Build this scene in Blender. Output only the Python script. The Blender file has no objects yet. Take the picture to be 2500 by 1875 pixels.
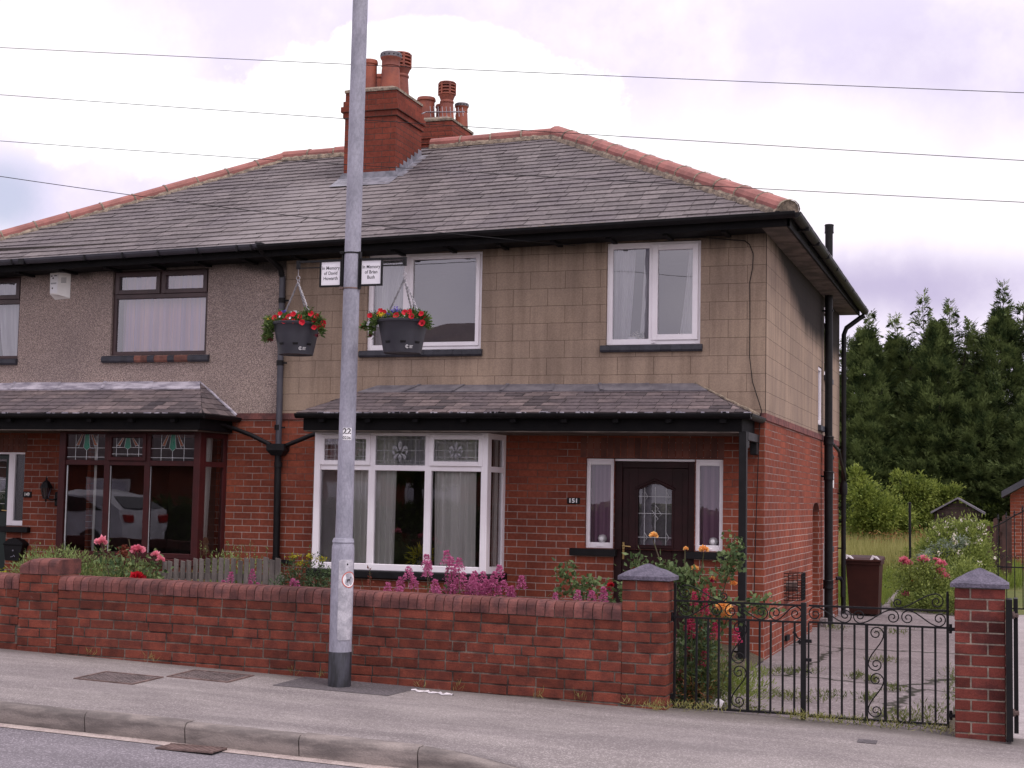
import bpy, bmesh, math, random
import numpy as np
from mathutils import Vector, Matrix
PI=math.pi
R=math.radians
rnd=random.Random(7)
NR=np.random.RandomState(11)
S=bpy.context.scene
COL=S.collection

# ---------------------------------------------------------------- camera
cd=bpy.data.cameras.new('camera'); cam=bpy.data.objects.new('camera',cd); COL.objects.link(cam)
cd.sensor_width=36; cd.lens=52.53; cd.clip_start=.1; cd.clip_end=3000
_x=Vector((0.94821259,0.31707128,0.01893915)); _y=Vector((0.00655484,-0.07914535,0.99684154)); _f=Vector((-0.31756876,0.94509355,0.07712497))
m=Matrix((( _x.x,_y.x,-_f.x,2.4502),(_x.y,_y.y,-_f.y,-15.5945),(_x.z,_y.z,-_f.z,1.4695),(0,0,0,1)))
cam.matrix_world=m
S.camera=cam

# ---------------------------------------------------------------- world
w=bpy.data.worlds.new('World'); S.world=w; w.use_nodes=True
nt=w.node_tree; nt.nodes.clear()
def N(t,typ,**k):
    n=t.nodes.new(typ)
    for a,b in k.items(): setattr(n,a,b)
    return n
def mth(t,op,a,b=None,c=None,clamp=False):
    n=N(t,'ShaderNodeMath',operation=op,use_clamp=clamp)
    for i,v in enumerate((a,b,c)):
        if v is None: continue
        if isinstance(v,(int,float)): n.inputs[i].default_value=v
        else: t.links.new(v,n.inputs[i])
    return n.outputs[0]
def mixc(t,f,a,b,blend='MIX'):
    n=N(t,'ShaderNodeMix',data_type='RGBA',blend_type=blend)
    for s,v in ((n.inputs[0],f),(n.inputs[6],a),(n.inputs[7],b)):
        if isinstance(v,(int,float)): s.default_value=v
        elif isinstance(v,(tuple,list)): s.default_value=(v[0],v[1],v[2],1)
        else: t.links.new(v,s)
    return n.outputs[2]
def mapr(t,v,a,b,c=0.,d=1.,smooth=True):
    n=N(t,'ShaderNodeMapRange'); n.interpolation_type='SMOOTHSTEP' if smooth else 'LINEAR'
    t.links.new(v,n.inputs[0])
    for i,q in enumerate((a,b,c,d)): n.inputs[i+1].default_value=q
    return n.outputs[0]
def noise(t,vec,scale,detail=4,rough=.55,dist=0.,dim='3D'):
    n=N(t,'ShaderNodeTexNoise',noise_dimensions=dim)
    if vec is not None: t.links.new(vec,n.inputs['Vector'])
    n.inputs['Scale'].default_value=scale; n.inputs['Detail'].default_value=detail
    n.inputs['Roughness'].default_value=rough; n.inputs['Distortion'].default_value=dist
    return n.outputs[0],n.outputs[1]
SUN_EL,SUN_AZ=52,-60       # azimuth from +Y towards +X, degrees
sky=N(nt,'ShaderNodeTexSky'); sky.sky_type='NISHITA'; sky.sun_disc=False
sky.sun_elevation=R(SUN_EL); sky.sun_rotation=R(SUN_AZ); sky.dust_density=3
bg1=N(nt,'ShaderNodeBackground'); bg1.inputs[1].default_value=.12
nt.links.new(sky.outputs[0],bg1.inputs[0])
tc=N(nt,'ShaderNodeTexCoord'); sp=N(nt,'ShaderNodeSeparateXYZ'); nt.links.new(tc.outputs['Generated'],sp.inputs[0])
az=mth(nt,'DEGREES',mth(nt,'ARCTAN2',sp.outputs[0],sp.outputs[1]))
el=mth(nt,'DEGREES',mth(nt,'ARCSINE',sp.outputs[2]))
n1,_=noise(nt,tc.outputs['Generated'],9,6,.6)
n2,_=noise(nt,tc.outputs['Generated'],26,5,.6)
n3,_=noise(nt,tc.outputs['Generated'],3.2,4,.5)
wob=mth(nt,'ADD',mth(nt,'MULTIPLY',mth(nt,'SUBTRACT',n1,.5),1.5),mth(nt,'MULTIPLY',mth(nt,'SUBTRACT',n2,.5),1.5))
def blob(ca,ce,ra,re,e0,e1,wf=.55):
    a=mth(nt,'DIVIDE',mth(nt,'SUBTRACT',az,ca),ra); e=mth(nt,'DIVIDE',mth(nt,'SUBTRACT',el,ce),re)
    d=mth(nt,'SQRT',mth(nt,'ADD',mth(nt,'MULTIPLY',a,a),mth(nt,'MULTIPLY',e,e)))
    d=mth(nt,'ADD',d,mth(nt,'MULTIPLY',wob,wf))
    return mapr(nt,d,e0,e1,1,0)
cum=mth(nt,'MAXIMUM',blob(-22.2,14.9,7.5,2.65,.84,1.0,.7),blob(-30.2,13.4,6.8,2.0,.80,1.05))
cum=mth(nt,'MAXIMUM',cum,blob(-21.6,16.6,3.6,1.6,.8,1.0))
soft=mth(nt,'MAXIMUM',blob(-9,12.6,7.5,2.6,.3,1.5),blob(1,11.2,5,2.2,.3,1.5))
soft=mth(nt,'MAXIMUM',soft,blob(-37,15.5,4,3,.3,1.4))
dark=mth(nt,'MAXIMUM',blob(-4.5,8.2,7.5,1.5,.1,1.6),mth(nt,'MULTIPLY',blob(-28,10.6,6,1.5,.1,1.6),.42))
dark=mth(nt,'MAXIMUM',dark,mth(nt,'MULTIPLY',blob(-3,16,5,2,.1,1.8),.35))
base=mixc(nt,mapr(nt,n1,.36,.64),(.80,.725,.91),(.97,.89,.99))
c=mixc(nt,mth(nt,'MULTIPLY',dark,.85),base,(.46,.40,.60))
c=mixc(nt,mth(nt,'MULTIPLY',soft,.8),c,(1.03,.97,1.0))
c=mixc(nt,cum,c,(1.12,1.10,1.12))
# sky behind the photographer, and overhead, made brighter to light the fronts
back=mapr(nt,sp.outputs[1],-.15,-.6,0,1)
c=mixc(nt,mth(nt,'MULTIPLY',back,.85),c,mixc(nt,mapr(nt,n3,.38,.62),(.80,.75,.86),(1.18,1.10,1.16)))
zen=mapr(nt,el,28,60,0,1)
c=mixc(nt,zen,c,(1.22,1.12,1.18))
bg2=N(nt,'ShaderNodeBackground'); nt.links.new(c,bg2.inputs[0]); bg2.inputs[1].default_value=1.0
clear=mth(nt,'MULTIPLY',blob(-37.8,10.6,1.6,1.3,.2,1.5),.5)
cover=mth(nt,'SUBTRACT',.97,clear)
mx=N(nt,'ShaderNodeMixShader'); nt.links.new(cover,mx.inputs[0]); nt.links.new(bg1.outputs[0],mx.inputs[1]); nt.links.new(bg2.outputs[0],mx.inputs[2])
wo=N(nt,'ShaderNodeOutputWorld'); nt.links.new(mx.outputs[0],wo.inputs[0])
# ---------------------------------------------------------------- sun
sd=bpy.data.lights.new('sun','SUN'); sd.energy=1.35; sd.angle=R(14); sd.color=(1,.95,.90)
so=bpy.data.objects.new('sun',sd); COL.objects.link(so)
_a,_e=R(118),R(56)   # soft brightness of the veiled sun, high to the right of the photographer
sdir=Vector((math.sin(_a)*math.cos(_e),math.cos(_a)*math.cos(_e),math.sin(_e)))
so.rotation_euler=sdir.to_track_quat('Z','Y').to_euler()
sky.sun_elevation=_e; sky.sun_rotation=_a
S.view_settings.view_transform='Standard'; S.view_settings.look='None'; S.view_settings.exposure=.25; S.view_settings.gamma=1
S.view_settings.use_curve_mapping=False
try:
    S.cycles.max_bounces=6; S.cycles.transparent_max_bounces=12; S.cycles.diffuse_bounces=3
except Exception: pass

# ---------------------------------------------------------------- materials
def sr(r,g,b,k=1.):
    f=lambda v:(v/255/12.92 if v/255<=.04045 else ((v/255+.055)/1.055)**2.4)*k
    return (f(r),f(g),f(b))
def newmat(name):
    m=bpy.data.materials.new(name); m.use_nodes=True; t=m.node_tree; t.nodes.clear()
    o=N(t,'ShaderNodeOutputMaterial'); b=N(t,'ShaderNodeBsdfPrincipled'); t.links.new(b.outputs[0],o.inputs[0])
    return m,t,b,o
def pos(t): return N(t,'ShaderNodeNewGeometry').outputs['Position']
def vscale(t,v,s):
    n=N(t,'ShaderNodeMapping'); t.links.new(v,n.inputs[0]); n.inputs['Scale'].default_value=s; return n.outputs[0]
def bump(t,b,h,strength,dist=.01):
    n=N(t,'ShaderNodeBump'); n.inputs['Strength'].default_value=strength; n.inputs['Distance'].default_value=dist
    t.links.new(h,n.inputs['Height']); t.links.new(n.outputs[0],b.inputs['Normal']); return n
def M(name,c1,c2=None,scale=6,rough=.7,bmp=0,bscale=None,metal=0,island=0,fine=0,fscale=90,spec=.5,stretch=None,salt=0):
    """painted / plain surface: two tones mixed by noise, optional per-piece tone, fine speckle and bump"""
    m,t,b,o=newmat(name); c2=c2 or tuple(x*.72 for x in c1)
    p=pos(t)
    if stretch: p=vscale(t,p,stretch)
    n,_=noise(t,p,scale,5,.6)
    c=mixc(t,mapr(t,n,.35,.65),c1,c2)
    if island:
        g=N(t,'ShaderNodeNewGeometry').outputs['Random Per Island']
        c=mixc(t,1.,c,mixc(t,g,(1-island,)*3,(1+island,)*3),'MULTIPLY')
    if fine:
        f,_=noise(t,p,fscale,3,.7)
        c=mixc(t,1.,c,mixc(t,mapr(t,f,.3,.7),(1-fine,)*3,(1+fine,)*3),'MULTIPLY')
    if salt:
        sn,_=noise(t,p,11,5,.7,.4); c=mixc(t,mth(t,'MULTIPLY',mapr(t,sn,.64,.74),salt),c,(.40,.32,.29))
        dn,_=noise(t,p,1.1,5,.65); c=mixc(t,mth(t,'MULTIPLY',mapr(t,dn,.52,.72),.38),c,(.045,.026,.022))
    t.links.new(c,b.inputs['Base Color']); b.inputs['Metallic'].default_value=metal; b.inputs['Specular IOR Level'].default_value=spec
    r=mth(t,'ADD',mth(t,'MULTIPLY',mth(t,'SUBTRACT',n,.5),.25),rough); t.links.new(r,b.inputs['Roughness'])
    if bmp:
        h,_=noise(t,pos(t),bscale or scale*6,4,.6); bump(t,b,h,bmp,.01)
    return m
def leafmat(name,c1,c2,trans=.35,rough=.6,ns=1.7,nw=.4):
    m,t,b,o=newmat(name)
    g=N(t,'ShaderNodeNewGeometry').outputs['Random Per Island']
    n,_=noise(t,pos(t),ns,3,.5)
    f=mth(t,'ADD',mth(t,'MULTIPLY',g,1-nw),mth(t,'MULTIPLY',mapr(t,n,.38,.62),nw))
    c=mixc(t,f,c1,c2); t.links.new(c,b.inputs['Base Color']); b.inputs['Roughness'].default_value=rough
    b.inputs['Specular IOR Level'].default_value=.3
    tr=N(t,'ShaderNodeBsdfTranslucent'); t.links.new(c,tr.inputs[0])
    x=N(t,'ShaderNodeMixShader'); x.inputs[0].default_value=trans
    t.links.new(b.outputs[0],x.inputs[1]); t.links.new(tr.outputs[0],x.inputs[2]); t.links.new(x.outputs[0],o.inputs[0])
    return m
def brickmat(name,ca,cb,mortar1,mortar2,bw=.225,rh=.0765,ms=.0045,z0=1.95,dirt=.35,bmp=.5,light_mortar_below=None):
    m,t,b,o=newmat(name)
    p=pos(t); s=N(t,'ShaderNodeSeparateXYZ'); t.links.new(p,s.inputs[0])
    n0,_=noise(t,p,2.3,2,.5)
    u=mth(t,'ADD',s.outputs[0],s.outputs[1]); v=mth(t,'SUBTRACT',mth(t,'ADD',s.outputs[2],mth(t,'MULTIPLY',mth(t,'SUBTRACT',n0,.5),.008)),z0)
    cb_=N(t,'ShaderNodeCombineXYZ'); t.links.new(u,cb_.inputs[0]); t.links.new(v,cb_.inputs[1])
    bt=N(t,'ShaderNodeTexBrick'); t.links.new(cb_.outputs[0],bt.inputs['Vector'])
    bt.inputs['Color1'].default_value=(*ca,1); bt.inputs['Color2'].default_value=(*cb,1)
    bt.inputs['Scale'].default_value=1; bt.inputs['Mortar Size'].default_value=ms; bt.inputs['Mortar Smooth'].default_value=.15
    bt.inputs['Bias'].default_value=0; bt.inputs['Brick Width'].default_value=bw; bt.inputs['Row Height'].default_value=rh
    n,_=noise(t,p,1.3,4,.6); n2,_=noise(t,p,30,3,.6)
    mort=mixc(t,mapr(t,n,.38,.6),mortar1,mortar2)
    if light_mortar_below is not None:   # repointed, paler joints below this height
        mort=mixc(t,mapr(t,mth(t,'ADD',s.outputs[2],mth(t,'MULTIPLY',n,.5)),light_mortar_below+.1,light_mortar_below+.5),mortar1,mort)
    t.links.new(mort,bt.inputs['Mortar'])
    c=mixc(t,1.,bt.outputs[0],mixc(t,mapr(t,n,.3,.7),(1-dirt,1-dirt*1.05,1-dirt),(1.12,1.1,1.08)),'MULTIPLY')
    c=mixc(t,1.,c,mixc(t,mapr(t,n2,.3,.7),(.86,.86,.86),(1.12,1.12,1.12)),'MULTIPLY')
    t.links.new(c,b.inputs['Base Color']); b.inputs['Roughness'].default_value=.9; b.inputs['Specular IOR Level'].default_value=.12
    h=mth(t,'ADD',mth(t,'SUBTRACT',1,bt.outputs[1]),mth(t,'MULTIPLY',n2,.25)); bump(t,b,h,bmp,.006)
    return m
def slatemat(name,c1,c2,c3,stain=False):
    m,t,b,o=newmat(name)
    g=N(t,'ShaderNodeNewGeometry').outputs['Random Per Island']; p=pos(t)
    n,_=noise(t,p,1.1,4,.6); n2,_=noise(t,p,22,5,.7)
    c=mixc(t,mapr(t,g,.0,1.,0,1,False),c1,c2); c=mixc(t,mapr(t,n,.4,.68),c,c3)
    c=mixc(t,1.,c,mixc(t,mapr(t,n2,.3,.7),(.72,.72,.72),(1.22,1.22,1.22)),'MULTIPLY')
    if stain:   # pale run-off below the lead flashing of the stack
        s=N(t,'ShaderNodeSeparateXYZ'); t.links.new(p,s.inputs[0])
        ex=mth(t,'ADD',s.outputs[0],mth(t,'MULTIPLY',n,1.6))
        f=mth(t,'MULTIPLY',mapr(t,ex,-6.1,-5.2),mapr(t,ex,-3.7,-4.5))
        f=mth(t,'MULTIPLY',f,mapr(t,s.outputs[1],2.1,1.6))
        c=mixc(t,mth(t,'MULTIPLY',f,.55),c,(.27,.24,.245))
    t.links.new(c,b.inputs['Base Color']); b.inputs['Roughness'].default_value=.72; b.inputs['Specular IOR Level'].default_value=.35
    bump(t,b,n2,.35,.006)
    return m
def rendermat(name,c1,c2,cj):
    """ashlar-lined cement render"""
    m,t,b,o=newmat(name); p=pos(t); s=N(t,'ShaderNodeSeparateXYZ'); t.links.new(p,s.inputs[0])
    u=mth(t,'ADD',s.outputs[0],s.outputs[1]); v=mth(t,'SUBTRACT',s.outputs[2],2.643)
    n0,_=noise(t,p,5,2,.5); v=mth(t,'ADD',v,mth(t,'MULTIPLY',mth(t,'SUBTRACT',n0,.5),.010))
    cb_=N(t,'ShaderNodeCombineXYZ'); t.links.new(u,cb_.inputs[0]); t.links.new(v,cb_.inputs[1])
    bt=N(t,'ShaderNodeTexBrick'); t.links.new(cb_.outputs[0],bt.inputs['Vector'])
    bt.inputs['Color1'].default_value=(*c1,1); bt.inputs['Color2'].default_value=(*c2,1); bt.inputs['Mortar'].default_value=(*cj,1)
    bt.inputs['Scale'].default_value=1; bt.inputs['Mortar Size'].default_value=.0030; bt.inputs['Mortar Smooth'].default_value=.5
    bt.inputs['Brick Width'].default_value=.40; bt.inputs['Row Height'].default_value=.1915
    n,_=noise(t,p,1.1,5,.6); n2,_=noise(t,p,75,3,.7); n3,_=noise(t,vscale(t,p,(7,7,.6)),1,4,.6)
    c=mixc(t,1.,bt.outputs[0],mixc(t,mapr(t,n,.3,.7),(.82,.81,.82),(1.10,1.08,1.05)),'MULTIPLY')
    c=mixc(t,1.,c,mixc(t,mapr(t,n2,.3,.7),(.88,.88,.88),(1.1,1.1,1.1)),'MULTIPLY')
    c=mixc(t,1.,c,mixc(t,mapr(t,n3,.35,.7),(1.05,1.05,1.05),(.80,.79,.79)),'MULTIPLY')
    # darkens towards the eaves; soot stain reaches lower along the side wall
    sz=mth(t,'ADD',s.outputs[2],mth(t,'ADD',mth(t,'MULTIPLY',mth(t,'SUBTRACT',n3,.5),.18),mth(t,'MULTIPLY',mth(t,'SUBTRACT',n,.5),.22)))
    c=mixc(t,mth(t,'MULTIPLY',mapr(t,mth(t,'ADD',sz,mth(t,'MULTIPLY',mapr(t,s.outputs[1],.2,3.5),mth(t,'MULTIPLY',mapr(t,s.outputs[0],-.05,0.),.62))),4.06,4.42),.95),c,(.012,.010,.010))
    t.links.new(c,b.inputs['Base Color']); b.inputs['Roughness'].default_value=.9; b.inputs['Specular IOR Level'].default_value=.2
    bump(t,b,mth(t,'ADD',mth(t,'SUBTRACT',1,bt.outputs[1]),mth(t,'MULTIPLY',n2,.3)),.35,.004)
    return m
def pebblemat(name):
    m,t,b,o=newmat(name); p=pos(t)
    vo=N(t,'ShaderNodeTexVoronoi'); t.links.new(p,vo.inputs['Vector']); vo.inputs['Scale'].default_value=120
    hs=N(t,'ShaderNodeSeparateColor'); t.links.new(vo.outputs['Color'],hs.inputs[0])
    n,_=noise(t,p,.9,4,.6); n2,_=noise(t,p,40,3,.7)
    c=mixc(t,mapr(t,hs.outputs[0],.15,.95,0,1,False),(.30,.235,.21),(.62,.49,.44))
    c=mixc(t,1.,c,mixc(t,mapr(t,n,.3,.7),(.82,.82,.84),(1.1,1.08,1.06)),'MULTIPLY')
    c=mixc(t,mapr(t,vo.outputs['Distance'],.35,.75),c,(.18,.135,.13))
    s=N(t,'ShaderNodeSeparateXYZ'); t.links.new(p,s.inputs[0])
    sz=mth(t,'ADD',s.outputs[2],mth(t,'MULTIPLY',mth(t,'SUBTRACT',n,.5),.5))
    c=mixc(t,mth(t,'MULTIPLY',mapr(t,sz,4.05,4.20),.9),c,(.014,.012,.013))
    t.links.new(c,b.inputs['Base Color']); b.inputs['Roughness'].default_value=.9
    bump(t,b,mth(t,'SUBTRACT',1,vo.outputs['Distance']),.8,.008)
    return m
def groundmat(name,c1,c2,speck,bs=160,bmp=.4,patch=.5,crack=None,dirt=False):
    m,t,b,o=newmat(name); p=pos(t)
    n,_=noise(t,p,.8,5,.6); n2,_=noise(t,p,bs,2,.8); n3,_=noise(t,vscale(t,p,(.5,3,1)),1.3,4,.6)
    vo=N(t,'ShaderNodeTexVoronoi'); t.links.new(p,vo.inputs['Vector']); vo.inputs['Scale'].default_value=bs*.55
    hs=N(t,'ShaderNodeSeparateColor'); t.links.new(vo.outputs['Color'],hs.inputs[0])
    c=mixc(t,mth(t,'MULTIPLY',mapr(t,n,.3,.7),patch),c1,c2)
    c=mixc(t,mapr(t,hs.outputs[0],.55,1.),c,speck)
    c=mixc(t,1.,c,mixc(t,mapr(t,n2,.3,.7),(.78,.78,.78),(1.2,1.2,1.2)),'MULTIPLY')
    c=mixc(t,1.,c,mixc(t,mapr(t,n3,.3,.7),(.88,.88,.88),(1.07,1.07,1.07)),'MULTIPLY')
    if dirt:
        s_=N(t,'ShaderNodeSeparateXYZ'); t.links.new(p,s_.inputs[0])
        c=mixc(t,mth(t,'MULTIPLY',mapr(t,mth(t,'ADD',s_.outputs[1],mth(t,'MULTIPLY',mth(t,'SUBTRACT',n,.5),.5)),-5.0,-4.66),.55),c,(.10,.085,.075))
        vg=N(t,'ShaderNodeTexVoronoi'); t.links.new(p,vg.inputs['Vector']); vg.inputs['Scale'].default_value=2.1
        c=mixc(t,mth(t,'MULTIPLY',mapr(t,vg.outputs['Distance'],.050,.035),.45),c,(.13,.11,.115))
        ng,_=noise(t,vscale(t,p,(.35,1.3,1)),1.6,5,.65)
        c=mixc(t,1.,c,mixc(t,mapr(t,ng,.38,.62),(.84,.83,.84),(1.08,1.08,1.07)),'MULTIPLY')
    if crack:
        vc=N(t,'ShaderNodeTexVoronoi'); vc.feature='DISTANCE_TO_EDGE'
        pw,pc=noise(t,p,3,3,.6); mm=N(t,'ShaderNodeVectorMath',operation='SCALE'); t.links.new(pc,mm.inputs[0]); mm.inputs[3].default_value=.35
        va=N(t,'ShaderNodeVectorMath'); t.links.new(p,va.inputs[0]); t.links.new(mm.outputs[0],va.inputs[1]); t.links.new(va.outputs[0],vc.inputs['Vector'])
        vc.inputs['Scale'].default_value=crack
        c=mixc(t,mapr(t,vc.outputs['Distance'],.004,.014),(.03,.028,.02),c)
    t.links.new(c,b.inputs['Base Color']); b.inputs['Roughness'].default_value=.88; b.inputs['Specular IOR Level'].default_value=.25
    bump(t,b,mth(t,'ADD',n2,hs.outputs[1]),bmp,.004)
    return m
def glassmat(name,refl,tint=(.85,.87,.86),rough=0.0):
    m,t,b,o=newmat(name); t.nodes.remove(b)
    g=N(t,'ShaderNodeBsdfGlossy'); g.inputs['Roughness'].default_value=rough; g.inputs[0].default_value=(.97,.95,1,1)
    tr=N(t,'ShaderNodeBsdfTransparent'); tr.inputs[0].default_value=(*tint,1)
    fr=N(t,'ShaderNodeFresnel'); fr.inputs[0].default_value=1.45
    f=mth(t,'ADD',mth(t,'MULTIPLY',fr.outputs[0],1.0),refl,clamp=True)
    n,_=noise(t,pos(t),1.6,2,.4); bn=N(t,'ShaderNodeBump'); bn.inputs['Strength'].default_value=.03; bn.inputs['Distance'].default_value=.05
    t.links.new(n,bn.inputs['Height']); t.links.new(bn.outputs[0],g.inputs['Normal'])
    x=N(t,'ShaderNodeMixShader'); t.links.new(f,x.inputs[0]); t.links.new(tr.outputs[0],x.inputs[1]); t.links.new(g.outputs[0],x.inputs[2])
    t.links.new(x.outputs[0],o.inputs[0]); return m
def clothmat(name,c1,c2,alpha=1.,scale=9):
    m,t,b,o=newmat(name); p=pos(t)
    n,_=noise(t,vscale(t,p,(14,14,.3)),1,3,.5)
    c=mixc(t,mapr(t,n,.35,.65),c1,c2); t.links.new(c,b.inputs['Base Color']); b.inputs['Roughness'].default_value=.9
    tl=N(t,'ShaderNodeBsdfTranslucent'); t.links.new(c,tl.inputs[0])
    x=N(t,'ShaderNodeMixShader'); x.inputs[0].default_value=.3; t.links.new(b.outputs[0],x.inputs[1]); t.links.new(tl.outputs[0],x.inputs[2])
    out=x
    if alpha<1:
        tp=N(t,'ShaderNodeBsdfTransparent'); y=N(t,'ShaderNodeMixShader'); y.inputs[0].default_value=alpha
        t.links.new(tp.outputs[0],y.inputs[1]); t.links.new(x.outputs[0],y.inputs[2]); out=y
    t.links.new(out.outputs[0],o.inputs[0]); return m

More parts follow.
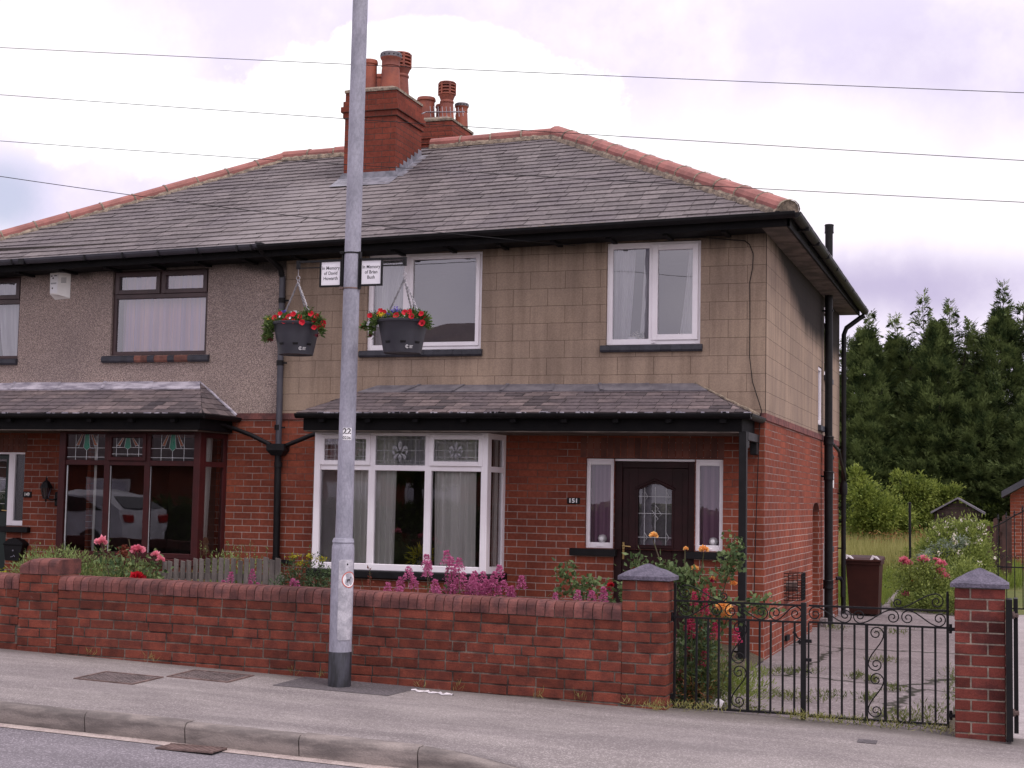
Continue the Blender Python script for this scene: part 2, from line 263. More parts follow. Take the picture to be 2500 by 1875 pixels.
MT=dict(
 brick=brickmat('house_brick',(.285,.078,.047),(.215,.060,.040),(.40,.31,.28),(.12,.066,.055),light_mortar_below=1.35),
 brick_dark=M('lintel_brick',(.16,.055,.038),(.10,.038,.03),5,.85,.3,60,island=.25),
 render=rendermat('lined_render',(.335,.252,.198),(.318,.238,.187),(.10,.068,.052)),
 pebble=pebblemat('pebbledash'),
 gbrick=M('wall_brick',(.185,.050,.034),(.118,.036,.028),9,.9,.45,70,island=.28,fine=.2,fscale=120,spec=.12,salt=.30),
 gbrick2=M('pier_brick',(.175,.046,.037),(.085,.028,.027),5,.9,.45,70,island=.34,fine=.2,fscale=120,spec=.12),
 coping=M('coping_brick',(.19,.072,.064),(.10,.045,.045),9,.85,.35,60,island=.25,fine=.15,spec=.2,salt=.25),
 mortar=M('mortar',(.20,.16,.135),(.040,.028,.025),4.5,.95,.5,80,fine=.2),
 mortar_pale=M('pale_mortar',(.36,.30,.25),(.20,.165,.14),9,.95,.5,80,fine=.2),
 cap=M('pier_cap_stone',(.135,.118,.165),(.09,.08,.115),14,.9,.8,90,fine=.3),
 slate=slatemat('roof_slate',(.112,.095,.100),(.185,.158,.163),(.122,.102,.113),True),
 slate2=slatemat('canopy_slate',(.055,.045,.052),(.215,.165,.165),(.12,.095,.105)),
 under=M('roof_underlay',(.02,.018,.02),None,5,.9),
 ridge=M('terracotta_ridge',(.36,.135,.118),(.25,.10,.088),5,.75,.2,30,island=.15,fine=.08),
 pot=M('terracotta_pot',(.32,.085,.05),(.19,.055,.042),5,.7,.2,30,fine=.08),
 flaunch=M('bedding_mortar',(.33,.26,.20),(.15,.12,.10),16,.95,.8,60,fine=.25),
 chbrick=brickmat('chimney_brick',(.245,.062,.042),(.18,.05,.036),(.10,.06,.05),(.06,.04,.035),dirt=.25),
 lead=M('lead',(.25,.245,.29),(.14,.14,.17),9,.5,.2,20),
 leadd=M('old_lead',(.10,.092,.112),(.16,.145,.165),7,.6,.3,25,fine=.15),
 leadw=M('weathered_lead',(.21,.19,.24),(.50,.46,.53),5,.6,.3,25,fine=.2,stretch=(1,1,4)),
 black=M('black_paint',(.006,.0055,.007),(.010,.009,.011),8,.5,.15,20,spec=.22),
 blackm=M('black_timber',(.005,.0045,.006),(.009,.008,.009),8,.75,.2,20,spec=.15),
 soffit=M('brown_soffit',(.13,.10,.085),(.06,.047,.04),4,.8,.2,20),
 greyp=M('grey_plastic',(.060,.058,.076),(.045,.042,.058),4,.45),
 upvc=M('white_upvc',(.93,.88,.94),(.86,.80,.86),2.5,.35),
 brownp=M('brown_upvc',(.062,.030,.032),(.045,.023,.026),3,.4),
 maroon=M('maroon_timber',(.055,.010,.011),(.036,.008,.009),4,.5,spec=.25),
 doorm=M('dark_maroon_door',(.030,.006,.008),(.019,.005,.006),4,.5,spec=.25),
 greendoor=M('green_door',(.012,.028,.026),(.008,.018,.017),4,.4),
 sill=M('blue_black_sill',(.022,.022,.032),(.035,.035,.048),12,.55,.3,40,island=.25),
 sillred=M('bare_sill_brick',(.20,.075,.055),(.12,.05,.04),12,.8,.3,40,island=.25),
 glass=glassmat('window_glass',.17,(.93,.93,.93)), glassd=glassmat('lower_glass',.05,(.94,.94,.93)),
 obsc=glassmat('obscured_glass',.07,(.45,.45,.5),.35),
 lace=M('lead_came',(.36,.35,.38),None,5,.5), came=M('white_came',(.55,.55,.58),None,5,.5),
 bevel=M('bevelled_glass',(.40,.39,.43),(.14,.14,.16),30,.15),
 sgreen=M('green_glass',(.012,.16,.10),None,5,.3), sorange=M('orange_glass',(.22,.06,.015),None,5,.3),
 curtain=clothmat('curtain_cloth',(.92,.90,.90),(.70,.69,.68)), net=clothmat('net_curtain',(.92,.90,.95),(.70,.68,.76),.75),
 pinkc=clothmat('pink_curtain',(.84,.52,.58),(.58,.40,.66)), lilac=clothmat('lilac_curtain',(.42,.24,.36),(.24,.12,.22)),
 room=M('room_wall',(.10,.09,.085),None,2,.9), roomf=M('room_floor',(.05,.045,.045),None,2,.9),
 brass=M('brass',(.55,.38,.16),(.4,.28,.12),9,.35,metal=.9),
 galv=M('galvanised_steel',(.335,.325,.40),(.255,.25,.31),7,.55,.12,40,metal=.0,fine=.14,fscale=60,stretch=(1,1,.5)),
 galvd=M('galvanised_door',(.33,.32,.37),(.52,.50,.56),13,.5,.1,40,metal=.0,fine=.14),
 paintb=M('scuffed_black_paint',(.05,.05,.068),(.012,.012,.015),9,.6,.2,40,stretch=(3,3,.5)),
 sign=M('sign_white',(.82,.79,.86),(.76,.73,.8),3,.5), ink=M('ink',(.05,.045,.055),None,5,.6), inkg=M('grey_ink',(.17,.16,.19),None,5,.6),
 white=M('white_paint',(.85,.83,.87),(.8,.78,.82),3,.5), redring=M('red_ring',(.62,.16,.13),(.5,.13,.11),5,.5),
 basket=M('graphite_plastic',(.028,.027,.038),(.038,.037,.050),5,.5),
 chain=M('chain_steel',(.45,.43,.47),(.25,.24,.26),30,.4,metal=.6),
 cream=M('cream_plastic',(.84,.81,.80),(.76,.72,.71),4,.5),
 asphalt=groundmat('road_asphalt',(.180,.163,.182),(.148,.132,.15),(.31,.28,.31),190,.3,.8),
 pave=groundmat('pavement_asphalt',(.250,.222,.222),(.195,.170,.172),(.35,.315,.315),210,.25,.9,dirt=True),
 patch=groundmat('dark_asphalt_patch',(.105,.092,.10),(.085,.075,.083),(.17,.15,.165),170,.4,.6),
 kerb=M('kerb_concrete',(.265,.225,.212),(.135,.115,.112),5,.9,.4,60,island=.12,fine=.18,fscale=120,stretch=(.6,1,3)),
 grit=M('channel_grit',(.47,.39,.37),(.36,.29,.28),12,.95,.5,90,fine=.25),
 iron=M('cast_iron',(.18,.14,.14),(.11,.085,.085),9,.7,.9,55,fine=.3),
 rust=M('rusty_iron',(.20,.13,.12),(.10,.065,.06),9,.75,.5,60),
 drive=groundmat('drive_concrete',(.225,.188,.195),(.145,.118,.122),(.30,.255,.26),110,.4,1.,.33),
 paving2=groundmat('pale_paving',(.36,.315,.325),(.31,.27,.28),(.42,.38,.38),110,.3,.6),
 soil=groundmat('garden_soil',(.055,.04,.028),(.08,.062,.042),(.11,.09,.06),60,.9,.8),
 lawn=groundmat('lawn_ground',(.085,.115,.022),(.12,.12,.04),(.16,.15,.05),60,.6,.8),
 bin=M('brown_bin_plastic',(.050,.015,.011),(.035,.011,.009),3,.6,spec=.2),
 shed=M('shed_timber',(.050,.028,.024),(.032,.02,.018),5,.85,.4,40,island=.3,stretch=(1,1,6)),
 felt=M('shed_felt',(.20,.185,.22),(.15,.14,.165),8,.9),
 fence=M('brown_fence',(.075,.032,.028),(.045,.022,.02),5,.8,.3,40,island=.3),
 picket=M('weathered_picket',(.17,.145,.135),(.085,.07,.068),9,.9,.5,40,island=.3,stretch=(1,1,.2)),
 bark=M('bark',(.06,.045,.035),(.035,.027,.022),9,.95,.6,30),
 stem=M('green_stem',(.06,.075,.02),(.07,.045,.03),20,.7),
 dry=M('dry_stalks',(.28,.19,.11),(.18,.10,.06),20,.9),
 conif=leafmat('conifer_leaf',(.014,.034,.015),(.215,.27,.10),.3,ns=2.6,nw=.6), conifl=leafmat('conifer_tip_leaf',(.03,.06,.025),(.30,.36,.13),.3,ns=2.6,nw=.6),
 lime=leafmat('lime_leaf',(.06,.10,.015),(.36,.42,.09),.45,ns=3.5,nw=.5), mid=leafmat('mid_leaf',(.035,.062,.010),(.15,.20,.035),.4),
 rosel=leafmat('rose_leaf',(.03,.065,.022),(.22,.29,.12),.3,ns=9), sage=leafmat('sage_leaf',(.075,.13,.03),(.33,.40,.15),.3,ns=6),
 euph=leafmat('blue_green_leaf',(.035,.07,.035),(.10,.15,.06),.25), yel=leafmat('yellow_green_bract',(.22,.22,.01),(.42,.36,.02),.3),
 silver=leafmat('silver_leaf',(.20,.26,.18),(.52,.56,.52),.25), shrubm=leafmat('shrub_leaf',(.055,.09,.018),(.36,.42,.11),.4,ns=5), basil=leafmat('basket_leaf',(.02,.05,.012),(.15,.22,.06),.3,ns=20),
 grassm=leafmat('grass_blade',(.10,.16,.022),(.28,.33,.07),.4), hay=leafmat('ripe_grass',(.22,.23,.06),(.48,.44,.18),.4),
 weed=leafmat('weed_leaf',(.06,.09,.02),(.20,.21,.07),.35), redleaf=leafmat('red_leaf',(.12,.022,.015),(.25,.07,.04),.3),
 ory=leafmat('orange_flower',(.26,.09,.035),(.45,.22,.10),.3),
 pinkv=leafmat('valerian_floret',(.36,.06,.17),(.66,.20,.40),.3), magv=leafmat('crimson_floret',(.36,.018,.07),(.60,.06,.16),.3),
 pinkr=leafmat('pink_petal',(.68,.13,.22),(.95,.42,.50),.3), redr=leafmat('red_petal',(.42,.004,.018),(.72,.025,.05),.25),
 orr=leafmat('apricot_petal',(.80,.26,.06),(1.,.72,.28),.3), whr=leafmat('cream_petal',(.75,.66,.55),(.9,.84,.8),.3),
 blue=leafmat('blue_petal',(.07,.05,.42),(.22,.16,.62),.3), dkr=leafmat('dark_red_petal',(.07,.004,.012),(.16,.01,.03),.2),
 yell=leafmat('yellow_petal',(.6,.42,.01),(.85,.65,.05),.3), wht=leafmat('white_petal',(.75,.72,.82),(.9,.88,.95),.3),
 hedge=leafmat('hedge_leaf',(.015,.035,.006),(.09,.12,.02),.25),
 carp=M('car_paint_white',(.72,.72,.78),None,2,.2), tyre=M('tyre',(.02,.02,.02),None,4,.8), carg=M('car_glass',(.02,.02,.025),None,3,.08), tail=M('tail_lamp',(.35,.02,.02),None,4,.2),
 paper=M('litter_paper',(.75,.70,.74),(.6,.55,.6),9,.8),
)

# ---------------------------------------------------------------- object helpers
def tag(o,label=None,cat=None,group=None,kind=None):
    if label: o['label']=label
    if cat: o['category']=cat
    if group: o['group']=group
    if kind: o['kind']=kind
    return o
def thing(name,label,cat,loc=(0,0,0),group=None):
    o=bpy.data.objects.new(name,None); COL.objects.link(o); o.location=loc; o.empty_display_size=.1
    return tag(o,label,cat,group)
def root_loc(p):
    l=Vector((0,0,0))
    while p is not None: l=l+Vector(p.location); p=p.parent
    return l
class MB:
    """mesh collector in world coordinates"""
    def __init__(s): s.v=[]; s.f=[]; s.m=[]; s.mi=0
    def add(s,vs,fs):
        k=len(s.v); s.v+= [tuple(p) for p in vs]
        for f in fs: s.f.append(tuple(i+k for i in f)); s.m.append(s.mi)
        return s
    def quad(s,a,b,c,d): return s.add([a,b,c,d],[(0,1,2,3)])
    def box(s,x0,x1,y0,y1,z0,z1,bev=0):
        if x0>x1: x0,x1=x1,x0
        if y0>y1: y0,y1=y1,y0
        if z0>z1: z0,z1=z1,z0
        if bev<=0:
            return s.add([(x,y,z) for x in (x0,x1) for y in (y0,y1) for z in (z0,z1)],[(0,1,3,2),(4,6,7,5),(0,4,5,1),(2,3,7,6),(0,2,6,4),(1,5,7,3)])
        b=bev; V=[]
        for sx in (0,1):
            for sy in (0,1):
                for sz in (0,1):
                    X=(x0,x1)[sx];Y=(y0,y1)[sy];Z=(z0,z1)[sz]; dx=b*(1-2*sx);dy=b*(1-2*sy);dz=b*(1-2*sz)
                    V+=[(X,Y+dy,Z+dz),(X+dx,Y,Z+dz),(X+dx,Y+dy,Z)]
        I=lambda a,b_,c,k:(a*4+b_*2+c)*3+k
        F=[]
        F+=[(I(0,0,0,0),I(0,0,1,0),I(0,1,1,0),I(0,1,0,0)),(I(1,0,0,0),I(1,1,0,0),I(1,1,1,0),I(1,0,1,0))]
        F+=[(I(0,0,0,1),I(1,0,0,1),I(1,0,1,1),I(0,0,1,1)),(I(0,1,0,1),I(0,1,1,1),I(1,1,1,1),I(1,1,0,1))]
        F+=[(I(0,0,0,2),I(0,1,0,2),I(1,1,0,2),I(1,0,0,2)),(I(0,0,1,2),I(1,0,1,2),I(1,1,1,2),I(0,1,1,2))]
        for a in (0,1):
            for c in (0,1):
                F+=[(I(a,c,0,0),I(a,c,1,0),I(a,c,1,1),I(a,c,0,1)),(I(a,0,c,0),I(a,1,c,0),I(a,1,c,2),I(a,0,c,2)),(I(0,a,c,1),I(1,a,c,1),I(1,a,c,2),I(0,a,c,2))]
                for d in (0,1): F+=[(I(a,c,d,0),I(a,c,d,1),I(a,c,d,2))]
        return s.add(V,F)
    def tube(s,pts,r,n=8,caps=True):
        pts=[Vector(p) for p in pts]; rs=r if isinstance(r,(list,tuple)) else [r]*len(pts)
        V=[];ref=None
        for i,p in enumerate(pts):
            a=pts[max(i-1,0)]; b=pts[min(i+1,len(pts)-1)]; t=(b-a).normalized()
            if ref is None:
                ref=Vector((0,0,1)) if abs(t.z)<.9 else Vector((1,0,0))
            u=(ref-t*ref.dot(t)).normalized(); w_=t.cross(u); ref=u
            for k in range(n):
                q=2*PI*k/n; V.append(p+(u*math.cos(q)+w_*math.sin(q))*rs[i])
        F=[(i*n+k,i*n+(k+1)%n,(i+1)*n+(k+1)%n,(i+1)*n+k) for i in range(len(pts)-1) for k in range(n)]
        if caps: F+=[tuple(range(n-1,-1,-1)),tuple((len(pts)-1)*n+k for k in range(n))]
        return s.add(V,F)
    def lathe(s,c,prof,n=24,ax=2):
        V=[];c=Vector(c)
        for r,h in prof:
            for k in range(n):
                q=2*PI*k/n; V.append(c+Vector((r*math.cos(q),r*math.sin(q),h)))
        F=[(i*n+k,i*n+(k+1)%n,(i+1)*n+(k+1)%n,(i+1)*n+k) for i in range(len(prof)-1) for k in range(n)]
        if prof[0][0]>0: F.append(tuple(range(n-1,-1,-1)))
        if prof[-1][0]>0: F.append(tuple((len(prof)-1)*n+k for k in range(n)))
        return s.add(V,F)
    def prism(s,poly,a,b,axis='y'):
        n=len(poly)
        mk={'y':lambda p,t:(p[0],t,p[1]),'x':lambda p,t:(t,p[0],p[1]),'z':lambda p,t:(p[0],p[1],t)}[axis]
        V=[mk(p,a) for p in poly]+[mk(p,b) for p in poly]
        return s.add(V,[tuple(range(n)),tuple(range(2*n-1,n-1,-1))]+[(i,(i+1)%n,n+(i+1)%n,n+i) for i in range(n)])
    def build(s,name,mats,parent=None,smooth=False,label=None,fix=True):
        mats=mats if isinstance(mats,(list,tuple)) else [mats]
        L=root_loc(parent); me=bpy.data.meshes.new(name)
        me.from_pydata([(a-L.x,b-L.y,c-L.z) for a,b,c in s.v],[],s.f)
        for x in mats: me.materials.append(MT[x] if isinstance(x,str) else x)
        if len(mats)>1: me.polygons.foreach_set('material_index',s.m)
        if fix:
            bm=bmesh.new(); bm.from_mesh(me); bmesh.ops.recalc_face_normals(bm,faces=bm.faces); bm.to_mesh(me); bm.free()
        if smooth:
            me.polygons.foreach_set('use_smooth',[True]*len(me.polygons))
            try: me.set_sharp_from_angle(angle=R(40))
            except Exception: pass
        me.update()
        o=bpy.data.objects.new(name,me); COL.objects.link(o)
        if parent: o.parent=parent
        if label: o['label']=label
        return o
def text(s,size,org,ux,uz,mat,parent,name='lettering',bold=0,ext=.0006,align='CENTER',sx=1.):
    """flat lettering; org centre, ux reading direction, uz up"""
    cu=bpy.data.curves.new(name,'FONT'); cu.body=s; cu.size=size; cu.align_x=align; cu.align_y='CENTER'; cu.extrude=ext; cu.offset=bold; cu.space_line=1.05
    ob=bpy.data.objects.new(name,cu); COL.objects.link(ob)
    dg=bpy.context.evaluated_depsgraph_get(); me=bpy.data.meshes.new_from_object(ob.evaluated_get(dg)); bpy.data.objects.remove(ob); bpy.data.curves.remove(cu)
    ux=Vector(ux).normalized(); uz=Vector(uz).normalized(); un=ux.cross(uz); L=root_loc(parent); org=Vector(org)-L
    for v in me.vertices:
        c=v.co.copy(); v.co=org+ux*c.x*sx+uz*c.y+un*c.z
    me.materials.clear(); me.materials.append(MT[mat])
    o=bpy.data.objects.new(name,me); COL.objects.link(o); o.parent=parent; return o
def npmesh(name,V,F,mat,parent=None,midx=None,mats=None):
    """V (n,3), F (m,k) arrays"""
    L=root_loc(parent); V=np.asarray(V,dtype=np.float32)-np.array([L.x,L.y,L.z],dtype=np.float32); F=np.asarray(F,dtype=np.int32)
    me=bpy.data.meshes.new(name); k=F.shape[1]
    me.vertices.add(len(V)); me.vertices.foreach_set('co',V.ravel())
    me.loops.add(F.size); me.loops.foreach_set('vertex_index',F.ravel())
    me.polygons.add(len(F)); me.polygons.foreach_set('loop_start',np.arange(0,F.size,k,dtype=np.int32)); me.polygons.foreach_set('loop_total',np.full(len(F),k,dtype=np.int32))
    for x in (mats or [mat]): me.materials.append(MT[x])
    if midx is not None: me.polygons.foreach_set('material_index',np.asarray(midx,dtype=np.int32))
    me.update(calc_edges=True)
    o=bpy.data.objects.new(name,me); COL.objects.link(o)
    if parent: o.parent=parent
    return o
def unit(a): return a/np.maximum(np.linalg.norm(a,axis=1,keepdims=True),1e-9)
def leaves(P,l,w,D=None,spread=1.,droop=0.):
    """rhombus leaves at points P (n,3), length l, width w, around direction D"""
    n=len(P); A=NR.normal(size=(n,3))
    if D is not None: A=unit(unit(np.asarray(D,float))+A*spread*.5)
    A=unit(A); A[:,2]-=droop; A=unit(A)
    B=unit(np.cross(A,NR.normal(size=(n,3)))); C_=np.cross(A,B)
    l=l*NR.uniform(.6,1.3,(n,1)); w=w*NR.uniform(.7,1.2,(n,1))
    V=np.stack([P,P+A*l*.45+B*w*.5+C_*w*.12,P+A*l,P+A*l*.45-B*w*.5+C_*w*.12],1).reshape(-1,3)
    F=np.arange(4*n).reshape(n,4); return V,F
def cat(*vf):
    V=[];F=[];k=0
    for v,f in vf: V.append(v);F.append(f+k);k+=len(v)
    return np.concatenate(V),np.concatenate(F)
def blobpts(c,r,n,shell=.55):
    d=unit(NR.normal(size=(n,3))); q=NR.uniform(shell,1.,(n,1)); return np.asarray(c)+d*q*np.asarray(r),d
# ================================================================ ground, road, pavement
def sm(t): t=max(0.,min(1.,t)); return t*t*(3-2*t)
def kd(x): return .10*sm((x+1.03)/1.0)
def pz(x,y): return -.05-.028*max(min(x,9),-16)+.02*(y+4.69)-kd(x)*sm((-5.9-y)/.95)
def grid(name,xs,ys,zf,mat,kind='structure',parent=None):
    V=[(x,y,zf(x,y)) for y in ys for x in xs]; n=len(xs)
    F=[(j*n+i,j*n+i+1,(j+1)*n+i+1,(j+1)*n+i) for j in range(len(ys)-1) for i in range(n-1)]
    b=MB(); b.add(V,F); o=b.build(name,mat,parent,smooth=True,fix=False)
    if kind: o['kind']=kind
    return o
def lin(a,b,n): return [a+(b-a)*i/(n-1) for i in range(n)]
def rz(x,y): return -.185-.028*max(min(x,9),-16)+.02*(y+4.69)
def gz(x,y): # plot ground
    if y<-3.2: return max(-.14-.012*x,pz(x,-4.6)-.004)*(1-sm((y+4.6)/1.4))*1.0+(-.14-.012*x)*sm((y+4.6)/1.4) if y>-4.6 else pz(x,y)-.004
    if y<9: return -.14-.012*x
    return -.14-.012*max(min(x,6),-12)+(min(y,24)-9)*.026
g=MB(); g.quad((-900,-900,-.9),(900,-900,-.9),(900,900,-.9),(-900,900,-.9)); g.build('ground','lawn')['kind']='structure'
grid('pavement',lin(-20,-2,10)+lin(-1.6,1,14)+lin(1.4,14,8),lin(-6.83,-5.9,8)+lin(-5.6,-4.5,4),pz,'pave')
grid('road',lin(-40,14,10),lin(-14,-6.80,3),rz,'asphalt')
grid('pavement_opposite',lin(-40,14,10),[-19.,-14.],lambda x,y:rz(x,-14)+.12,'pave')
grid('channel_strip',lin(-16,9,12),[-7.02,-6.9],lambda x,y:rz(x,y)+.004,'grit')
grid('driveway',lin(-.2,1.98,8),lin(-4.5,-3,5)+lin(-2,8.8,6),lambda x,y:gz(x,y)+.004,'drive')
grid('neighbour_driveway',lin(2.42,9,4),lin(-4.5,-3,5)+lin(-2,20,8),lambda x,y:gz(min(x,3),y)+.006 if y<9 else gz(3,9)+.006,'paving2')
grid('lawn',lin(-14,12,10),[8.8,9,16,24,45],lambda x,y:gz(x,y)-.01*(y>40),'lawn')
grid('plot_soil',lin(-14,12,14),lin(-4.55,-3,5)+lin(-2,9,4),lambda x,y:gz(x,y)-.02 if x>-.2 else gz(x,y)-.02,'soil')
grid('garden_bed',lin(-13,-.55,10)+[-.25,.02],lin(-4.46,-.02,6),lambda x,y:(.03 if x<-.5 else (.0 if x<-.2 else -.12))-.022*min(0,x+1),'soil')
grid('garden_path',[.0,.30],[9.,12,15.8],lambda x,y:gz(x,y)+.012,'drive')
b=bpy.data.objects['garden_path']
for i,v in enumerate(b.data.vertices): v.co.x={0:.33,1:.62,2:.29,3:.52,4:.25,5:.42}[i]
# kerb stones, dropping towards the driveway
kb=thing('kerb','pale concrete kerb that drops towards the driveway','kerb',(-3,-6.9,0)); kb['kind']='structure'
joints=[-9.1,-8.3,-7.5,-6.68,-5.87,-5.06,-4.24,-3.42,-2.66,-1.84,-1.03,-.22,.59,1.4,2.2,3.0]
b=MB()
for a,c in zip(joints[:-1],joints[1:]):
    V=[];n=5
    xs=lin(a+.004,c-.004,n); jz=rnd.uniform(-.003,.003)
    for x in xs:
        t=pz(x,-6.0)+.02*(-.9)-kd(x)+jz+.003; z0=rz(x,-6.9)-.05
        for y,z in ((-6.905,z0),(-6.925,t-.035),(-6.915,t-.012),(-6.895,t),(-6.80,t+.001),(-6.80,z0)): V.append((x,y,z))
    F=[(i*6+k,i*6+k+1,(i+1)*6+k+1,(i+1)*6+k) for i in range(n-1) for k in range(5)]+[tuple(range(5,-1,-1)),tuple((n-1)*6+k for k in range(6))]
    b.add(V,F)
o=b.build('kerb_stones','kerb',kb,smooth=True); 
b=MB(); b.add([(x,y,rz(x,-6.9)+.0+(pz(x,-6.0)-.018-kd(x)-.012-rz(x,-6.9))*f) for x in (joints[0],joints[-1]) for y,f in ((-6.90,-.2),(-6.90,.80),(-6.81,.80),(-6.81,-.2))],[(0,1,5,4),(1,2,6,5)])
# patches and covers
def sheet(name,pts,mat,dz=.003,kind=None,zf=pz):
    b=MB(); b.add([(x,y,zf(x,y)+dz) for x,y in pts],[tuple(range(len(pts)))]); o=b.build(name,mat,fix=False)
    if kind: o['kind']=kind
    return o
for f,p in ((1,[(-2.92,-5.22),(-1.97,-5.20),(-1.90,-4.68),(-2.90,-4.68)]),): sheet('pavement_patch',p,'patch',.003,'structure')
def cover(x0,x1,y0,y1,label):
    r=thing('manhole_cover',label,'manhole cover',(x0,y0,pz(x0,y0)),'rusty square covers in the pavement')
    b=MB(); Z=lambda x,y,h:(x,y,pz(x,y)+h)
    def slab(a,c,d,e,h,hh=.0): b.add([Z(a,d,hh),Z(c,d,hh),Z(c,e,hh),Z(a,e,hh),Z(a,d,h),Z(c,d,h),Z(c,e,h),Z(a,e,h)],[(4,5,6,7),(0,1,5,4),(1,2,6,5),(2,3,7,6),(3,0,4,7)])
    for q in ((x0,x1,y0,y0+.02),(x0,x1,y1-.02,y1),(x0,x0+.02,y0+.02,y1-.02),(x1-.02,x1,y0+.02,y1-.02)): slab(*q,.009)
    b.build('cover_frame','rust',r)
    b=MB(); slab(x0+.024,x1-.024,y0+.024,y1-.024,.004)
    n=11
    for i in range(n):
        for j in range(9):
            cx=x0+.04+(x1-x0-.08)*(i+.5)/n; cy=y0+.04+(y1-y0-.08)*(j+.5)/9; d=.010
            if (i+j)%2: slab(cx-d*1.3,cx+d*1.3,cy-d*.5,cy+d*.5,.0085,.004)
            else: slab(cx-d*.5,cx+d*.5,cy-d*1.3,cy+d*1.3,.0085,.004)
    b.build('cover_plate','iron',r)
cover(-4.32,-3.80,-5.76,-5.33,'left of the two square rusty covers, nearer the kerb')
cover(-3.80,-3.26,-5.29,-4.87,'right of the two square rusty covers, close to the brick wall')
r=thing('drain_grate','rusty slatted gully grate in the road against the kerb','drain grate',(-2.7,-7.1,rz(-2.7,-7.1)))
x0,x1,y0,y1=-2.74,-2.33,-7.14,-6.95
b=MB(); b.box(x0,x1,y0,y1,rz(-2.5,-7)-.0,rz(-2.5,-7)+.005); b.build('pit','blackm',r)
b=MB(); zz=rz(-2.5,-7)+.0055
b.box(x0,x1,y0,y0+.012,zz,zz+.01); b.box(x0,x1,y1-.012,y1,zz,zz+.01)
for i in range(12):
    a=x0+(x1-x0-.03)*i/11; b.add([(a,y0+.013,zz+.011),(a+.018,y0+.013,zz+.011),(a+.036,y1-.013,zz+.011),(a+.018,y1-.013,zz+.011),(a,y0+.013,zz),(a+.018,y0+.013,zz),(a+.036,y1-.013,zz),(a+.018,y1-.013,zz)],[(0,1,2,3),(0,4,5,1),(2,6,7,3),(0,3,7,4),(1,5,6,2)])
b.build('bars','rust',r)
b=MB(); 
for q in ((1.45,1.575,-5.26,-5.13),): b.add([(q[0],q[2],pz(q[0],q[2])+.005),(q[1],q[2],pz(q[1],q[2])+.005),(q[1],q[3],pz(q[1],q[3])+.005),(q[0],q[3],pz(q[0],q[3])+.005),(q[0],q[2],pz(*q[::2])),(q[1],q[2],pz(*q[1:3])),(q[1],q[3],pz(q[1],q[3])),(q[0],q[3],pz(q[0],q[3]))],[(0,1,2,3),(0,4,5,1),(1,5,6,2),(2,6,7,3),(3,7,4,0)])
tag(b.build('stopcock_cover','patch'),'small grey square cover in the pavement before the gates','cover')
b=MB(); n=14
V=[];
for i in range(n):
    x=-1.92+.36*i/(n-1); y=-4.86+.03*math.sin(i*1.7)-.012*i/3; hw=.012+.012*abs(math.sin(i*2.3)); z=pz(x,y)
    V+=[(x,y-hw,z+.004),(x,y,z+.012+.006*math.sin(i*3)),(x,y+hw,z+.004)]
b.add(V,[(i*3+k,i*3+k+1,(i+1)*3+k+1,(i+1)*3+k) for i in range(n-1) for k in (0,1)])
tag(b.build('litter_strip','paper'),'torn strip of white litter lying along the foot of the wall','litter')

# ================================================================ brick garden walls
def brickrow(b,x0,x1,z0,h,yf,dep,start=0,bl=.215,jt=.0095,tilt=lambda x:0,headers=False,ch=.0035):
    """a course of separate bricks whose faces lie in the plane y=yf"""
    x=x0-start
    k=0
    while x<x1-.01:
        L=bl
        if headers and k%3==1: L=.1025
        a=max(x,x0); c=min(x+L,x1); k+=1
        if c-a>.02:
            dy=rnd.uniform(-.003,.003); dz=rnd.uniform(-.0015,.0015)
            z0a=z0+tilt(a)+dz; z0c=z0+tilt(c)+dz
            f=yf+dy
            V=[(a+.001,f+ch,z0a),(c-.001,f+ch,z0c),(c-.001,f+ch,z0c+h),(a+.001,f+ch,z0a+h),(a+ch,f,z0a+ch),(c-ch,f,z0c+ch),(c-ch,f,z0c+h-ch),(a+ch,f,z0a+h-ch),(a,f+dep,z0a),(c,f+dep,z0c),(c,f+dep,z0c+h),(a,f+dep,z0a+h)]
            b.add(V,[(4,5,6,7),(0,1,5,4),(1,2,6,5),(2,3,7,6),(3,0,4,7),(0,8,9,1),(1,9,10,2),(2,10,11,3),(3,11,8,0)])
        x+=L+jt
def coping(b,x0,x1,z0,top,yf,depth,wd=.0655,tilt=lambda x:0):
    n=max(1,round((x1-x0)/(wd+.0095))); p=(x1-x0)/n
    for i in range(n):
        a=x0+i*p+.0035; c=x0+(i+1)*p-.0035; dz=rnd.uniform(-.002,.002); r=.058
        prof=[(yf-.006,z0),(yf-.006,top-r)]+[(yf-.006+r*(1-math.cos(q)),top-r+r*math.sin(q)) for q in (.4,.8,1.2,PI/2)]+[(yf+depth,top),(yf+depth,z0)]
        m=len(prof); V=[(a,y,z+tilt(a)+dz) for y,z in prof]+[(c,y,z+tilt(c)+dz) for y,z in prof]
        b.add(V,[tuple(range(m)),tuple(range(2*m-1,m-1,-1))]+[(k,(k+1)%m,m+(k+1)%m,m+k) for k in range(m)])
C7=.0765
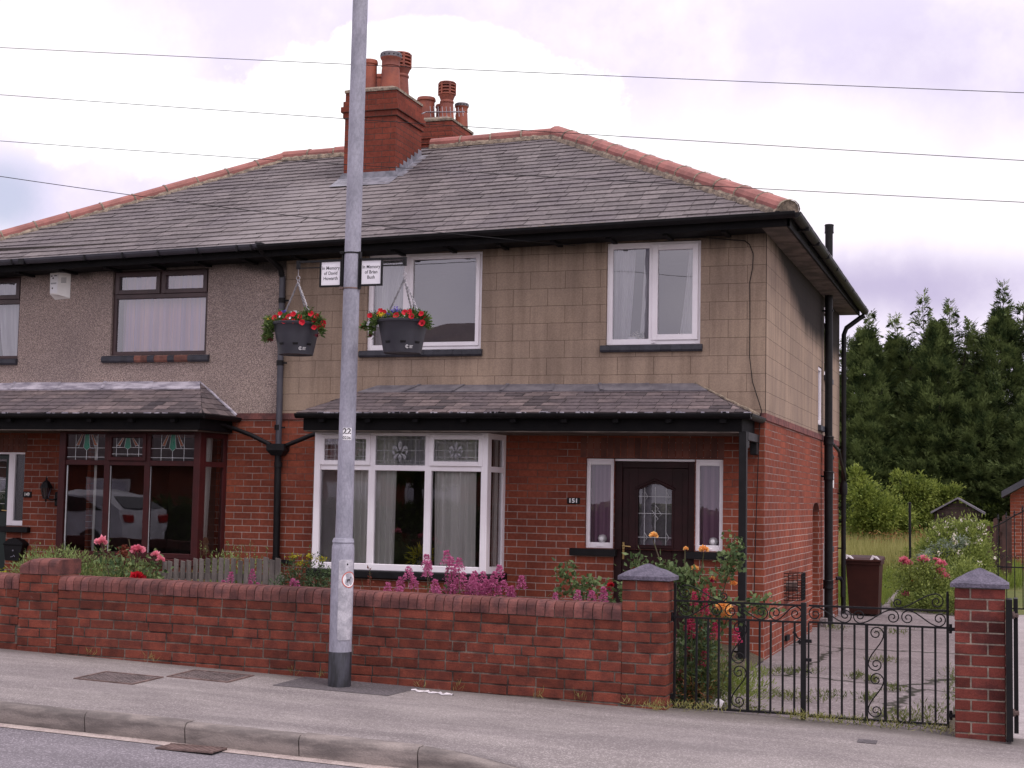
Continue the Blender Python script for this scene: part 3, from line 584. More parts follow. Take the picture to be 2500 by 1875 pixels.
def wall_main():
    r=thing('garden_wall','long low brick wall with a rounded coping between the two brick piers','wall',(-2.8,-4.6,0))
    T=lambda x:-.0095*(x+.3)
    x0,x1,yf=-5.24,-.318,-4.69
    b=MB()
    for k in range(11):
        z=.584-C7*(k+1)+.0095
        off=[.0,.1125,.03,.1125,.06,.17][k%6]+(.1125 if k%2 else 0)
        brickrow(b,x0,x1,z,.066,yf,.05,off%.22,tilt=T,headers=(k in (3,4)))
    b.build('bricks','gbrick',r)
    b=MB(); V=[(x,y,z+T(x)) for x in (x0,x1) for y,z in ((yf+.007,-.3),(yf+.007,.588),(yf+.215,.588),(yf+.215,-.3))]
    b.add(V,[(0,1,5,4),(1,2,6,5),(2,3,7,6)]); b.build('mortar_joints','mortar',r)
    b=MB(); coping(b,x0,x1,.590,.703,yf,.225,tilt=T); b.build('coping','coping',r)
    b=MB(); V=[(x,y,z+T(x)) for x in (x0,x1) for y,z in ((yf+.002,.588),(yf+.002,.64),(yf+.05,.692),(yf+.215,.694))]
    b.add(V,[(k,k+1,4+k+1,4+k) for k in range(3)]); b.build('coping_joints','mortar',r)
wall_main()
def wall_left():
    r=thing('garden_wall','lower brick wall running out of the left edge, left of the stepped brick pier','wall',(-8,-4.6,0))
    T=lambda x:-.012*(x+5.6)
    x0,x1,yf=-12,-5.635,-4.69; b=MB()
    for k in range(11):
        z=.62-C7*(k+1)+.0095; brickrow(b,x0,x1,z,.066,yf,.05,[.05,.16,.1,.0][k%4],tilt=T,headers=(k==4))
    b.build('bricks','gbrick',r)
    b=MB(); V=[(x,y,z+T(x)) for x in (x0,x1) for y,z in ((yf+.007,-.1),(yf+.007,.624),(yf+.215,.624),(yf+.215,-.1))]
    b.add(V,[(0,1,5,4),(1,2,6,5)]); b.build('mortar_joints','mortar',r)
    b=MB(); coping(b,x0,x1,.626,.742,yf,.225,tilt=T); b.build('coping','coping',r)
wall_left()
def step_pier():
    r=thing('brick_pier','stepped brick pier with rounded brick top at the left end of the wall','pier',(-5.43,-4.6,0))
    x0,x1,yf=-5.632,-5.243,-4.695; b=MB()
    for k in range(13):
        z=.755-C7*(k+1)+.0095; brickrow(b,x0,x1,z,.066,yf,.05,[0,.1125][k%2])
    for k in range(3):
        z=.755-C7*(k+1)+.0095
        b.box(x1-.05,x1+.001,yf+.06,yf+.3,z,z+.066,.003); b.box(x0-.001,x0+.05,yf+.06,yf+.3,z,z+.066,.003)
    b.build('bricks','gbrick',r)
    b=MB(); b.box(x0+.006,x1-.006,yf+.007,yf+.32,-.2,.757); b.build('mortar_joints','mortar',r)
    b=MB(); n=4; p=(x1-x0)/n; yb=yf+.33
    for i in range(n):
        a=x0+i*p+.003; c=x0+(i+1)*p-.003; top=.885 if i else .885
        rr=.05
        prof=[(yf-.006,.76),(yf-.006,top-rr)]+[(yf-.006+rr*(1-math.cos(q)),top-rr+rr*math.sin(q)) for q in (.5,1.,PI/2)]+[(yb,top),(yb,.76)]
        m=len(prof)
        ta=.10 if i==0 else 0
        V=[(a,y,z-(ta*(z-.76)/.125*.45)) for y,z in prof]+[(c,y,z) for y,z in prof]
        b.add(V,[tuple(range(m)),tuple(range(2*m-1,m-1,-1))]+[(k,(k+1)%m,m+(k+1)%m,m+k) for k in range(m)])
    b.build('coping','coping',r)
step_pier()
def pier(name_label,x0,x1,yf,yb,ztop,zbot,mort,capz,apex,phase,mat='gbrick2'):
    r=thing('gate_pier',name_label,'gate pier',((x0+x1)/2,(yf+yb)/2,zbot),'brick gate piers with pyramid caps')
    b=MB(); k=0; z=ztop-C7
    while z>zbot-.08:
        pat=[(x0,x0+.1025),(x0+.112,x1)] if (k+phase)%2==0 else [(x0,x0+.215),(x0+.2245,x1)]
        for a,c in pat:
            b.box(a+rnd.uniform(0,.002),c-rnd.uniform(0,.002),yf+rnd.uniform(-.002,.002),yf+.09,z+.0095,z+C7-.001,.0035)
        for s,xx in ((1,x1),(0,x0)):
            pt=[(yf+.1,yf+.2),(yf+.21,yb)] if (k+phase)%2==0 else [(yf+.1,yb)]
            for a,c in pt: b.box(xx-.09 if s else xx+rnd.uniform(-.002,.002),xx+rnd.uniform(-.002,.002) if s else xx+.09,a,c,z+.0095,z+C7-.001,.0035)
        z-=C7; k+=1
    b.build('bricks',mat,r)
    b=MB(); b.box(x0+.006,x1-.006,yf+.006,yb-.003,zbot-.1,ztop+.002); b.build('mortar_joints',mort,r)
    o=.028; b=MB(); cx,cy=(x0+x1)/2,(yf+yb)/2; n=7
    V=[];
    lo=[(x0-o,yf-o),(x1+o,yf-o),(x1+o,yb+o),(x0-o,yb+o)]
    V+=[(x,y,capz) for x,y in lo]+[(x,y,capz+.028) for x,y in lo]
    F=[(3,2,1,0)]+[(i,(i+1)%4,4+(i+1)%4,4+i) for i in range(4)]
    # sloping faces in small steps with a worn, uneven surface
    base=len(V); G=[]
    for j in range(n+1):
        t=j/n; s=1-t
        if j==n: ring=[(cx,cy,apex)]
        else:
            ring=[]
            for e in range(4):
                a=lo[e]; c=lo[(e+1)%4]
                for q in range(4):
                    u=q/4; x=a[0]+(c[0]-a[0])*u; y=a[1]+(c[1]-a[1])*u
                    x=cx+(x-cx)*s; y=cy+(y-cy)*s; zz=capz+.028+(apex-capz-.028)*(t+.06*math.sin(PI*t))
                    ring.append((x,y,zz+(rnd.uniform(-.004,.004) if j else rnd.uniform(-.003,.002))))
        G.append(len(V)); V+=ring
    for j in range(n-1):
        for q in range(16): F.append((G[j]+q,G[j]+(q+1)%16,G[j+1]+(q+1)%16,G[j+1]+q))
    for q in range(16): F.append((G[n-1]+q,G[n-1]+(q+1)%16,G[n]))
    b.add(V,F); b.build('cap','cap',r)
pier('brick gate pier with pyramid cap where the long wall ends, left of the gates',-.318,.025,-4.69,-4.45,.885,-.12,'mortar',.892,1.012,0,'gbrick')
pier('free-standing brick pier with pale mortar and pyramid cap, right of the gates',2.058,2.392,-4.69,-4.36,.915,-.16,'mortar_pale',.922,1.055,0)
# ================================================================ gates
def spiral(c,r0,r1,a0,turns,n=22):
    """points from the outside to the centre, in the x-z plane"""
    return [(c[0]+(r0+(r1-r0)*(i/n)**.8)*math.cos(a0+turns*2*PI*i/n),c[1]+(r0+(r1-r0)*(i/n)**.8)*math.sin(a0+turns*2*PI*i/n)) for i in range(n+1)]
def sscroll(ax,bx,zm,h,up=True,rA=None,rB=None):
    """S scroll lying between two rails; spiral centres at ax and bx"""
    rA=rA or h*.5; rB=rB or h*.5; s=1 if up else -1
    # spiral A: leaves at its bottom, diagonal to the top of B
    A=spiral((ax,0),rA,.010,-PI/2,-1.45); B=spiral((bx,0),rB,.010,PI/2,-1.45)
    mid=[]
    p0=A[0];p1=B[0]
    for i in range(1,8):
        t=i/8; mid.append((p0[0]+(p1[0]-p0[0])*t,p0[1]+(p1[1]-p0[1])*sm(t)))
    P=list(reversed(A))+mid+B
    return [(x,zm+s*z) for x,z in P]
def gate(name_label,x0,x1,yg,bars,zr1,zr2,zb,hinge,panel,scrolls,corner):
    r=thing('driveway_gate',name_label,'gate',((x0+x1)/2,yg,zb),'black wrought iron driveway gates')
    hx=x0 if hinge<0 else x1
    b=MB(); b.box(hx-.009,hx+.009,yg-.009,yg+.009,zb-.02,zr1+.125,.002)
    b.lathe((hx,yg,zr1+.125),[(.009,0),(.006,.012),(0.,.014)],8); b.build('hinge_stile','black',r)
    b=MB()
    for z,t in ((zr1,.007),(zr2,.007),(zb,.008)):
        b=MB(); b.box(x0+.009 if hinge<0 else x0,x1-.009 if hinge>0 else x1,yg-.008,yg+.008,z-t,z+t); b.build('rail','black',r)
    for x in bars:
        b=MB(); t=.011 if x in panel else .0075
        b.box(x-t,x+t,yg-.006,yg+.006,zb+.008,zr2-.007); b.build('bar','black',r)
    h=zr1-zr2-.014; zm=(zr1+zr2)/2
    for a,c,up in scrolls:
        b=MB(); b.tube([(x,yg,z) for x,z in sscroll(a,c,zm,h,up)],.0045,6); b.build('scroll','black',r)
    # upright panel of two stacked S scrolls
    pa,pc=panel; w_=pc-pa-.022; H=(zr2-zb-.02)/2; xm=(pa+pc)/2
    for k in range(2):
        zt=zr2-.007-k*H; rr=w_*.5
        A=spiral((xm,zt-rr),rr,.010,0,1.45); B=spiral((xm,zt-H+rr),rr,.010,PI,1.45)
        p0=A[0];p1=B[0]; mid=[(p0[0]+(p1[0]-p0[0])*sm(i/9),p0[1]+(p1[1]-p0[1])*i/9) for i in range(1,9)]
        P=list(reversed(A))+mid+B
        b=MB(); b.tube([(x,yg,z) for x,z in P],.0045,6); b.build('panel_scroll','black',r)
    # corner scroll above the top rail
    d=1 if hinge<0 else -1
    A=spiral((hx+d*(.075),zr1+.062),.055,.010,PI/2,(1 if d>0 else -1)*1.5); B=spiral((hx+d*corner,zr1+.045),.036,.008,-PI/2,(1 if d>0 else -1)*1.4)
    p0=A[0];p1=B[0]; mid=[(p0[0]+(p1[0]-p0[0])*(i/9),p0[1]+(p1[1]-p0[1])*sm(i/9)) for i in range(1,9)]
    b=MB(); b.tube([(x,yg,z) for x,z in list(reversed(A))+mid+B],.0045,6); b.build('corner_scroll','black',r)
    return r
gl=gate('left leaf of the black scrolled driveway gates, hinged on the pier at the wall end',.055,.985,-4.55,[.137,.22,.305,.386,.469,.601,.686,.767,.855,.939],.743,.622,-.037,-1,(.469,.601),[(.13,.36,True),(.475,.70,False),(.80,.945,True)],.36)
b=MB(); b.box(.985,1.022,-4.57,-4.53,-.07,.765,.003); b.build('meeting_stile','black',gl)
b=MB()
for z in (.49,.355): b.box(1.022,1.062,-4.562,-4.54,z-.012,z+.012,.002)
b.tube([(1.022,-4.55,.27),(1.03,-4.55,.275),(1.05,-4.55,.268),(1.065,-4.55,.26)],.005,6)
b.tube([(.985,-4.55,.50),(.96,-4.55,.51),(.945,-4.55,.54),(.925,-4.55,.55)],.006,6); b.tube([(.985,-4.55,.47),(.965,-4.55,.49)],.012,6)
b.build('latch','black',gl)
gr=gate('right leaf of the black scrolled driveway gates, hinged on the free-standing pier',1.04,2.007,-4.55,[1.11,1.193,1.277,1.365,1.45,1.58,1.666,1.75,1.835,1.923],.745,.627,-.045,1,(1.45,1.58),[(1.085,1.30,False),(1.40,1.63,True),(1.735,1.95,False)],.34)
b=MB(); b.box(1.034,1.046,-4.556,-4.544,-.05,.622); b.build('closing_stile','black',gr)
for g_,x,d in ((gl,.055,-1),(gr,2.007,1)):
    for z in (.62,.02):
        b=MB(); b.box(x,x+d*.055,-4.562,-4.538,z-.012,z+.012,.002); b.tube([(x+d*.02,-4.55,z-.03),(x+d*.02,-4.55,z+.035)],.010,8); b.build('hinge','black',g_)
# folded steel gate post next door
r=thing('steel_gate_post','pair of square black steel posts bolted together, right of the free-standing pier','post',(2.43,-4.6,-.1))
b=MB(); b.box(2.396,2.440,-4.78,-4.60,-.10,.855,.003); b.build('front_post','black',r)
b=MB(); b.box(2.446,2.476,-4.66,-4.50,-.06,.855,.003); b.build('rear_post','black',r)
for z in (.72,.06):
    b=MB(); b.tube([(2.44,-4.70,z),(2.44,-4.70,z+.05)],.014,8); b.box(2.43,2.48,-4.71,-4.66,z+.01,z+.035,.003); b.tube([(2.452,-4.70,z+.022),(2.452,-4.73,z+.022)],.012,6); b.build('hinge','rust',r)

# ================================================================ lamp post
LX,LY=-2.474,-4.97
def lx(z): return LX+.0035*z
lp=thing('lamp_post','tall galvanised street lamp column in front of the brick wall','lamp post',(LX,LY,.05))
b=MB(); b.lathe((LX,LY,0),[(.0865,1.115),(.078,1.145),(.0655,1.15)],32)
V=[];prof=[(.068,1.148),(.0655,1.6),(.064,3.0),(.060,5.5),(.052,8.5)]
k=len(b.v); vs=[]
for r_,z in prof:
    for q in range(32): vs.append((lx(z)+r_*math.cos(2*PI*q/32),LY+r_*math.sin(2*PI*q/32),z))
b.add(vs,[(i*32+q,i*32+(q+1)%32,(i+1)*32+(q+1)%32,(i+1)*32+q) for i in range(len(prof)-1) for q in range(32)])
b.build('shaft','galv',lp,smooth=True)
b=MB(); b.lathe((LX,LY,0),[(.0875,.275),(.0875,1.055),(.0865,1.075),(.0745,1.135),(.068,1.143)],32); b.build('base_compartment','galv',lp,smooth=True)
b=MB(); b.lathe((LX,LY,0),[(.089,.0),(.0888,.276),(.0876,.279)],32); b.build('painted_foot','paintb',lp,smooth=True)
def curved(name,a0,a1,z0,z1,rr,th,mat,parent,zr=0,n=10,m_=2,smooth=True):
    b=MB(); V=[]
    for i in range(n+1):
        a=a0+(a1-a0)*i/n
        e=min(i,n-i)/n; cut=zr*(1-min(1,e*n/1.6))
        for rad in (rr,rr+th):
            for z in (z0+cut,z1-cut): V.append((LX+rad*math.cos(a),LY+rad*math.sin(a),z))
    F=[]
    for i in range(n):
        k=i*4
        F+=[(k+2,k+6,k+7,k+3),(k+1,k+3,k+7,k+5),(k,k+4,k+6,k+2)]
    F+=[(0,2,3,1),(n*4,n*4+1,n*4+3,n*4+2)]
    b.add(V,F); return b.build(name,mat,parent,smooth=False)
# direction of the viewer from the column: about +X 25 degrees
va=math.atan2(-15.59-LY,2.45-LX)
D0=va-.32; D1=va+1.10
dr=curved('access_door',D0,D1,.37,.985,.0872,.004,'galvd',lp,.014,14)
b=MB(); aa=va+.42; n_=(math.cos(aa),math.sin(aa)); b.tube([(LX+.089*n_[0],LY+.089*n_[1],.95),(LX+.0935*n_[0],LY+.0935*n_[1],.95)],.0065,10); b.build('lock','black',dr)
# round sticker on the door (wrapped on the column)
def disc(ac,zc,rad,rr,mat,parent,name,inner=0,n=40):
    b=MB(); V=[];F=[]
    for j,q in enumerate((inner,rad)):
        for i in range(n):
            t=2*PI*i/n; a=ac+q*math.cos(t)/rr; V.append((LX+rr*math.cos(a),LY+rr*math.sin(a),zc+q*math.sin(t)))
    F=[(i,(i+1)%n,n+(i+1)%n,n+i) for i in range(n)]
    if inner==0: F=[tuple(n+i for i in range(n))]
    b.add(V,F); return b.build(name,mat,parent,fix=False)
SA=va+.62
st=disc(SA,.832,.062,.0935,'redring',lp,'dog_sticker',.054)
disc(SA,.832,.054,.0935,'white',st,'sticker_face')
def poly_on(ac,zc,polys,rr,mat,parent,name):
    b=MB()
    for P in polys: b.add([(LX+rr*math.cos(ac+x/rr),LY+rr*math.sin(ac+x/rr),zc+z) for x,z in P],[tuple(range(len(P)))])
    return b.build(name,mat,parent,fix=False)
dog=[[(-.016,.004),(.010,.004),(.010,-.006),(-.010,-.006)],[(-.016,.004),(-.009,.001),(-.013,-.012),(-.019,-.022),(-.023,-.022),(-.018,-.010)],[(-.010,-.004),(-.006,-.004),(-.009,-.021),(-.013,-.021)],
     [(.004,.003),(.010,.003),(.011,-.021),(.007,-.021)],[(.006,.003),(.012,.005),(.016,.016),(.012,.017)],[(.011,.014),(.014,.023),(.021,.022),(.022,.016),(.016,.013)]]
poly_on(SA-.02,.832,dog,.0938,'ink',st,'dog_figure')
poly_on(SA,.832,[[(-.024,-.036),(.024,-.036),(.024,-.0375),(-.024,-.0375)],[(-.018,-.041),(.018,-.041),(.018,-.0425),(-.018,-.0425)]],.0938,'inkg',st,'small_print')
# column number label
pa=va-.12
b=MB(); V=[];n=8;rr=.0665
for i in range(n+1):
    a=va-.52+i/n*1.06; V+=[(lx(1.95)+rr*math.cos(a),LY+rr*math.sin(a),1.905),(lx(1.95)+rr*math.cos(a),LY+rr*math.sin(a),2.0)]
b.add(V,[(2*i,2*i+2,2*i+3,2*i+1) for i in range(n)]); nl=b.build('number_label','white',lp,fix=False)
def wraptext(s,size,ac,zc,rr,mat,parent,bold=0,sx=1.):
    o=text(s,size,(0,0,0),(1,0,0),(0,0,1),mat,parent,bold=bold,sx=sx); L=root_loc(parent)
    for v in o.data.vertices:
        x=v.co.x+L.x; z=v.co.z+L.z; a=ac+x/rr; ra=rr-(v.co.y+L.y)
        v.co=Vector((lx(1.95)+ra*math.cos(a)-L.x,LY+ra*math.sin(a)-L.y,zc+z-L.z))
    return o
wraptext('22',.062,va-.02,1.972,.0672,'ink',nl,.0012,1.08); wraptext('0236',.030,va-.03,1.922,.0672,'ink',nl,.0004,1.1)
# bands and brackets
for z in (3.375,3.095):
    b=MB(); b.lathe((lx(z),LY,0),[(.0655,z-.006),(.0675,z-.005),(.0675,z+.005),(.0655,z+.006)],28); b.box(lx(z)-.085,lx(z)-.05,LY-.055,LY-.03,z-.008,z+.010,.002); b.build('strap','rust' if z<3.2 else 'black',lp)
def bracket(d,x_in,x_out,lines,lab,slab,blab,off):
    br=MB(); y=LY-.01
    # frame round the sign plus the arm
    xs=x_in; xf=x_in+d*.19
    for a,c,z0,z1 in ((xs,xs+d*.012,3.12,3.322),(xf-d*.012,xf,3.115,3.322)): br.box(a,c,y-.010,y+.010,z0,z1)
    br.box(xs,xf,y-.011,y+.011,3.112,3.125); br.box(xs,xf,y-.011,y+.011,3.318,3.330)
    br.box(xs-d*.06,x_out,y-.0105,y+.0105,3.312,3.328)
    br.box(xf,x_out-d*.01,y-.004,y+.004,3.266,3.274)
    br.box(x_out-d*.022,x_out+d*.004,y-.012,y+.012,3.262,3.330); br.box(xs-d*.06,xs,y-.008,y+.008,3.114,3.126)
    br.box(lx(3.2)+d*.066,lx(3.2)+d*.078,LY-.028,LY+.008,3.09,3.385)
    o=br.build('bracket_arm','black',lp)
    sg=MB(); sg.box(xs+d*.014,xf-d*.014,y-.0035,y-.0005,3.127,3.316); so=sg.build('memorial_sign','sign'); tag(so,slab,'sign','white memorial plaques on the lamp post')
    xc=(xs+xf)/2
    for i,l in enumerate(lines): text(l,.038,(xc,y-.0040,3.262-.041*i),(1,0,0),(0,0,1),'ink',so,sx=.90,bold=.0002)
    return x_out-d*.010
hl=bracket(-1,-2.545,-2.935,('In Memory','of David','Howarth'),'', 'white memorial plaque on the left arm, the one ending in Howarth','',0)
hr=bracket(1,-2.388,-2.003,('In Memory','of Brian','Bush'),'', 'white memorial plaque on the right arm, the one ending in Bush','',0)

def ring(b,c,r,t,ax=(1,0,0),n=12):
    a=Vector(ax).normalized(); u=a.cross(Vector((0,0,1))); u=u.normalized() if u.length>.01 else Vector((1,0,0)); w_=a.cross(u)
    pts=[Vector(c)+(u*math.cos(2*PI*i/n)+w_*math.sin(2*PI*i/n))*r for i in range(n+1)]; b.tube(pts,t,5,False)
def chain(b,A,B,link=.020):
    A=Vector(A);B=Vector(B); n=max(3,int((B-A).length/(link*.72))); d=(B-A).normalized(); s=d.cross(Vector((0,1,0))).normalized(); t=d.cross(s)
    for i in range(n):
        c=A+(B-A)*((i+.5)/n); u=s if i%2 else t
        pts=[c+d*math.cos(2*PI*k/8)*link*.55+u*math.sin(2*PI*k/8)*link*.30 for k in range(9)]; b.tube(pts,.0030,5,False)
def basket(hx,cx,rtop,rbot,zt,zb,lab,flowers,seed,trail):
    global NR; st_=NR; NR=np.random.RandomState(seed)
    y=LY-.01
    r=thing('hanging_basket',lab,'hanging basket',(cx,y,zb),'grey hanging baskets on the lamp post')
    b=MB(); prof=[(rbot*.6,zb+.010),(rbot*.97,zb+.006),(rbot,zb),(rbot*1.01,zb+.008)]+[(rbot+(rtop-rbot)*t,zb+(zt-zb)*t) for t in (.3,.6,.88)]+[(rtop,zt-.022),(rtop+.010,zt-.020),(rtop+.014,zt-.004),(rtop+.008,zt),(rtop-.008,zt-.003),(rtop-.012,zt-.03),(0.,zt-.035)]
    b.lathe((cx,y,0),prof,40); pot=b.build('pot','basket',r,smooth=True)
    for a in (-1.95,-1.15,-.4,2.6):
        b=MB(); aa=a; rr=rbot+(rtop-rbot)*.30+.001
        u=Vector((math.cos(aa),math.sin(aa),0)); s=Vector((-u.y,u.x,0)); c=Vector((cx,y,zb+(zt-zb)*.31))+u*rr
        b.add([c-s*.022+Vector((0,0,.006)),c+s*.022+Vector((0,0,.006)),c+s*.018-u*.004-Vector((0,0,.010)),c-s*.018-u*.004-Vector((0,0,.010)),c-s*.022+u*.005+Vector((0,0,.007)),c+s*.022+u*.005+Vector((0,0,.007)),c+s*.02+u*.004-Vector((0,0,.004)),c-s*.02+u*.004-Vector((0,0,.004))],[(4,5,6,7),(0,1,5,4),(2,3,7,6)]); b.build('drain_lip','black',pot)
    # maker's mark: small curl and four fine lines
    aa=math.atan2(-15.59-y,2.45-cx)+.32; t=.16; rr=rbot+(rtop-rbot)*t+.0025; zc=zb+(zt-zb)*t
    u=Vector((math.cos(aa),math.sin(aa),0)); s=Vector((-u.y,u.x,0)); sl=(rtop-rbot)/(zt-zb); n_=Vector((u.x*sl,u.y*sl,1)).normalized()
    c=Vector((cx,y,zc))+u*rr; b=MB()
    pts=[c-s*.014+s*math.cos(q)*.012+n_*math.sin(q)*.012 for q in [i*.42+.7 for i in range(13)]]; b.tube(pts,.0018,5)
    pts=[c-s*.014+s*math.cos(q)*.005+n_*math.sin(q)*.005 for q in [i*.6+.7 for i in range(9)]]; b.tube(pts,.0015,5)
    for i in range(4):
        a_=c+s*.004+n_*(.009-.0062*i); b.tube([a_,a_+s*(.024 if i else .028)],.0011,4)
    b.build('makers_mark','white',pot)
    b=MB(); hz=3.262; hook=Vector((hx,y,hz))
    b.tube([hook,hook-Vector((0,0,.055))],.0028,6); ring(b,hook-Vector((0,0,.07)),.016,.0028,(0,1,0)); ring(b,hook-Vector((.004,0,.095)),.010,.0022,(1,.3,0)); ring(b,hook-Vector((-.006,0,.10)),.011,.0022,(.3,1,0))
    j=hook-Vector((0,0,.105))
    for a in (2.85,-.35,-1.95+3.4):
        e=Vector((cx+math.cos(a)*(rtop-.004),y+math.sin(a)*(rtop-.004),zt)); chain(b,j,e)
    b.build('chain','chain',r)
    # foliage mound and trails
    P,D=blobpts((cx,y,zt+.012),(rtop*1.10,rtop*1.0,.055),1500,.5); P=P[P[:,2]>zt-.03]
    for tx,ty,tz,k,sp_ in trail:
        q,_d=blobpts((cx+tx,y+ty,zt+tz),(sp_,sp_*.8,sp_*1.1),k,.1); P=np.concatenate([P,q])
    V,F=leaves(P,.036,.013,D=P-np.array([cx,y,zt-.08]),spread=1.3); fo=npmesh('foliage',V,F,'basil',r)
    for (fx,fy,fz,s,mt,kind) in flowers:
        c=np.array([cx+fx,y+fy,zt+fz]); b=MB()
        dirv=Vector((fx*.5+.05,-1+fx*0,fz*2+.25)).normalized()
        if kind=='p':
            tX=dirv.cross(Vector((0,0,1))).normalized(); tY=tX.cross(dirv); V=[Vector(c)-dirv*s*.35]; n=15
            for i in range(n):
                q=2*PI*i/n+rnd.random(); rr_=s*(.5+.06*math.cos(5*q)); V.append(Vector(c)+tX*math.cos(2*PI*i/n)*rr_+tY*math.sin(2*PI*i/n)*rr_+dirv*rnd.uniform(-.003,.004))
            b.add(V,[(0,1+i,1+(i+1)%n) for i in range(n)]); b.build('petunia',mt,r,fix=False)
        else:
            q,dd=blobpts(c,(s,s*.7,s*.7),26 if kind=='b' else 14,.0); V,F=leaves(q,.014,.011,spread=2); npmesh('small_flowers',V,F,mt,r)
    NR=st_
def fl(pts,mt,s=.046,k='p'): return [(x,y,z,s*rnd.uniform(.85,1.15),mt,k) for x,y,z in pts]
basket(hl,-2.925,.185,.135,2.832,2.578,'grey flower basket hanging from the left arm, with purple and yellow blooms at its left',
  fl([(-.065,-.17,.055),(.045,-.16,.052),(.015,-.18,.028),(-.015,-.19,-.005),(.06,-.18,-.005),(.105,-.16,.03),(.17,-.1,.06),(.21,-.08,.04),(.25,-.04,-.03),(.23,-.08,-.045),(.255,-.05,-.01),(.13,-.17,-.015),(-.12,-.15,.03),(.19,-.08,.015),(.205,-.11,-.05)],'redr')
  +fl([(-.055,-.19,.03),(.035,-.19,.018)],'wht',.018)+fl([(-.24,-.03,.025),(-.215,-.06,.028)],'yell',.026,'b')+fl([(-.10,-.03,.09),(-.12,-.02,.085)],'blue',.03,'b')+fl([(.04,-.1,.075),(-.02,-.05,.075)],'wht',.02,'b')
  +fl([(-.25,-.05,-.09),(-.23,-.06,-.10),(-.20,-.1,-.13),(-.17,-.12,-.14),(.22,-.08,-.11)],'dkr',.024,'b'),3,
  [(-.245,-.05,-.12,60,.03),(-.15,-.13,-.03,70,.03),(.255,-.07,-.09,40,.025),(-.20,-.06,-.015,260,.065),(-.21,-.05,-.075,150,.045),(-.18,-.09,-.12,70,.035),(.20,-.06,-.01,240,.062),(.235,-.06,-.06,80,.032),(.12,-.05,.05,150,.06),(-.1,-.05,.045,120,.05)])
basket(hr,-2.015,.195,.145,2.832,2.578,'grey flower basket hanging from the right arm, with a cluster of small violet blooms',
  fl([(-.22,-.14,.03),(-.14,-.12,.07),(-.11,-.12,.055),(-.30,-.10,-.05),(.02,-.19,.02),(.08,-.16,.045),(.115,-.15,.05),(.19,-.1,.04),(.14,-.17,.012),(.22,-.08,.0),(.21,-.13,-.035),(-.16,-.1,.05)],'redr')
  +fl([(-.105,-.16,.03),(-.13,-.15,.035)],'yell',.02,'b')+fl([(-.03,-.14,.055),(.005,-.12,.06),(-.055,-.15,.03),(-.02,-.1,.08)],'blue',.042,'b')
  +fl([(-.235,-.12,-.02),(-.245,-.12,-.035)],'wht',.022)+fl([(-.22,-.12,-.12),(.20,-.12,-.05)],'dkr',.02,'b'),9,
  [(-.27,-.10,-.05,60,.035),(-.16,-.15,-.03,60,.028),(.24,-.10,-.05,60,.03),(-.19,-.08,.0,230,.06),(-.22,-.08,-.06,110,.04),(-.205,-.1,-.11,40,.025),(.18,-.06,.0,220,.06),(.21,-.08,-.03,80,.03),(.10,-.05,.03,160,.06)])
# ================================================================ houses
HA=thing('semi_detached_house','house with pale block-lined upper wall, white windows and number 151','house',(-2.8,3.4,-.1))
HB=thing('semi_detached_house','pebble-dashed house with brown windows and number 149, cut by the left edge','house',(-8.4,3.4,.1))
def cells(xs,zs,ops):
    for i in range(len(xs)-1):
        for j in range(len(zs)-1):
            cx=(xs[i]+xs[i+1])/2; cz=(zs[j]+zs[j+1])/2
            if not any(a<cx<c and d<cz<e for a,c,d,e in ops): yield xs[i],xs[i+1],zs[j],zs[j+1]
def wall_y(name,y,x0,x1,z0,z1,ops,mat,parent,rev=.10,topf=None):
    xs=sorted({x0,x1}|{v for o in ops for v in o[:2]}); zs=sorted({z0,z1}|{v for o in ops for v in o[2:]})
    b=MB()
    for a,c,d,e in cells(xs,zs,ops): b.quad((a,y,d),(c,y,d),(c,y,e),(a,y,e))
    for a,c,d,e in ops:
        b.quad((a,y,d),(a,y+rev,d),(a,y+rev,e),(a,y,e)); b.quad((c,y,e),(c,y+rev,e),(c,y+rev,d),(c,y,d))
        b.quad((a,y,e),(a,y+rev,e),(c,y+rev,e),(c,y,e)); b.quad((a,y+rev,d),(a,y,d),(c,y,d),(c,y+rev,d))
    return b.build(name,mat,parent,fix=False)
def wall_x(name,x,y0,y1,z0,z1,ops,mat,parent,rev=-.10):
    xs=sorted({y0,y1}|{v for o in ops for v in o[:2]}); zs=sorted({z0,z1}|{v for o in ops for v in o[2:]})
    b=MB()
    for a,c,d,e in cells(xs,zs,ops): b.quad((x,a,d),(x,c,d),(x,c,e),(x,a,e))
    for a,c,d,e in ops:
        b.quad((x,a,d),(x+rev,a,d),(x+rev,a,e),(x,a,e)); b.quad((x,c,e),(x+rev,c,e),(x+rev,c,d),(x,c,d))
        b.quad((x,a,e),(x+rev,a,e),(x+rev,c,e),(x,c,e)); b.quad((x+rev,a,d),(x,a,d),(x,c,d),(x+rev,c,d))
    return b.build(name,mat,parent,fix=False)
ZB=2.42
ze=lambda x:4.44+.0195*(x-.31)
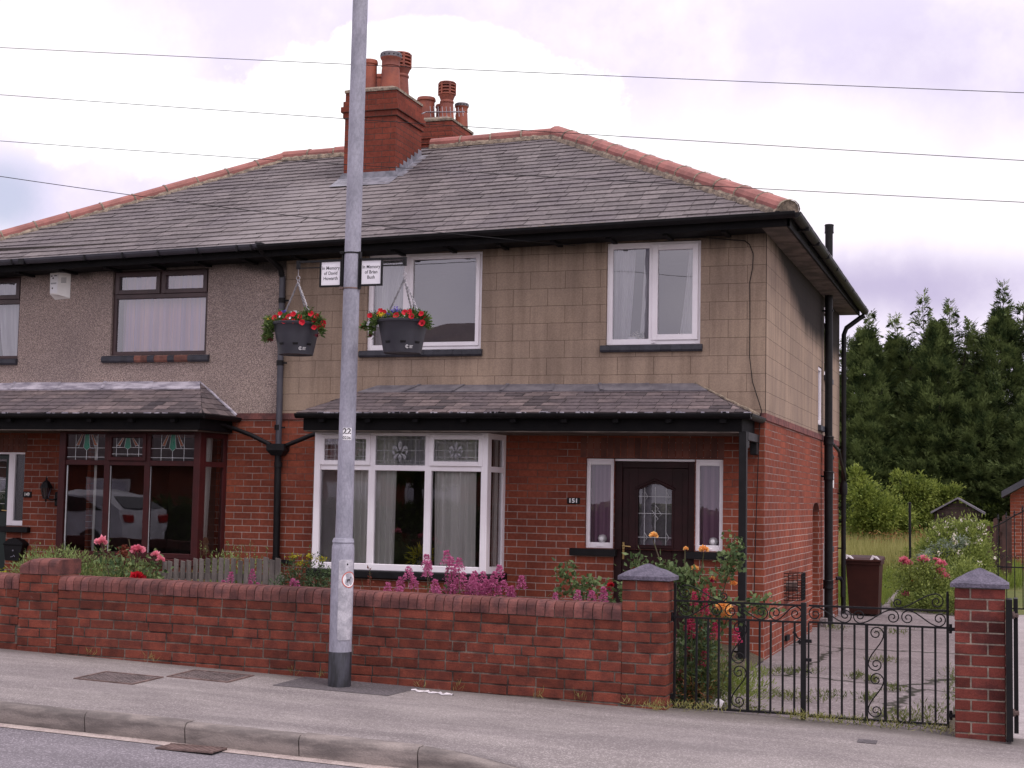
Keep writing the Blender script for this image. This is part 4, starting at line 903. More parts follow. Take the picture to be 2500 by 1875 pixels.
# front walls
wall_y('brick_wall',0,-5.6,0,-.35,ZB-.075,[(-1.93,-.435,.965,1.935),(-1.615,-.735,-.2,1.935),(-4.84,-2.90,.62,2.15)],'brick',HA,.12)
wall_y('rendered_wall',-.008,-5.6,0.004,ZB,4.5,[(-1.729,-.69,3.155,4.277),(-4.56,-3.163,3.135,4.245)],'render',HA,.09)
wall_y('brick_wall',0,-11.2,-5.6,-.35,ZB-.075,[(-8.16,-6.44,.72,2.13),(-10.35,-9.34,-.1,1.935),(-9.34,-9.11,1.03,1.935)],'brick',HB,.12)
wall_y('pebbledash_wall',-.014,-11.2,-5.60,ZB,4.5,[(-7.945,-6.625,3.12,4.155),(-10.75,-9.275,3.10,4.135)],'pebble',HB,.10)
# side wall of 151
wall_x('brick_wall',0,0,6.95,-.35,ZB-.075,[(3.95,4.62,-.3,1.50),(5.18,5.9,.9,1.86)],'brick',HA,-.42)
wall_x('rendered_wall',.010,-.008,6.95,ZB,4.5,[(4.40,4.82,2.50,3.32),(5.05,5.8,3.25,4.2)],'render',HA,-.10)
def string(parent,x0,x1,side):
    b=MB(); 
    b.box(x0,x1,-.016,.03,ZB-.075,ZB,.003)
    if side: b.box(-.03,.016,.03,6.95,ZB-.075,ZB,.003)
    b.build('string_course','brick_dark' if 0 else 'coping',parent)
string(HA,-5.6,.016,True); string(HB,-11.2,-5.603,False)
# arched head of the side recess, recess back
b=MB(); b.quad((-.40,3.9,-.3),(-.40,4.7,-.3),(-.40,4.7,1.6),(-.40,3.9,1.6)); b.build('recess_back','brick',HA,fix=False)
b=MB(); V=[];n=12
cy,ry=4.285,.335
pts=[(cy-ry*math.cos(PI*i/n),1.50-.12+.13*math.sin(PI*i/n)) for i in range(n+1)]
P=[(3.949,1.501),(3.949,1.38)]+pts[1:-1]+[(4.621,1.38),(4.621,1.501)]
b.prism([(a,z) for a,z in P],.002,-.2,'x'); b.build('recess_arch','brick_dark',HA)
# back, far side and inside
b=MB(); b.quad((-11.2,6.95,-.3),(-11.2,0,-.3),(-11.2,0,4.5),(-11.2,6.95,4.5)); b.quad((-5.61,6.95,-.3),(-11.2,6.95,-.3),(-11.2,6.95,4.5),(-5.61,6.95,4.5)); b.build('rear_wall','pebble',HB,fix=False)
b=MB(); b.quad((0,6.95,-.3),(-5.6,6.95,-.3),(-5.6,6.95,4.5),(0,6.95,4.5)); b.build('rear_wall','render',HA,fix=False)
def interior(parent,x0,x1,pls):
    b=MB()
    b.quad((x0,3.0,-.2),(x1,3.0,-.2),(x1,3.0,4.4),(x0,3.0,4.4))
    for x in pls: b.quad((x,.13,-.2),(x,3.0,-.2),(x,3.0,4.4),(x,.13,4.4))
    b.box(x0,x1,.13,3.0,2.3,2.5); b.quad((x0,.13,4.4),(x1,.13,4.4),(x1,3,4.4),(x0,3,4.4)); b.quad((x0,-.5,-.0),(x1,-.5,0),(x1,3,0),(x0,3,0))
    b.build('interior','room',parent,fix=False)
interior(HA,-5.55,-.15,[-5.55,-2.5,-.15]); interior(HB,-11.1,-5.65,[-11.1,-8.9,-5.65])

# ---- roof
Yr=3.2; Ye=-.4; 
zr=lambda x:6.32+.024*(x+3.29)
def roofP(x,y): 
    t=(y-Ye)/(Yr-Ye); return Vector((x,y,ze(x)+(zr(x)-ze(x))*t))
XR,XL=.31,-10.93
def slates(mb,P,nrm,L,g,wd,ul,ur,lift=.013,jit=.006,seed=3):
    r_=random.Random(seed); rows=int(L/g)+1; nrm=Vector(nrm).normalized()
    for j in range(rows):
        v0=j*g; v1=min(v0+g*1.03,L); 
        if v1-v0<.02: continue
        a0,b0=ul(v0),ur(v0); a1,b1=ul(v1),ur(v1); u=a0-r_.uniform(.3,.7)*wd-(j%2)*wd*.5
        while u<b0:
            w_=wd*r_.uniform(.82,1.18); c0=max(u,a0); d0=min(u+w_-.005,b0); c1=max(u,a1); d1=min(u+w_-.005,b1); u+=w_
            if d0-c0<.015: continue
            if d1<c1: c1=d1=max(min((c0+d0)/2,b1),a1)
            l=lift+r_.uniform(0,jit); dv=r_.uniform(-.006,.006) if j else 0; tw=r_.uniform(-.002,.002)
            A=P(c0,v0+dv)+nrm*(l+tw); B=P(d0,v0+dv)+nrm*(l-tw); C_=P(d1,v1)+nrm*.003; D=P(c1,v1)+nrm*.003
            A2=P(c0,v0+dv)+nrm*.0; B2=P(d0,v0+dv)+nrm*.0
            mb.add([A,B,C_,D,A2,B2],[(0,1,2,3),(4,5,1,0)])
Lf=math.hypot(3.6,1.88); kf=3.6/Lf
def roof_half(parent,xa,xb):
    b=MB()
    slates(b,lambda u,v:roofP(u,Ye-.03+v*kf),(0,-.46,.89),Lf+.03,.168,.255,lambda v:max(xa,XL+v*kf),lambda v:min(xb,XR-v*kf),seed=5 if xa<-6 else 6)
    if xb>0:   # right-hand hip slope
        slates(b,lambda u,v:Vector((XR+.03-v*kf,u,ze(0)+.0+v*kf*.522)),(.46,0,.89),Lf,.168,.255,lambda v:Ye+v*kf,lambda v:7.05-v*kf,seed=8)
    else:
        slates(b,lambda u,v:Vector((XL-.03+v*kf,u,ze(XL)+v*kf*.52)),(-.46,0,.89),Lf,.168,.255,lambda v:Ye+v*kf,lambda v:7.05-v*kf,seed=9)
    o=b.build('roof',['slate'],parent,fix=False)
    b=MB()
    if xb>0:
        b.add([roofP(xa,Ye),roofP(XR,Ye),roofP(-3.29,Yr),roofP(xa,Yr)],[(0,1,2,3)]); b.add([roofP(XR,Ye),Vector((XR,7.05,4.40)),roofP(-3.29,Yr)],[(0,1,2)])
        b.add([Vector((XR,7.05,4.40)),Vector((xa,7.05,4.35)),roofP(xa,Yr),roofP(-3.29,Yr)],[(0,1,2,3)])
    else:
        b.add([roofP(XL,Ye),roofP(xb,Ye),roofP(xb,Yr),roofP(-7.33,Yr)],[(0,1,2,3)]); b.add([Vector((XL,7.05,4.2)),roofP(XL,Ye),roofP(-7.33,Yr)],[(0,1,2)])
        b.add([Vector((xb,7.05,4.35)),Vector((XL,7.05,4.2)),roofP(-7.33,Yr),roofP(xb,Yr)],[(0,1,2,3)])
    b.v=[(x,y,z-.012) for x,y,z in b.v]; b.build('roof_underlay','under',o,fix=False)
    return o
ra=roof_half(HA,-5.6,2); rb=roof_half(HB,-20,-5.6)
def ridge(A,B,parent,r=.125,seg=.45,side=None,name='ridge_tiles'):
    A=Vector(A);B=Vector(B); d=(B-A).normalized(); L=(B-A).length; n=max(1,round(L/seg)); s=d.cross(Vector((0,0,1))).normalized(); u=s.cross(d).normalized()
    t=MB(); m=MB(); K=9
    def arc(c,rad,wd=1.,a0=-105,a1=105,flat=.62):
        return [c+s*(math.sin(R(a0+(a1-a0)*k/(K-1)))*rad*wd)+u*((math.cos(R(a0+(a1-a0)*k/(K-1)))*rad)*flat*1.2-rad*.12) for k in range(K)]
    for i in range(n):
        a=A+d*(L*i/n); c=A+d*(L*(i+1)/n-.006); j=rnd.uniform(-.004,.004)
        V=arc(a+u*j,r)+arc(a+u*(j+.0)+d*.0,r-.014)+arc(c+u*j,r*.985)+arc(c+u*j,r*.985-.014)
        F=[(k,k+1,2*K+k+1,2*K+k) for k in range(K-1)]+[(k,K+k,K+k+1,k+1) for k in range(K-1)]+[(2*K+k,2*K+k+1,3*K+k+1,3*K+k) for k in range(K-1)]
        t.add(V,F)
        # joint collar: bead of mortar
        c1=arc(c-d*.006+u*j,r*1.0+.004); c2=arc(c+d*.006+u*j,r+.014); c3=arc(c+d*.020+u*j,r+.003)
        (m if (side=='mortar') else m).add(c1+c2+c3,[(k,k+1,K+k+1,K+k) for k in range(K-1)]+[(K+k,K+k+1,2*K+k+1,2*K+k) for k in range(K-1)])
    # bedding along both edges
    for sg in (-1,1):
        V=[];N_=int(L/.06)
        for i in range(N_+1):
            p=A+d*(L*i/N_); w_=r*1.02+rnd.uniform(.0,.026); h=rnd.uniform(-.010,.008)
            V+=[p+s*sg*(r*.80)+u*(-.004+h*.3),p+s*sg*w_*.98+u*(-.052+h*.4),p+s*sg*(w_*1.0+.006)-u*(.095)]
        m.add(V,[(3*i+k,3*i+k+1,3*i+k+4,3*i+k+3) for i in range(N_) for k in (0,1)])
    for P_,sg in ((A,1),(B,-1)):
        q=arc(P_+d*sg*.004,r*.96); m.add([P_-u*.06]+q,[(0,k+1,k+2) for k in range(K-1)])
    o=t.build(name,'ridge',parent,smooth=False,fix=False); m.build('bedding_mortar','flaunch',o,fix=False); return o
e_=Vector((0,0,.035))
ridge(roofP(-5.08,Yr)+e_,roofP(-3.33,Yr)+e_,HA); ridge(roofP(-3.29,Yr)+e_+Vector((0,0,.02)),roofP(XR-.02,Ye+.02)+e_*.9+Vector((0,0,.02)),HA,.135,.43,name='hip_tiles')
ridge(roofP(-7.33,Yr)+e_,roofP(-5.72,Yr)+e_,HB); ridge(roofP(-7.33,Yr)+e_,roofP(XL+.02,Ye+.02)+e_*.9,HB,.115,.45,name='hip_tiles')
# ---- chimneys
def chimney(parent,x0,x1,y0,y1,zt,label,pots,base=4.9,hi=True):
    r_=MB(); r_.box(x0,x1,y0,y1,base,zt-.35)
    o=r_.build('chimney','chbrick',parent,label=label)
    b=MB(); b.box(x0-.022,x1+.022,y0-.022,y1+.022,zt-.352,zt-.278,.003); b.box(x0-.045,x1+.045,y0-.045,y1+.045,zt-.277,zt-.203,.003); b.box(x0-.022,x1+.022,y0-.022,y1+.022,zt-.202,zt-.128,.003); b.box(x0,x1,y0,y1,zt-.127,zt)
    b.build('corbelling','chbrick',o)
    b=MB(); V=[];n=5
    b.add([(x0-.012,y0-.012,zt-.012),(x1+.012,y0-.012,zt-.012),(x1+.012,y1+.012,zt-.012),(x0-.012,y1+.012,zt-.012),(x0-.012,y0-.012,zt+.022),(x1+.012,y0-.012,zt+.022),(x1+.012,y1+.012,zt+.022),(x0-.012,y1+.012,zt+.022),(x0+.13,y0+.13,zt+.085),(x1-.13,y0+.13,zt+.085),(x1-.13,y1-.13,zt+.085),(x0+.13,y1-.13,zt+.085)],[(0,1,5,4),(1,2,6,5),(2,3,7,6),(3,0,4,7),(4,5,9,8),(5,6,10,9),(6,7,11,10),(7,4,8,11),(8,9,10,11)])
    b.build('flaunching','flaunch',o)
    for px,py,rr,h,k in pots:
        z=zt+.05; b=MB()
        if k=='crown': prof=[(rr,0),(rr*.90,h*.55),(rr*.86,h*.62),(rr*.93,h*.645),(rr*.90,h*.67),(rr*.90,h*.80),(rr*1.02,h*.84),(rr*1.06,h*.87),(rr*1.06,h*.97),(rr*.95,h),(rr*.75,h),(rr*.7,h*.9)]
        elif k=='louvre': prof=[(rr,0),(rr*.84,h*.45),(rr*.92,h*.47),(rr*.92,h*.50),(rr*.82,h*.53),(rr*.86,h*.56),(rr*1.06,h*.66)]
        else: prof=[(rr,0),(rr*.93,h*.8),(rr*.93,h*.84),(rr*1.05,h*.87),(rr*1.05,h*.93),(rr*.98,h),(rr*.82,h),(rr*.78,h*.85)]
        b.lathe((px,py,z),prof,28)
        if k=='louvre':
            for i in range(4):
                a=h*(.66+.078*i); b.lathe((px,py,z),[(rr*1.08,a+.004),(rr*1.12,a+.006),(rr*1.12,a+h*.040),(rr*1.06,a+h*.046),(rr*.9,a+h*.04),(rr*.9,a)],28)
            b.lathe((px,py,z),[(rr*1.1,h*.962),(rr*1.05,h*.99),(rr*.7,h*1.0),(0,h)],28)
            for q in range(6): a=q*PI/3+.2; b.box(px+math.cos(a)*rr*1.06-.012,px+math.cos(a)*rr*1.06+.012,py+math.sin(a)*rr*1.06-.012,py+math.sin(a)*rr*1.06+.012,z+h*.66,z+h*.97)
        po=b.build('chimney_pot','pot',o,smooth=True)
        if k=='louvre':
            b=MB(); b.lathe((px,py,z),[(rr*.85,h*.62),(rr*.85,h*.95)],20); b.build('dark_flue','under',o)
        if k=='crown':
            b=MB(); b.lathe((px,py,z),[(rr*1.065,h*.868),(rr*1.065,h*.975),(rr*.97,h*1.004)],28); b.build('sooty_rim','leadd',o)
            b=MB()
            for q in range(14): a=q*2*PI/14; b.tube([(px+math.cos(a)*rr*1.02,py+math.sin(a)*rr*1.02,z+h*.92),(px+math.cos(a)*rr*1.085,py+math.sin(a)*rr*1.085,z+h*.92)],.010,6)
            b.build('rim_holes','under',o)
    return o
c1=chimney(HA,-5.79,-5.07,1.88,2.76,6.735,'tall front chimney stack with four pots',[(-5.265,2.12,.132,.50,'crown'),(-5.30,2.52,.130,.62,'louvre'),(-5.56,2.10,.105,.42,'plain'),(-5.58,2.52,.095,.34,'plain')])
c2=chimney(HA,-6.05,-5.33,4.55,5.45,7.02,'second chimney stack behind the ridge',[(-5.86,4.85,.135,.38,'plain'),(-5.53,4.85,.115,.60,'louvre'),(-5.43,5.22,.10,.36,'crown'),(-5.69,5.12,.115,.33,'plain')],base=5.0)
# lead flashing round the front stack
b=MB()
zt_=lambda y:roofP(-5.3,y).z
b.add([Vector((-5.86,1.60,zt_(1.60)+.022)),Vector((-5.02,1.60,zt_(1.60)+.022)),Vector((-5.02,1.872,zt_(1.872)+.03)),Vector((-5.86,1.872,zt_(1.872)+.03)),Vector((-5.80,1.872,zt_(1.88)+.10)),Vector((-5.06,1.872,zt_(1.88)+.10))],[(0,1,2,3),(3,2,5,4)])
n=7
for i in range(n):
    y=1.90+.86*i/n; y2=1.90+.86*(i+1)/n; b.add([(-5.063,y,zt_(y)+.0),(-5.063,y2,zt_(y2)+.0),(-5.063,y2,zt_(y2)+.085),(-5.063,y,zt_(y2)+.085)],[(0,1,2,3)])
    b.add([(-5.063,y,zt_(y)+.024),(-4.96,y,zt_(y)+.020),(-4.96,y2,zt_(y2)+.020),(-5.063,y2,zt_(y2)+.024)],[(0,1,2,3)])
b.build('lead_flashing','lead',c1,fix=False)
# television aerial, lying low beside the stack
ae=MB(); A=Vector((-5.03,2.80,6.66)); B=Vector((-4.40,2.60,6.57)); ae.tube([A,B],.009,6)
for i in range(9):
    p=A+(B-A)*(.12+.105*i); h=.10-.003*i; ae.tube([p+Vector((.02,-.03,-h*.9)),p+Vector((-.02,.03,h*.9))],.0045,5)
ae.tube([A,Vector((-5.07,2.74,6.62))],.008,6); ae.build('aerial','chain',c1)

# ---- eaves
def gutter(b,A,B,r=.058,n=9):
    A=Vector(A);B=Vector(B); d=(B-A).normalized(); s=d.cross(Vector((0,0,1))).normalized()
    for rr in (r,r-.006):
        V=[]
        for p in (A,B):
            for k in range(n): q=PI*k/(n-1); V.append(p+s*math.cos(q)*rr-Vector((0,0,1))*math.sin(q)*rr)
        b.add(V,[(k,k+1,n+k+1,n+k) for k in range(n-1)])
    for sg in (-1,1): b.tube([A+s*sg*(r-.003),B+s*sg*(r-.003)],.006,6)
    for p in (A,B): b.add([p]+[p+s*math.cos(PI*k/(n-1))*r-Vector((0,0,1))*math.sin(PI*k/(n-1))*r for k in range(n)],[tuple(range(n+1))])
yg=-.455
b=MB(); gutter(b,(-5.72,yg,ze(-5.72)-.005),(.37,yg,ze(.3)+.0)); g0=b.build('gutter','black',HA,fix=False)
b=MB(); gutter(b,(.365,-.45,ze(.3)),(.365,7.08,4.375)); 
for i in range(8): y=.2+i*.93; b.box(.30,.425,y-.008,y+.008,4.36,4.40-.0)
gside=b.build('gutter','black',HA,fix=False)
b=MB()
for i in range(40):
    y=-.4+7.4*i/40; h=rnd.uniform(.004,.012); b.box(.335,.425,y,y+.17,4.437-.0075*(i/40*8)+.0,4.437-.0075*(i/40*8)+h)
b.build('mossy_edge','leadw',gside)
b=MB(); gutter(b,(-11.2,yg,ze(-11.2)+.0),(-5.735,yg,ze(-5.735)+.004)); gb_=b.build('gutter','greyp',HB,fix=False)
for x in (-10,-9.05,-8.02,-7.5,-7.02,-6.5,-5.98,-5.80):
    b=MB(); b.box(x-.010,x+.010,yg-.067,yg+.07,ze(x)-.066,ze(x)-.056); b.box(x-.010,x+.010,yg-.068,yg-.060,ze(x)-.057,ze(x)+.004); b.build('gutter_bracket','black',gb_)
b=MB(); b.box(-8.95,-8.87,yg-.066,yg+.066,ze(-8.9)-.064,ze(-8.9)+.004); b.build('gutter_union','black',gb_)
def eaves(parent,x0,x1):
    b=MB(); V=[(x,y,ze(x)+dz) for x in (x0,x1) for y,dz in ((-.385,-.125),(-.385,-.03),(-.36,-.03),(-.36,-.125))]
    b.add(V,[(0,1,2,3),(4,7,6,5)]+[(k,(k+1)%4,4+(k+1)%4,4+k) for k in range(4)]); b.build('fascia','blackm',parent)
    b=MB(); V=[(x,y,ze(x)+dz) for x in (x0,x1) for y,dz in ((-.36,-.118),(-.005,-.118),(-.005,-.10),(-.36,-.10))]
    b.add(V,[(k,(k+1)%4,4+(k+1)%4,4+k) for k in range(4)]); b.build('soffit','blackm',parent)
    b=MB(); x=x0+.25   # rafter feet under the soffit
    while x<x1-.1: b=MB(); b.box(x-.025,x+.025,-.34,-.015,ze(x)-.145,ze(x)-.119); b.build('rafter_foot','blackm',parent); x+=.62
eaves(HA,-5.6,.30); eaves(HB,-11.2,-5.603)
b=MB()
for i in range(26):
    x=-2.75+1.15*rnd.random()**.9; l=rnd.uniform(.03,.14); z=ze(x); b.box(x,x+l,-.475+rnd.uniform(0,.02),-.44,z-.004,z+rnd.uniform(.006,.020),.002)
b.build('broken_mortar','flaunch',HA)
b=MB(); b.add([(.275,y,z) for y in (-.385,7.03) for z in (4.30,4.42)]+[(.300,y,z) for y in (-.385,7.03) for z in (4.30,4.42)],[(0,1,3,2),(4,6,7,5),(0,4,5,1),(2,3,7,6),(0,2,6,4),(1,5,7,3)]); b.build('fascia','blackm',HA)
b=MB(); y=-.36
while y<7.0:
    y2=min(y+.93,7.0); b.box(.012,.273,y+.006,y2-.006,4.308,4.322); y=y2
b.build('soffit','soffit',HA)
b=MB(); b.box(.012,.28,-.36,7,4.324,4.334); b.build('soffit_backing','under',HA)

# ---- window helper (in planes y=const)
def frame_y(b,x0,x1,z0,z1,y,w_,d=.05,wt=None,wb=None,bev=.004):
    wt=wt or w_; wb=wb or w_
    b.box(x0,x0+w_,y,y+d,z0,z1,bev); b.box(x1-w_,x1,y,y+d,z0,z1,bev)
    b.box(x0+w_-.002,x1-w_+.002,y+.0015,y+d-.0015,z0,z0+wb,bev); b.box(x0+w_-.002,x1-w_+.002,y+.0015,y+d-.0015,z1-wt,z1,bev)
def pane(x0,x1,z0,z1,y,parent,mat='glass',name='pane'):
    b=MB(); b.quad((x0,y,z0),(x1,y,z0),(x1,y,z1),(x0,y,z1)); return b.build(name,mat,parent,fix=False)
def curtain(x0,x1,z0,z1,y,label,mat='curtain',fold=.10,amp=.025,x0b=None,x1b=None,seed=1,curve=0):
    r_=random.Random(seed); n=max(10,int((x1-x0)/fold*10)); m_=8; V=[]; ph=[r_.uniform(.6,1.6) for _ in range(6)]
    x0b=x0 if x0b is None else x0b; x1b=x1 if x1b is None else x1b
    for j in range(m_+1):
        t=j/m_; z=z1+(z0-z1)*t; q=t**1.3
        a=x0+(x0b-x0)*q; c=x1+(x1b-x1)*q
        for i in range(n+1):
            u=i/n; s=u*(x1-x0)/fold*2*PI; V.append((a+(c-a)*u,y+amp*(math.sin(s+ph[0]+.3*math.sin(s*.37*ph[1]))+.5*math.sin(s*.53*ph[2]+2))*(.6+.6*t),z))
    b=MB(); b.add(V,[(j*(n+1)+i,j*(n+1)+i+1,(j+1)*(n+1)+i+1,(j+1)*(n+1)+i) for j in range(m_) for i in range(n)])
    o=b.build('curtain',mat,None,smooth=True,fix=False); return tag(o,label,'curtain')
def sill(b,x0,x1,y0,y1,z0,z1,n=10,mi=None):
    """rounded row of sill bricks"""
    p=(x1-x0)/n
    for i in range(n):
        b.mi=(mi[i] if mi else 0); a=x0+i*p+.001; c=x0+(i+1)*p-.001; r=(z1-z0)*.5; d=rnd.uniform(-.003,.003)
        prof=[(y1,z0),(y0+.012+d,z0),(y0+d,z0+r*.5),(y0+d,z1-r*.55),(y0+.02+d,z1-.005),(y1,z1+.006)]
        m_=len(prof); b.add([(a,y,z) for y,z in prof]+[(c,y,z) for y,z in prof],[tuple(range(m_)),tuple(range(2*m_-1,m_-1,-1))]+[(k,(k+1)%m_,m_+(k+1)%m_,m_+k) for k in range(m_)])
    b.mi=0
# upper right window of 151
w1=MB(); frame_y(w1,-1.727,-.692,3.16,4.272,.03,.062,.055); w1.box(-1.262,-1.222,.032,.083,3.2,4.22,.003)
W=w1.build('window','upvc',HA,label='two-light white upstairs window on the right')
b=MB(); frame_y(b,-1.224,-.722,3.205,4.245,.012,.062,.05); b.build('casement','upvc',W)
b=MB(); b.box(-1.225,-1.185,.008,.025,3.175,3.188,.002); b.build('vent','upvc',W)
pane(-1.665,-1.262,3.222,4.21,.055,W); pane(-1.162,-.784,3.267,4.183,.040,W)
b=MB(); sill(b,-1.779,-.662,-.055,.03,3.077,3.155,10); b.build('sill','sill',HA)
# upper left window of 151
w1=MB(); frame_y(w1,-4.558,-3.166,3.14,4.240,.03,.060,.055); w1.box(-4.13,-4.05,.032,.083,3.2,4.19,.003)
W=w1.build('window','upvc',HA,label='wide white upstairs window partly behind the lamp post')
b=MB(); frame_y(b,-4.052,-3.20,3.178,4.215,.014,.046,.05); b.build('casement','upvc',W)
pane(-4.498,-4.13,3.20,4.18,.055,W); pane(-4.006,-3.246,3.224,4.169,.040,W)
b=MB(); sill(b,-4.634,-3.140,-.055,.03,3.057,3.135,13); b.build('sill','sill',HA)
curtain(-1.69,-1.44,3.15,4.24,.16,'sheer white curtain at the left of the small upstairs window right of the wide one','net',.055,.018,x1b=-1.50,seed=2)
curtain(-1.345,-1.23,3.15,4.24,.17,'thin white curtain edge beside the centre bar of the right upstairs window','net',.06,.012,x0b=-1.40,seed=3)
curtain(-.85,-.70,3.15,4.24,.16,'slanting sheer curtain gathered at the right edge of the right upstairs window','net',.05,.016,x0b=-.97,x1b=-.70,seed=4)
curtain(-4.52,-4.10,3.10,4.22,.14,'sheer net curtain in the narrow light behind the right-hand hanging basket','net',.05,.014,seed=5)
# pots on the window board
r=thing('potted_plant','small white pot of pale trailing plants on the right upstairs window board','pot plant',(-1.40,.13,3.16))
b=MB(); b.box(-1.78,-.64,.09,.24,3.13,3.155); b.build('window_board','upvc',HA)
b=MB(); b.lathe((-1.46,.13,3.157),[(.04,0),(.055,.085),(.06,.09),(.05,.09),(.0,.075)],18); b.build('pot','white',r,smooth=True)
P,D=blobpts((-1.40,.13,3.25),(.10,.03,.07),200,.2); V,F=leaves(P,.03,.008); npmesh('leaves',V,F,'whr',r); P,D=blobpts((-1.38,.13,3.28),(.06,.03,.03),90,.2); V,F=leaves(P,.03,.008); npmesh('green_leaves',V,F,'mid',r)
r=thing('flower_bunch','bunch of pale pink blooms in the lower right corner of the right upstairs window','flowers',(-.9,.13,3.16))
P,D=blobpts((-.93,.14,3.235),(.085,.03,.055),260,.2); V,F=leaves(P,.022,.012); npmesh('petals',V,F,'whr',r)

# brown window of 149
w1=MB(); x0,x1,z0,z1=-7.943,-6.627,3.125,4.152; yb=.02
frame_y(w1,x0,x1,z0,z1,yb,.045,.055); w1.box(-7.30,-7.27,yb,yb+.05,3.82,4.12,.002); w1.box(x0+.04,x1-.04,yb-.004,yb+.05,3.812,3.868,.004)
W=w1.build('window','brownp',HB,label='brown window with two top lights over one large pane')
b=MB(); frame_y(b,-7.915,-7.296,3.868,4.135,yb-.022,.052,.04); frame_y(b,-7.268,-6.652,3.868,4.135,yb-.022,.052,.04); b.build('top_casement','brownp',W)
pane(-7.864,-7.346,3.92,4.085,.035,W); pane(-7.216,-6.70,3.92,4.085,.035,W); pane(-7.90,-6.67,3.17,3.815,.045,W)
b=MB(); b.mi=0; mi=[0]*16
for k in (5,6,8,9,11,12): mi[k]=1
sill(b,-8.04,-6.572,-.062,.03,3.032,3.118,16,mi); b.build('sill',['sill','sillred'],HB,label='dark sill with flaked patches of bare red brick')
curtain(-7.93,-6.64,3.10,4.14,.20,'drawn dusky pink curtains in the brown upstairs window left of the drainpipe','pinkc',.13,.03,seed=8)
# far left window of 149
w1=MB(); x0,x1,z0,z1=-10.75,-9.277,3.105,4.13
frame_y(w1,x0,x1,z0,z1,yb,.035,.055); w1.box(x0+.04,x1-.03,yb-.004,yb+.05,3.790,3.850,.004)
W=w1.build('window','brownp',HB,label='brown window cut by the left edge')
b=MB(); frame_y(b,-10.0,-9.30,3.85,4.115,yb-.022,.055,.04); b.build('top_casement','brownp',W)
pane(-10.7,-9.312,3.14,3.795,.045,W); pane(-9.95,-9.36,3.90,4.06,.035,W)
b=MB(); sill(b,-10.85,-9.268,-.062,.03,3.022,3.10,16); b.build('sill','sill',HB)
curtain(-9.78,-9.28,3.1,4.1,.16,'white net curtain in the upstairs window at the left edge','net',.09,.03,x0b=-9.62,seed=9)
curtain(-10.7,-9.95,3.1,4.1,.16,'half-hidden white curtain in the upstairs window at the left edge, its left one','net',.09,.03,seed=19)
# alarm box
al=MB(); al.add([(-8.80,-.085,4.150),(-8.66,-.105,4.148),(-8.545,-.018,4.165),(-8.80,-.018,4.165),(-8.79,-.085,3.885),(-8.665,-.105,3.875),(-8.545,-.018,3.835),(-8.76,-.018,3.822)],[(0,1,5,4),(1,2,6,5),(4,5,6,7),(0,3,2,1),(3,7,6,2),(0,4,7,3)])
ab=al.build('alarm_box','cream',HB)
b=MB()
for i in range(5): z=4.085-.014*i; b.add([(-8.635,-.0885,z),(-8.585,-.0510,z+.004),(-8.585,-.0510,z-.002),(-8.635,-.0885,z-.006)],[(0,1,2,3)])
b.build('louvres','inkg',ab,fix=False)
b=MB(); b.quad((-8.793,-.0885,4.128),(-8.667,-.1065,4.126),(-8.672,-.1065,3.89),(-8.787,-.0885,3.90)); b.build('label_panel','white',ab,fix=False)
b=MB()
def spot(cx,cz,s): 
    pts=[(cx+s*math.cos(q)*(1+.3*math.sin(3*q)),cz+s*math.sin(q)) for q in [i*.7 for i in range(9)]]; b.add([(x,-.0895-(x+8.793)*.1428,z) for x,z in pts],[tuple(range(9))])
spot(-8.745,4.08,.012); spot(-8.75,3.955,.011)
for a,c,z,h in ((-8.785,-8.755,4.102,.012),(-8.728,-8.685,4.104,.012),(-8.78,-8.69,4.018,.005),(-8.78,-8.69,4.008,.005)):
    b.add([(a,-.0895-(a+8.793)*.1428,z),(c,-.0895-(c+8.793)*.1428,z),(c,-.0895-(c+8.793)*.1428,z+h),(a,-.0895-(a+8.793)*.1428,z+h)],[(0,1,2,3)])
b.build('printing','ink',ab,fix=False)

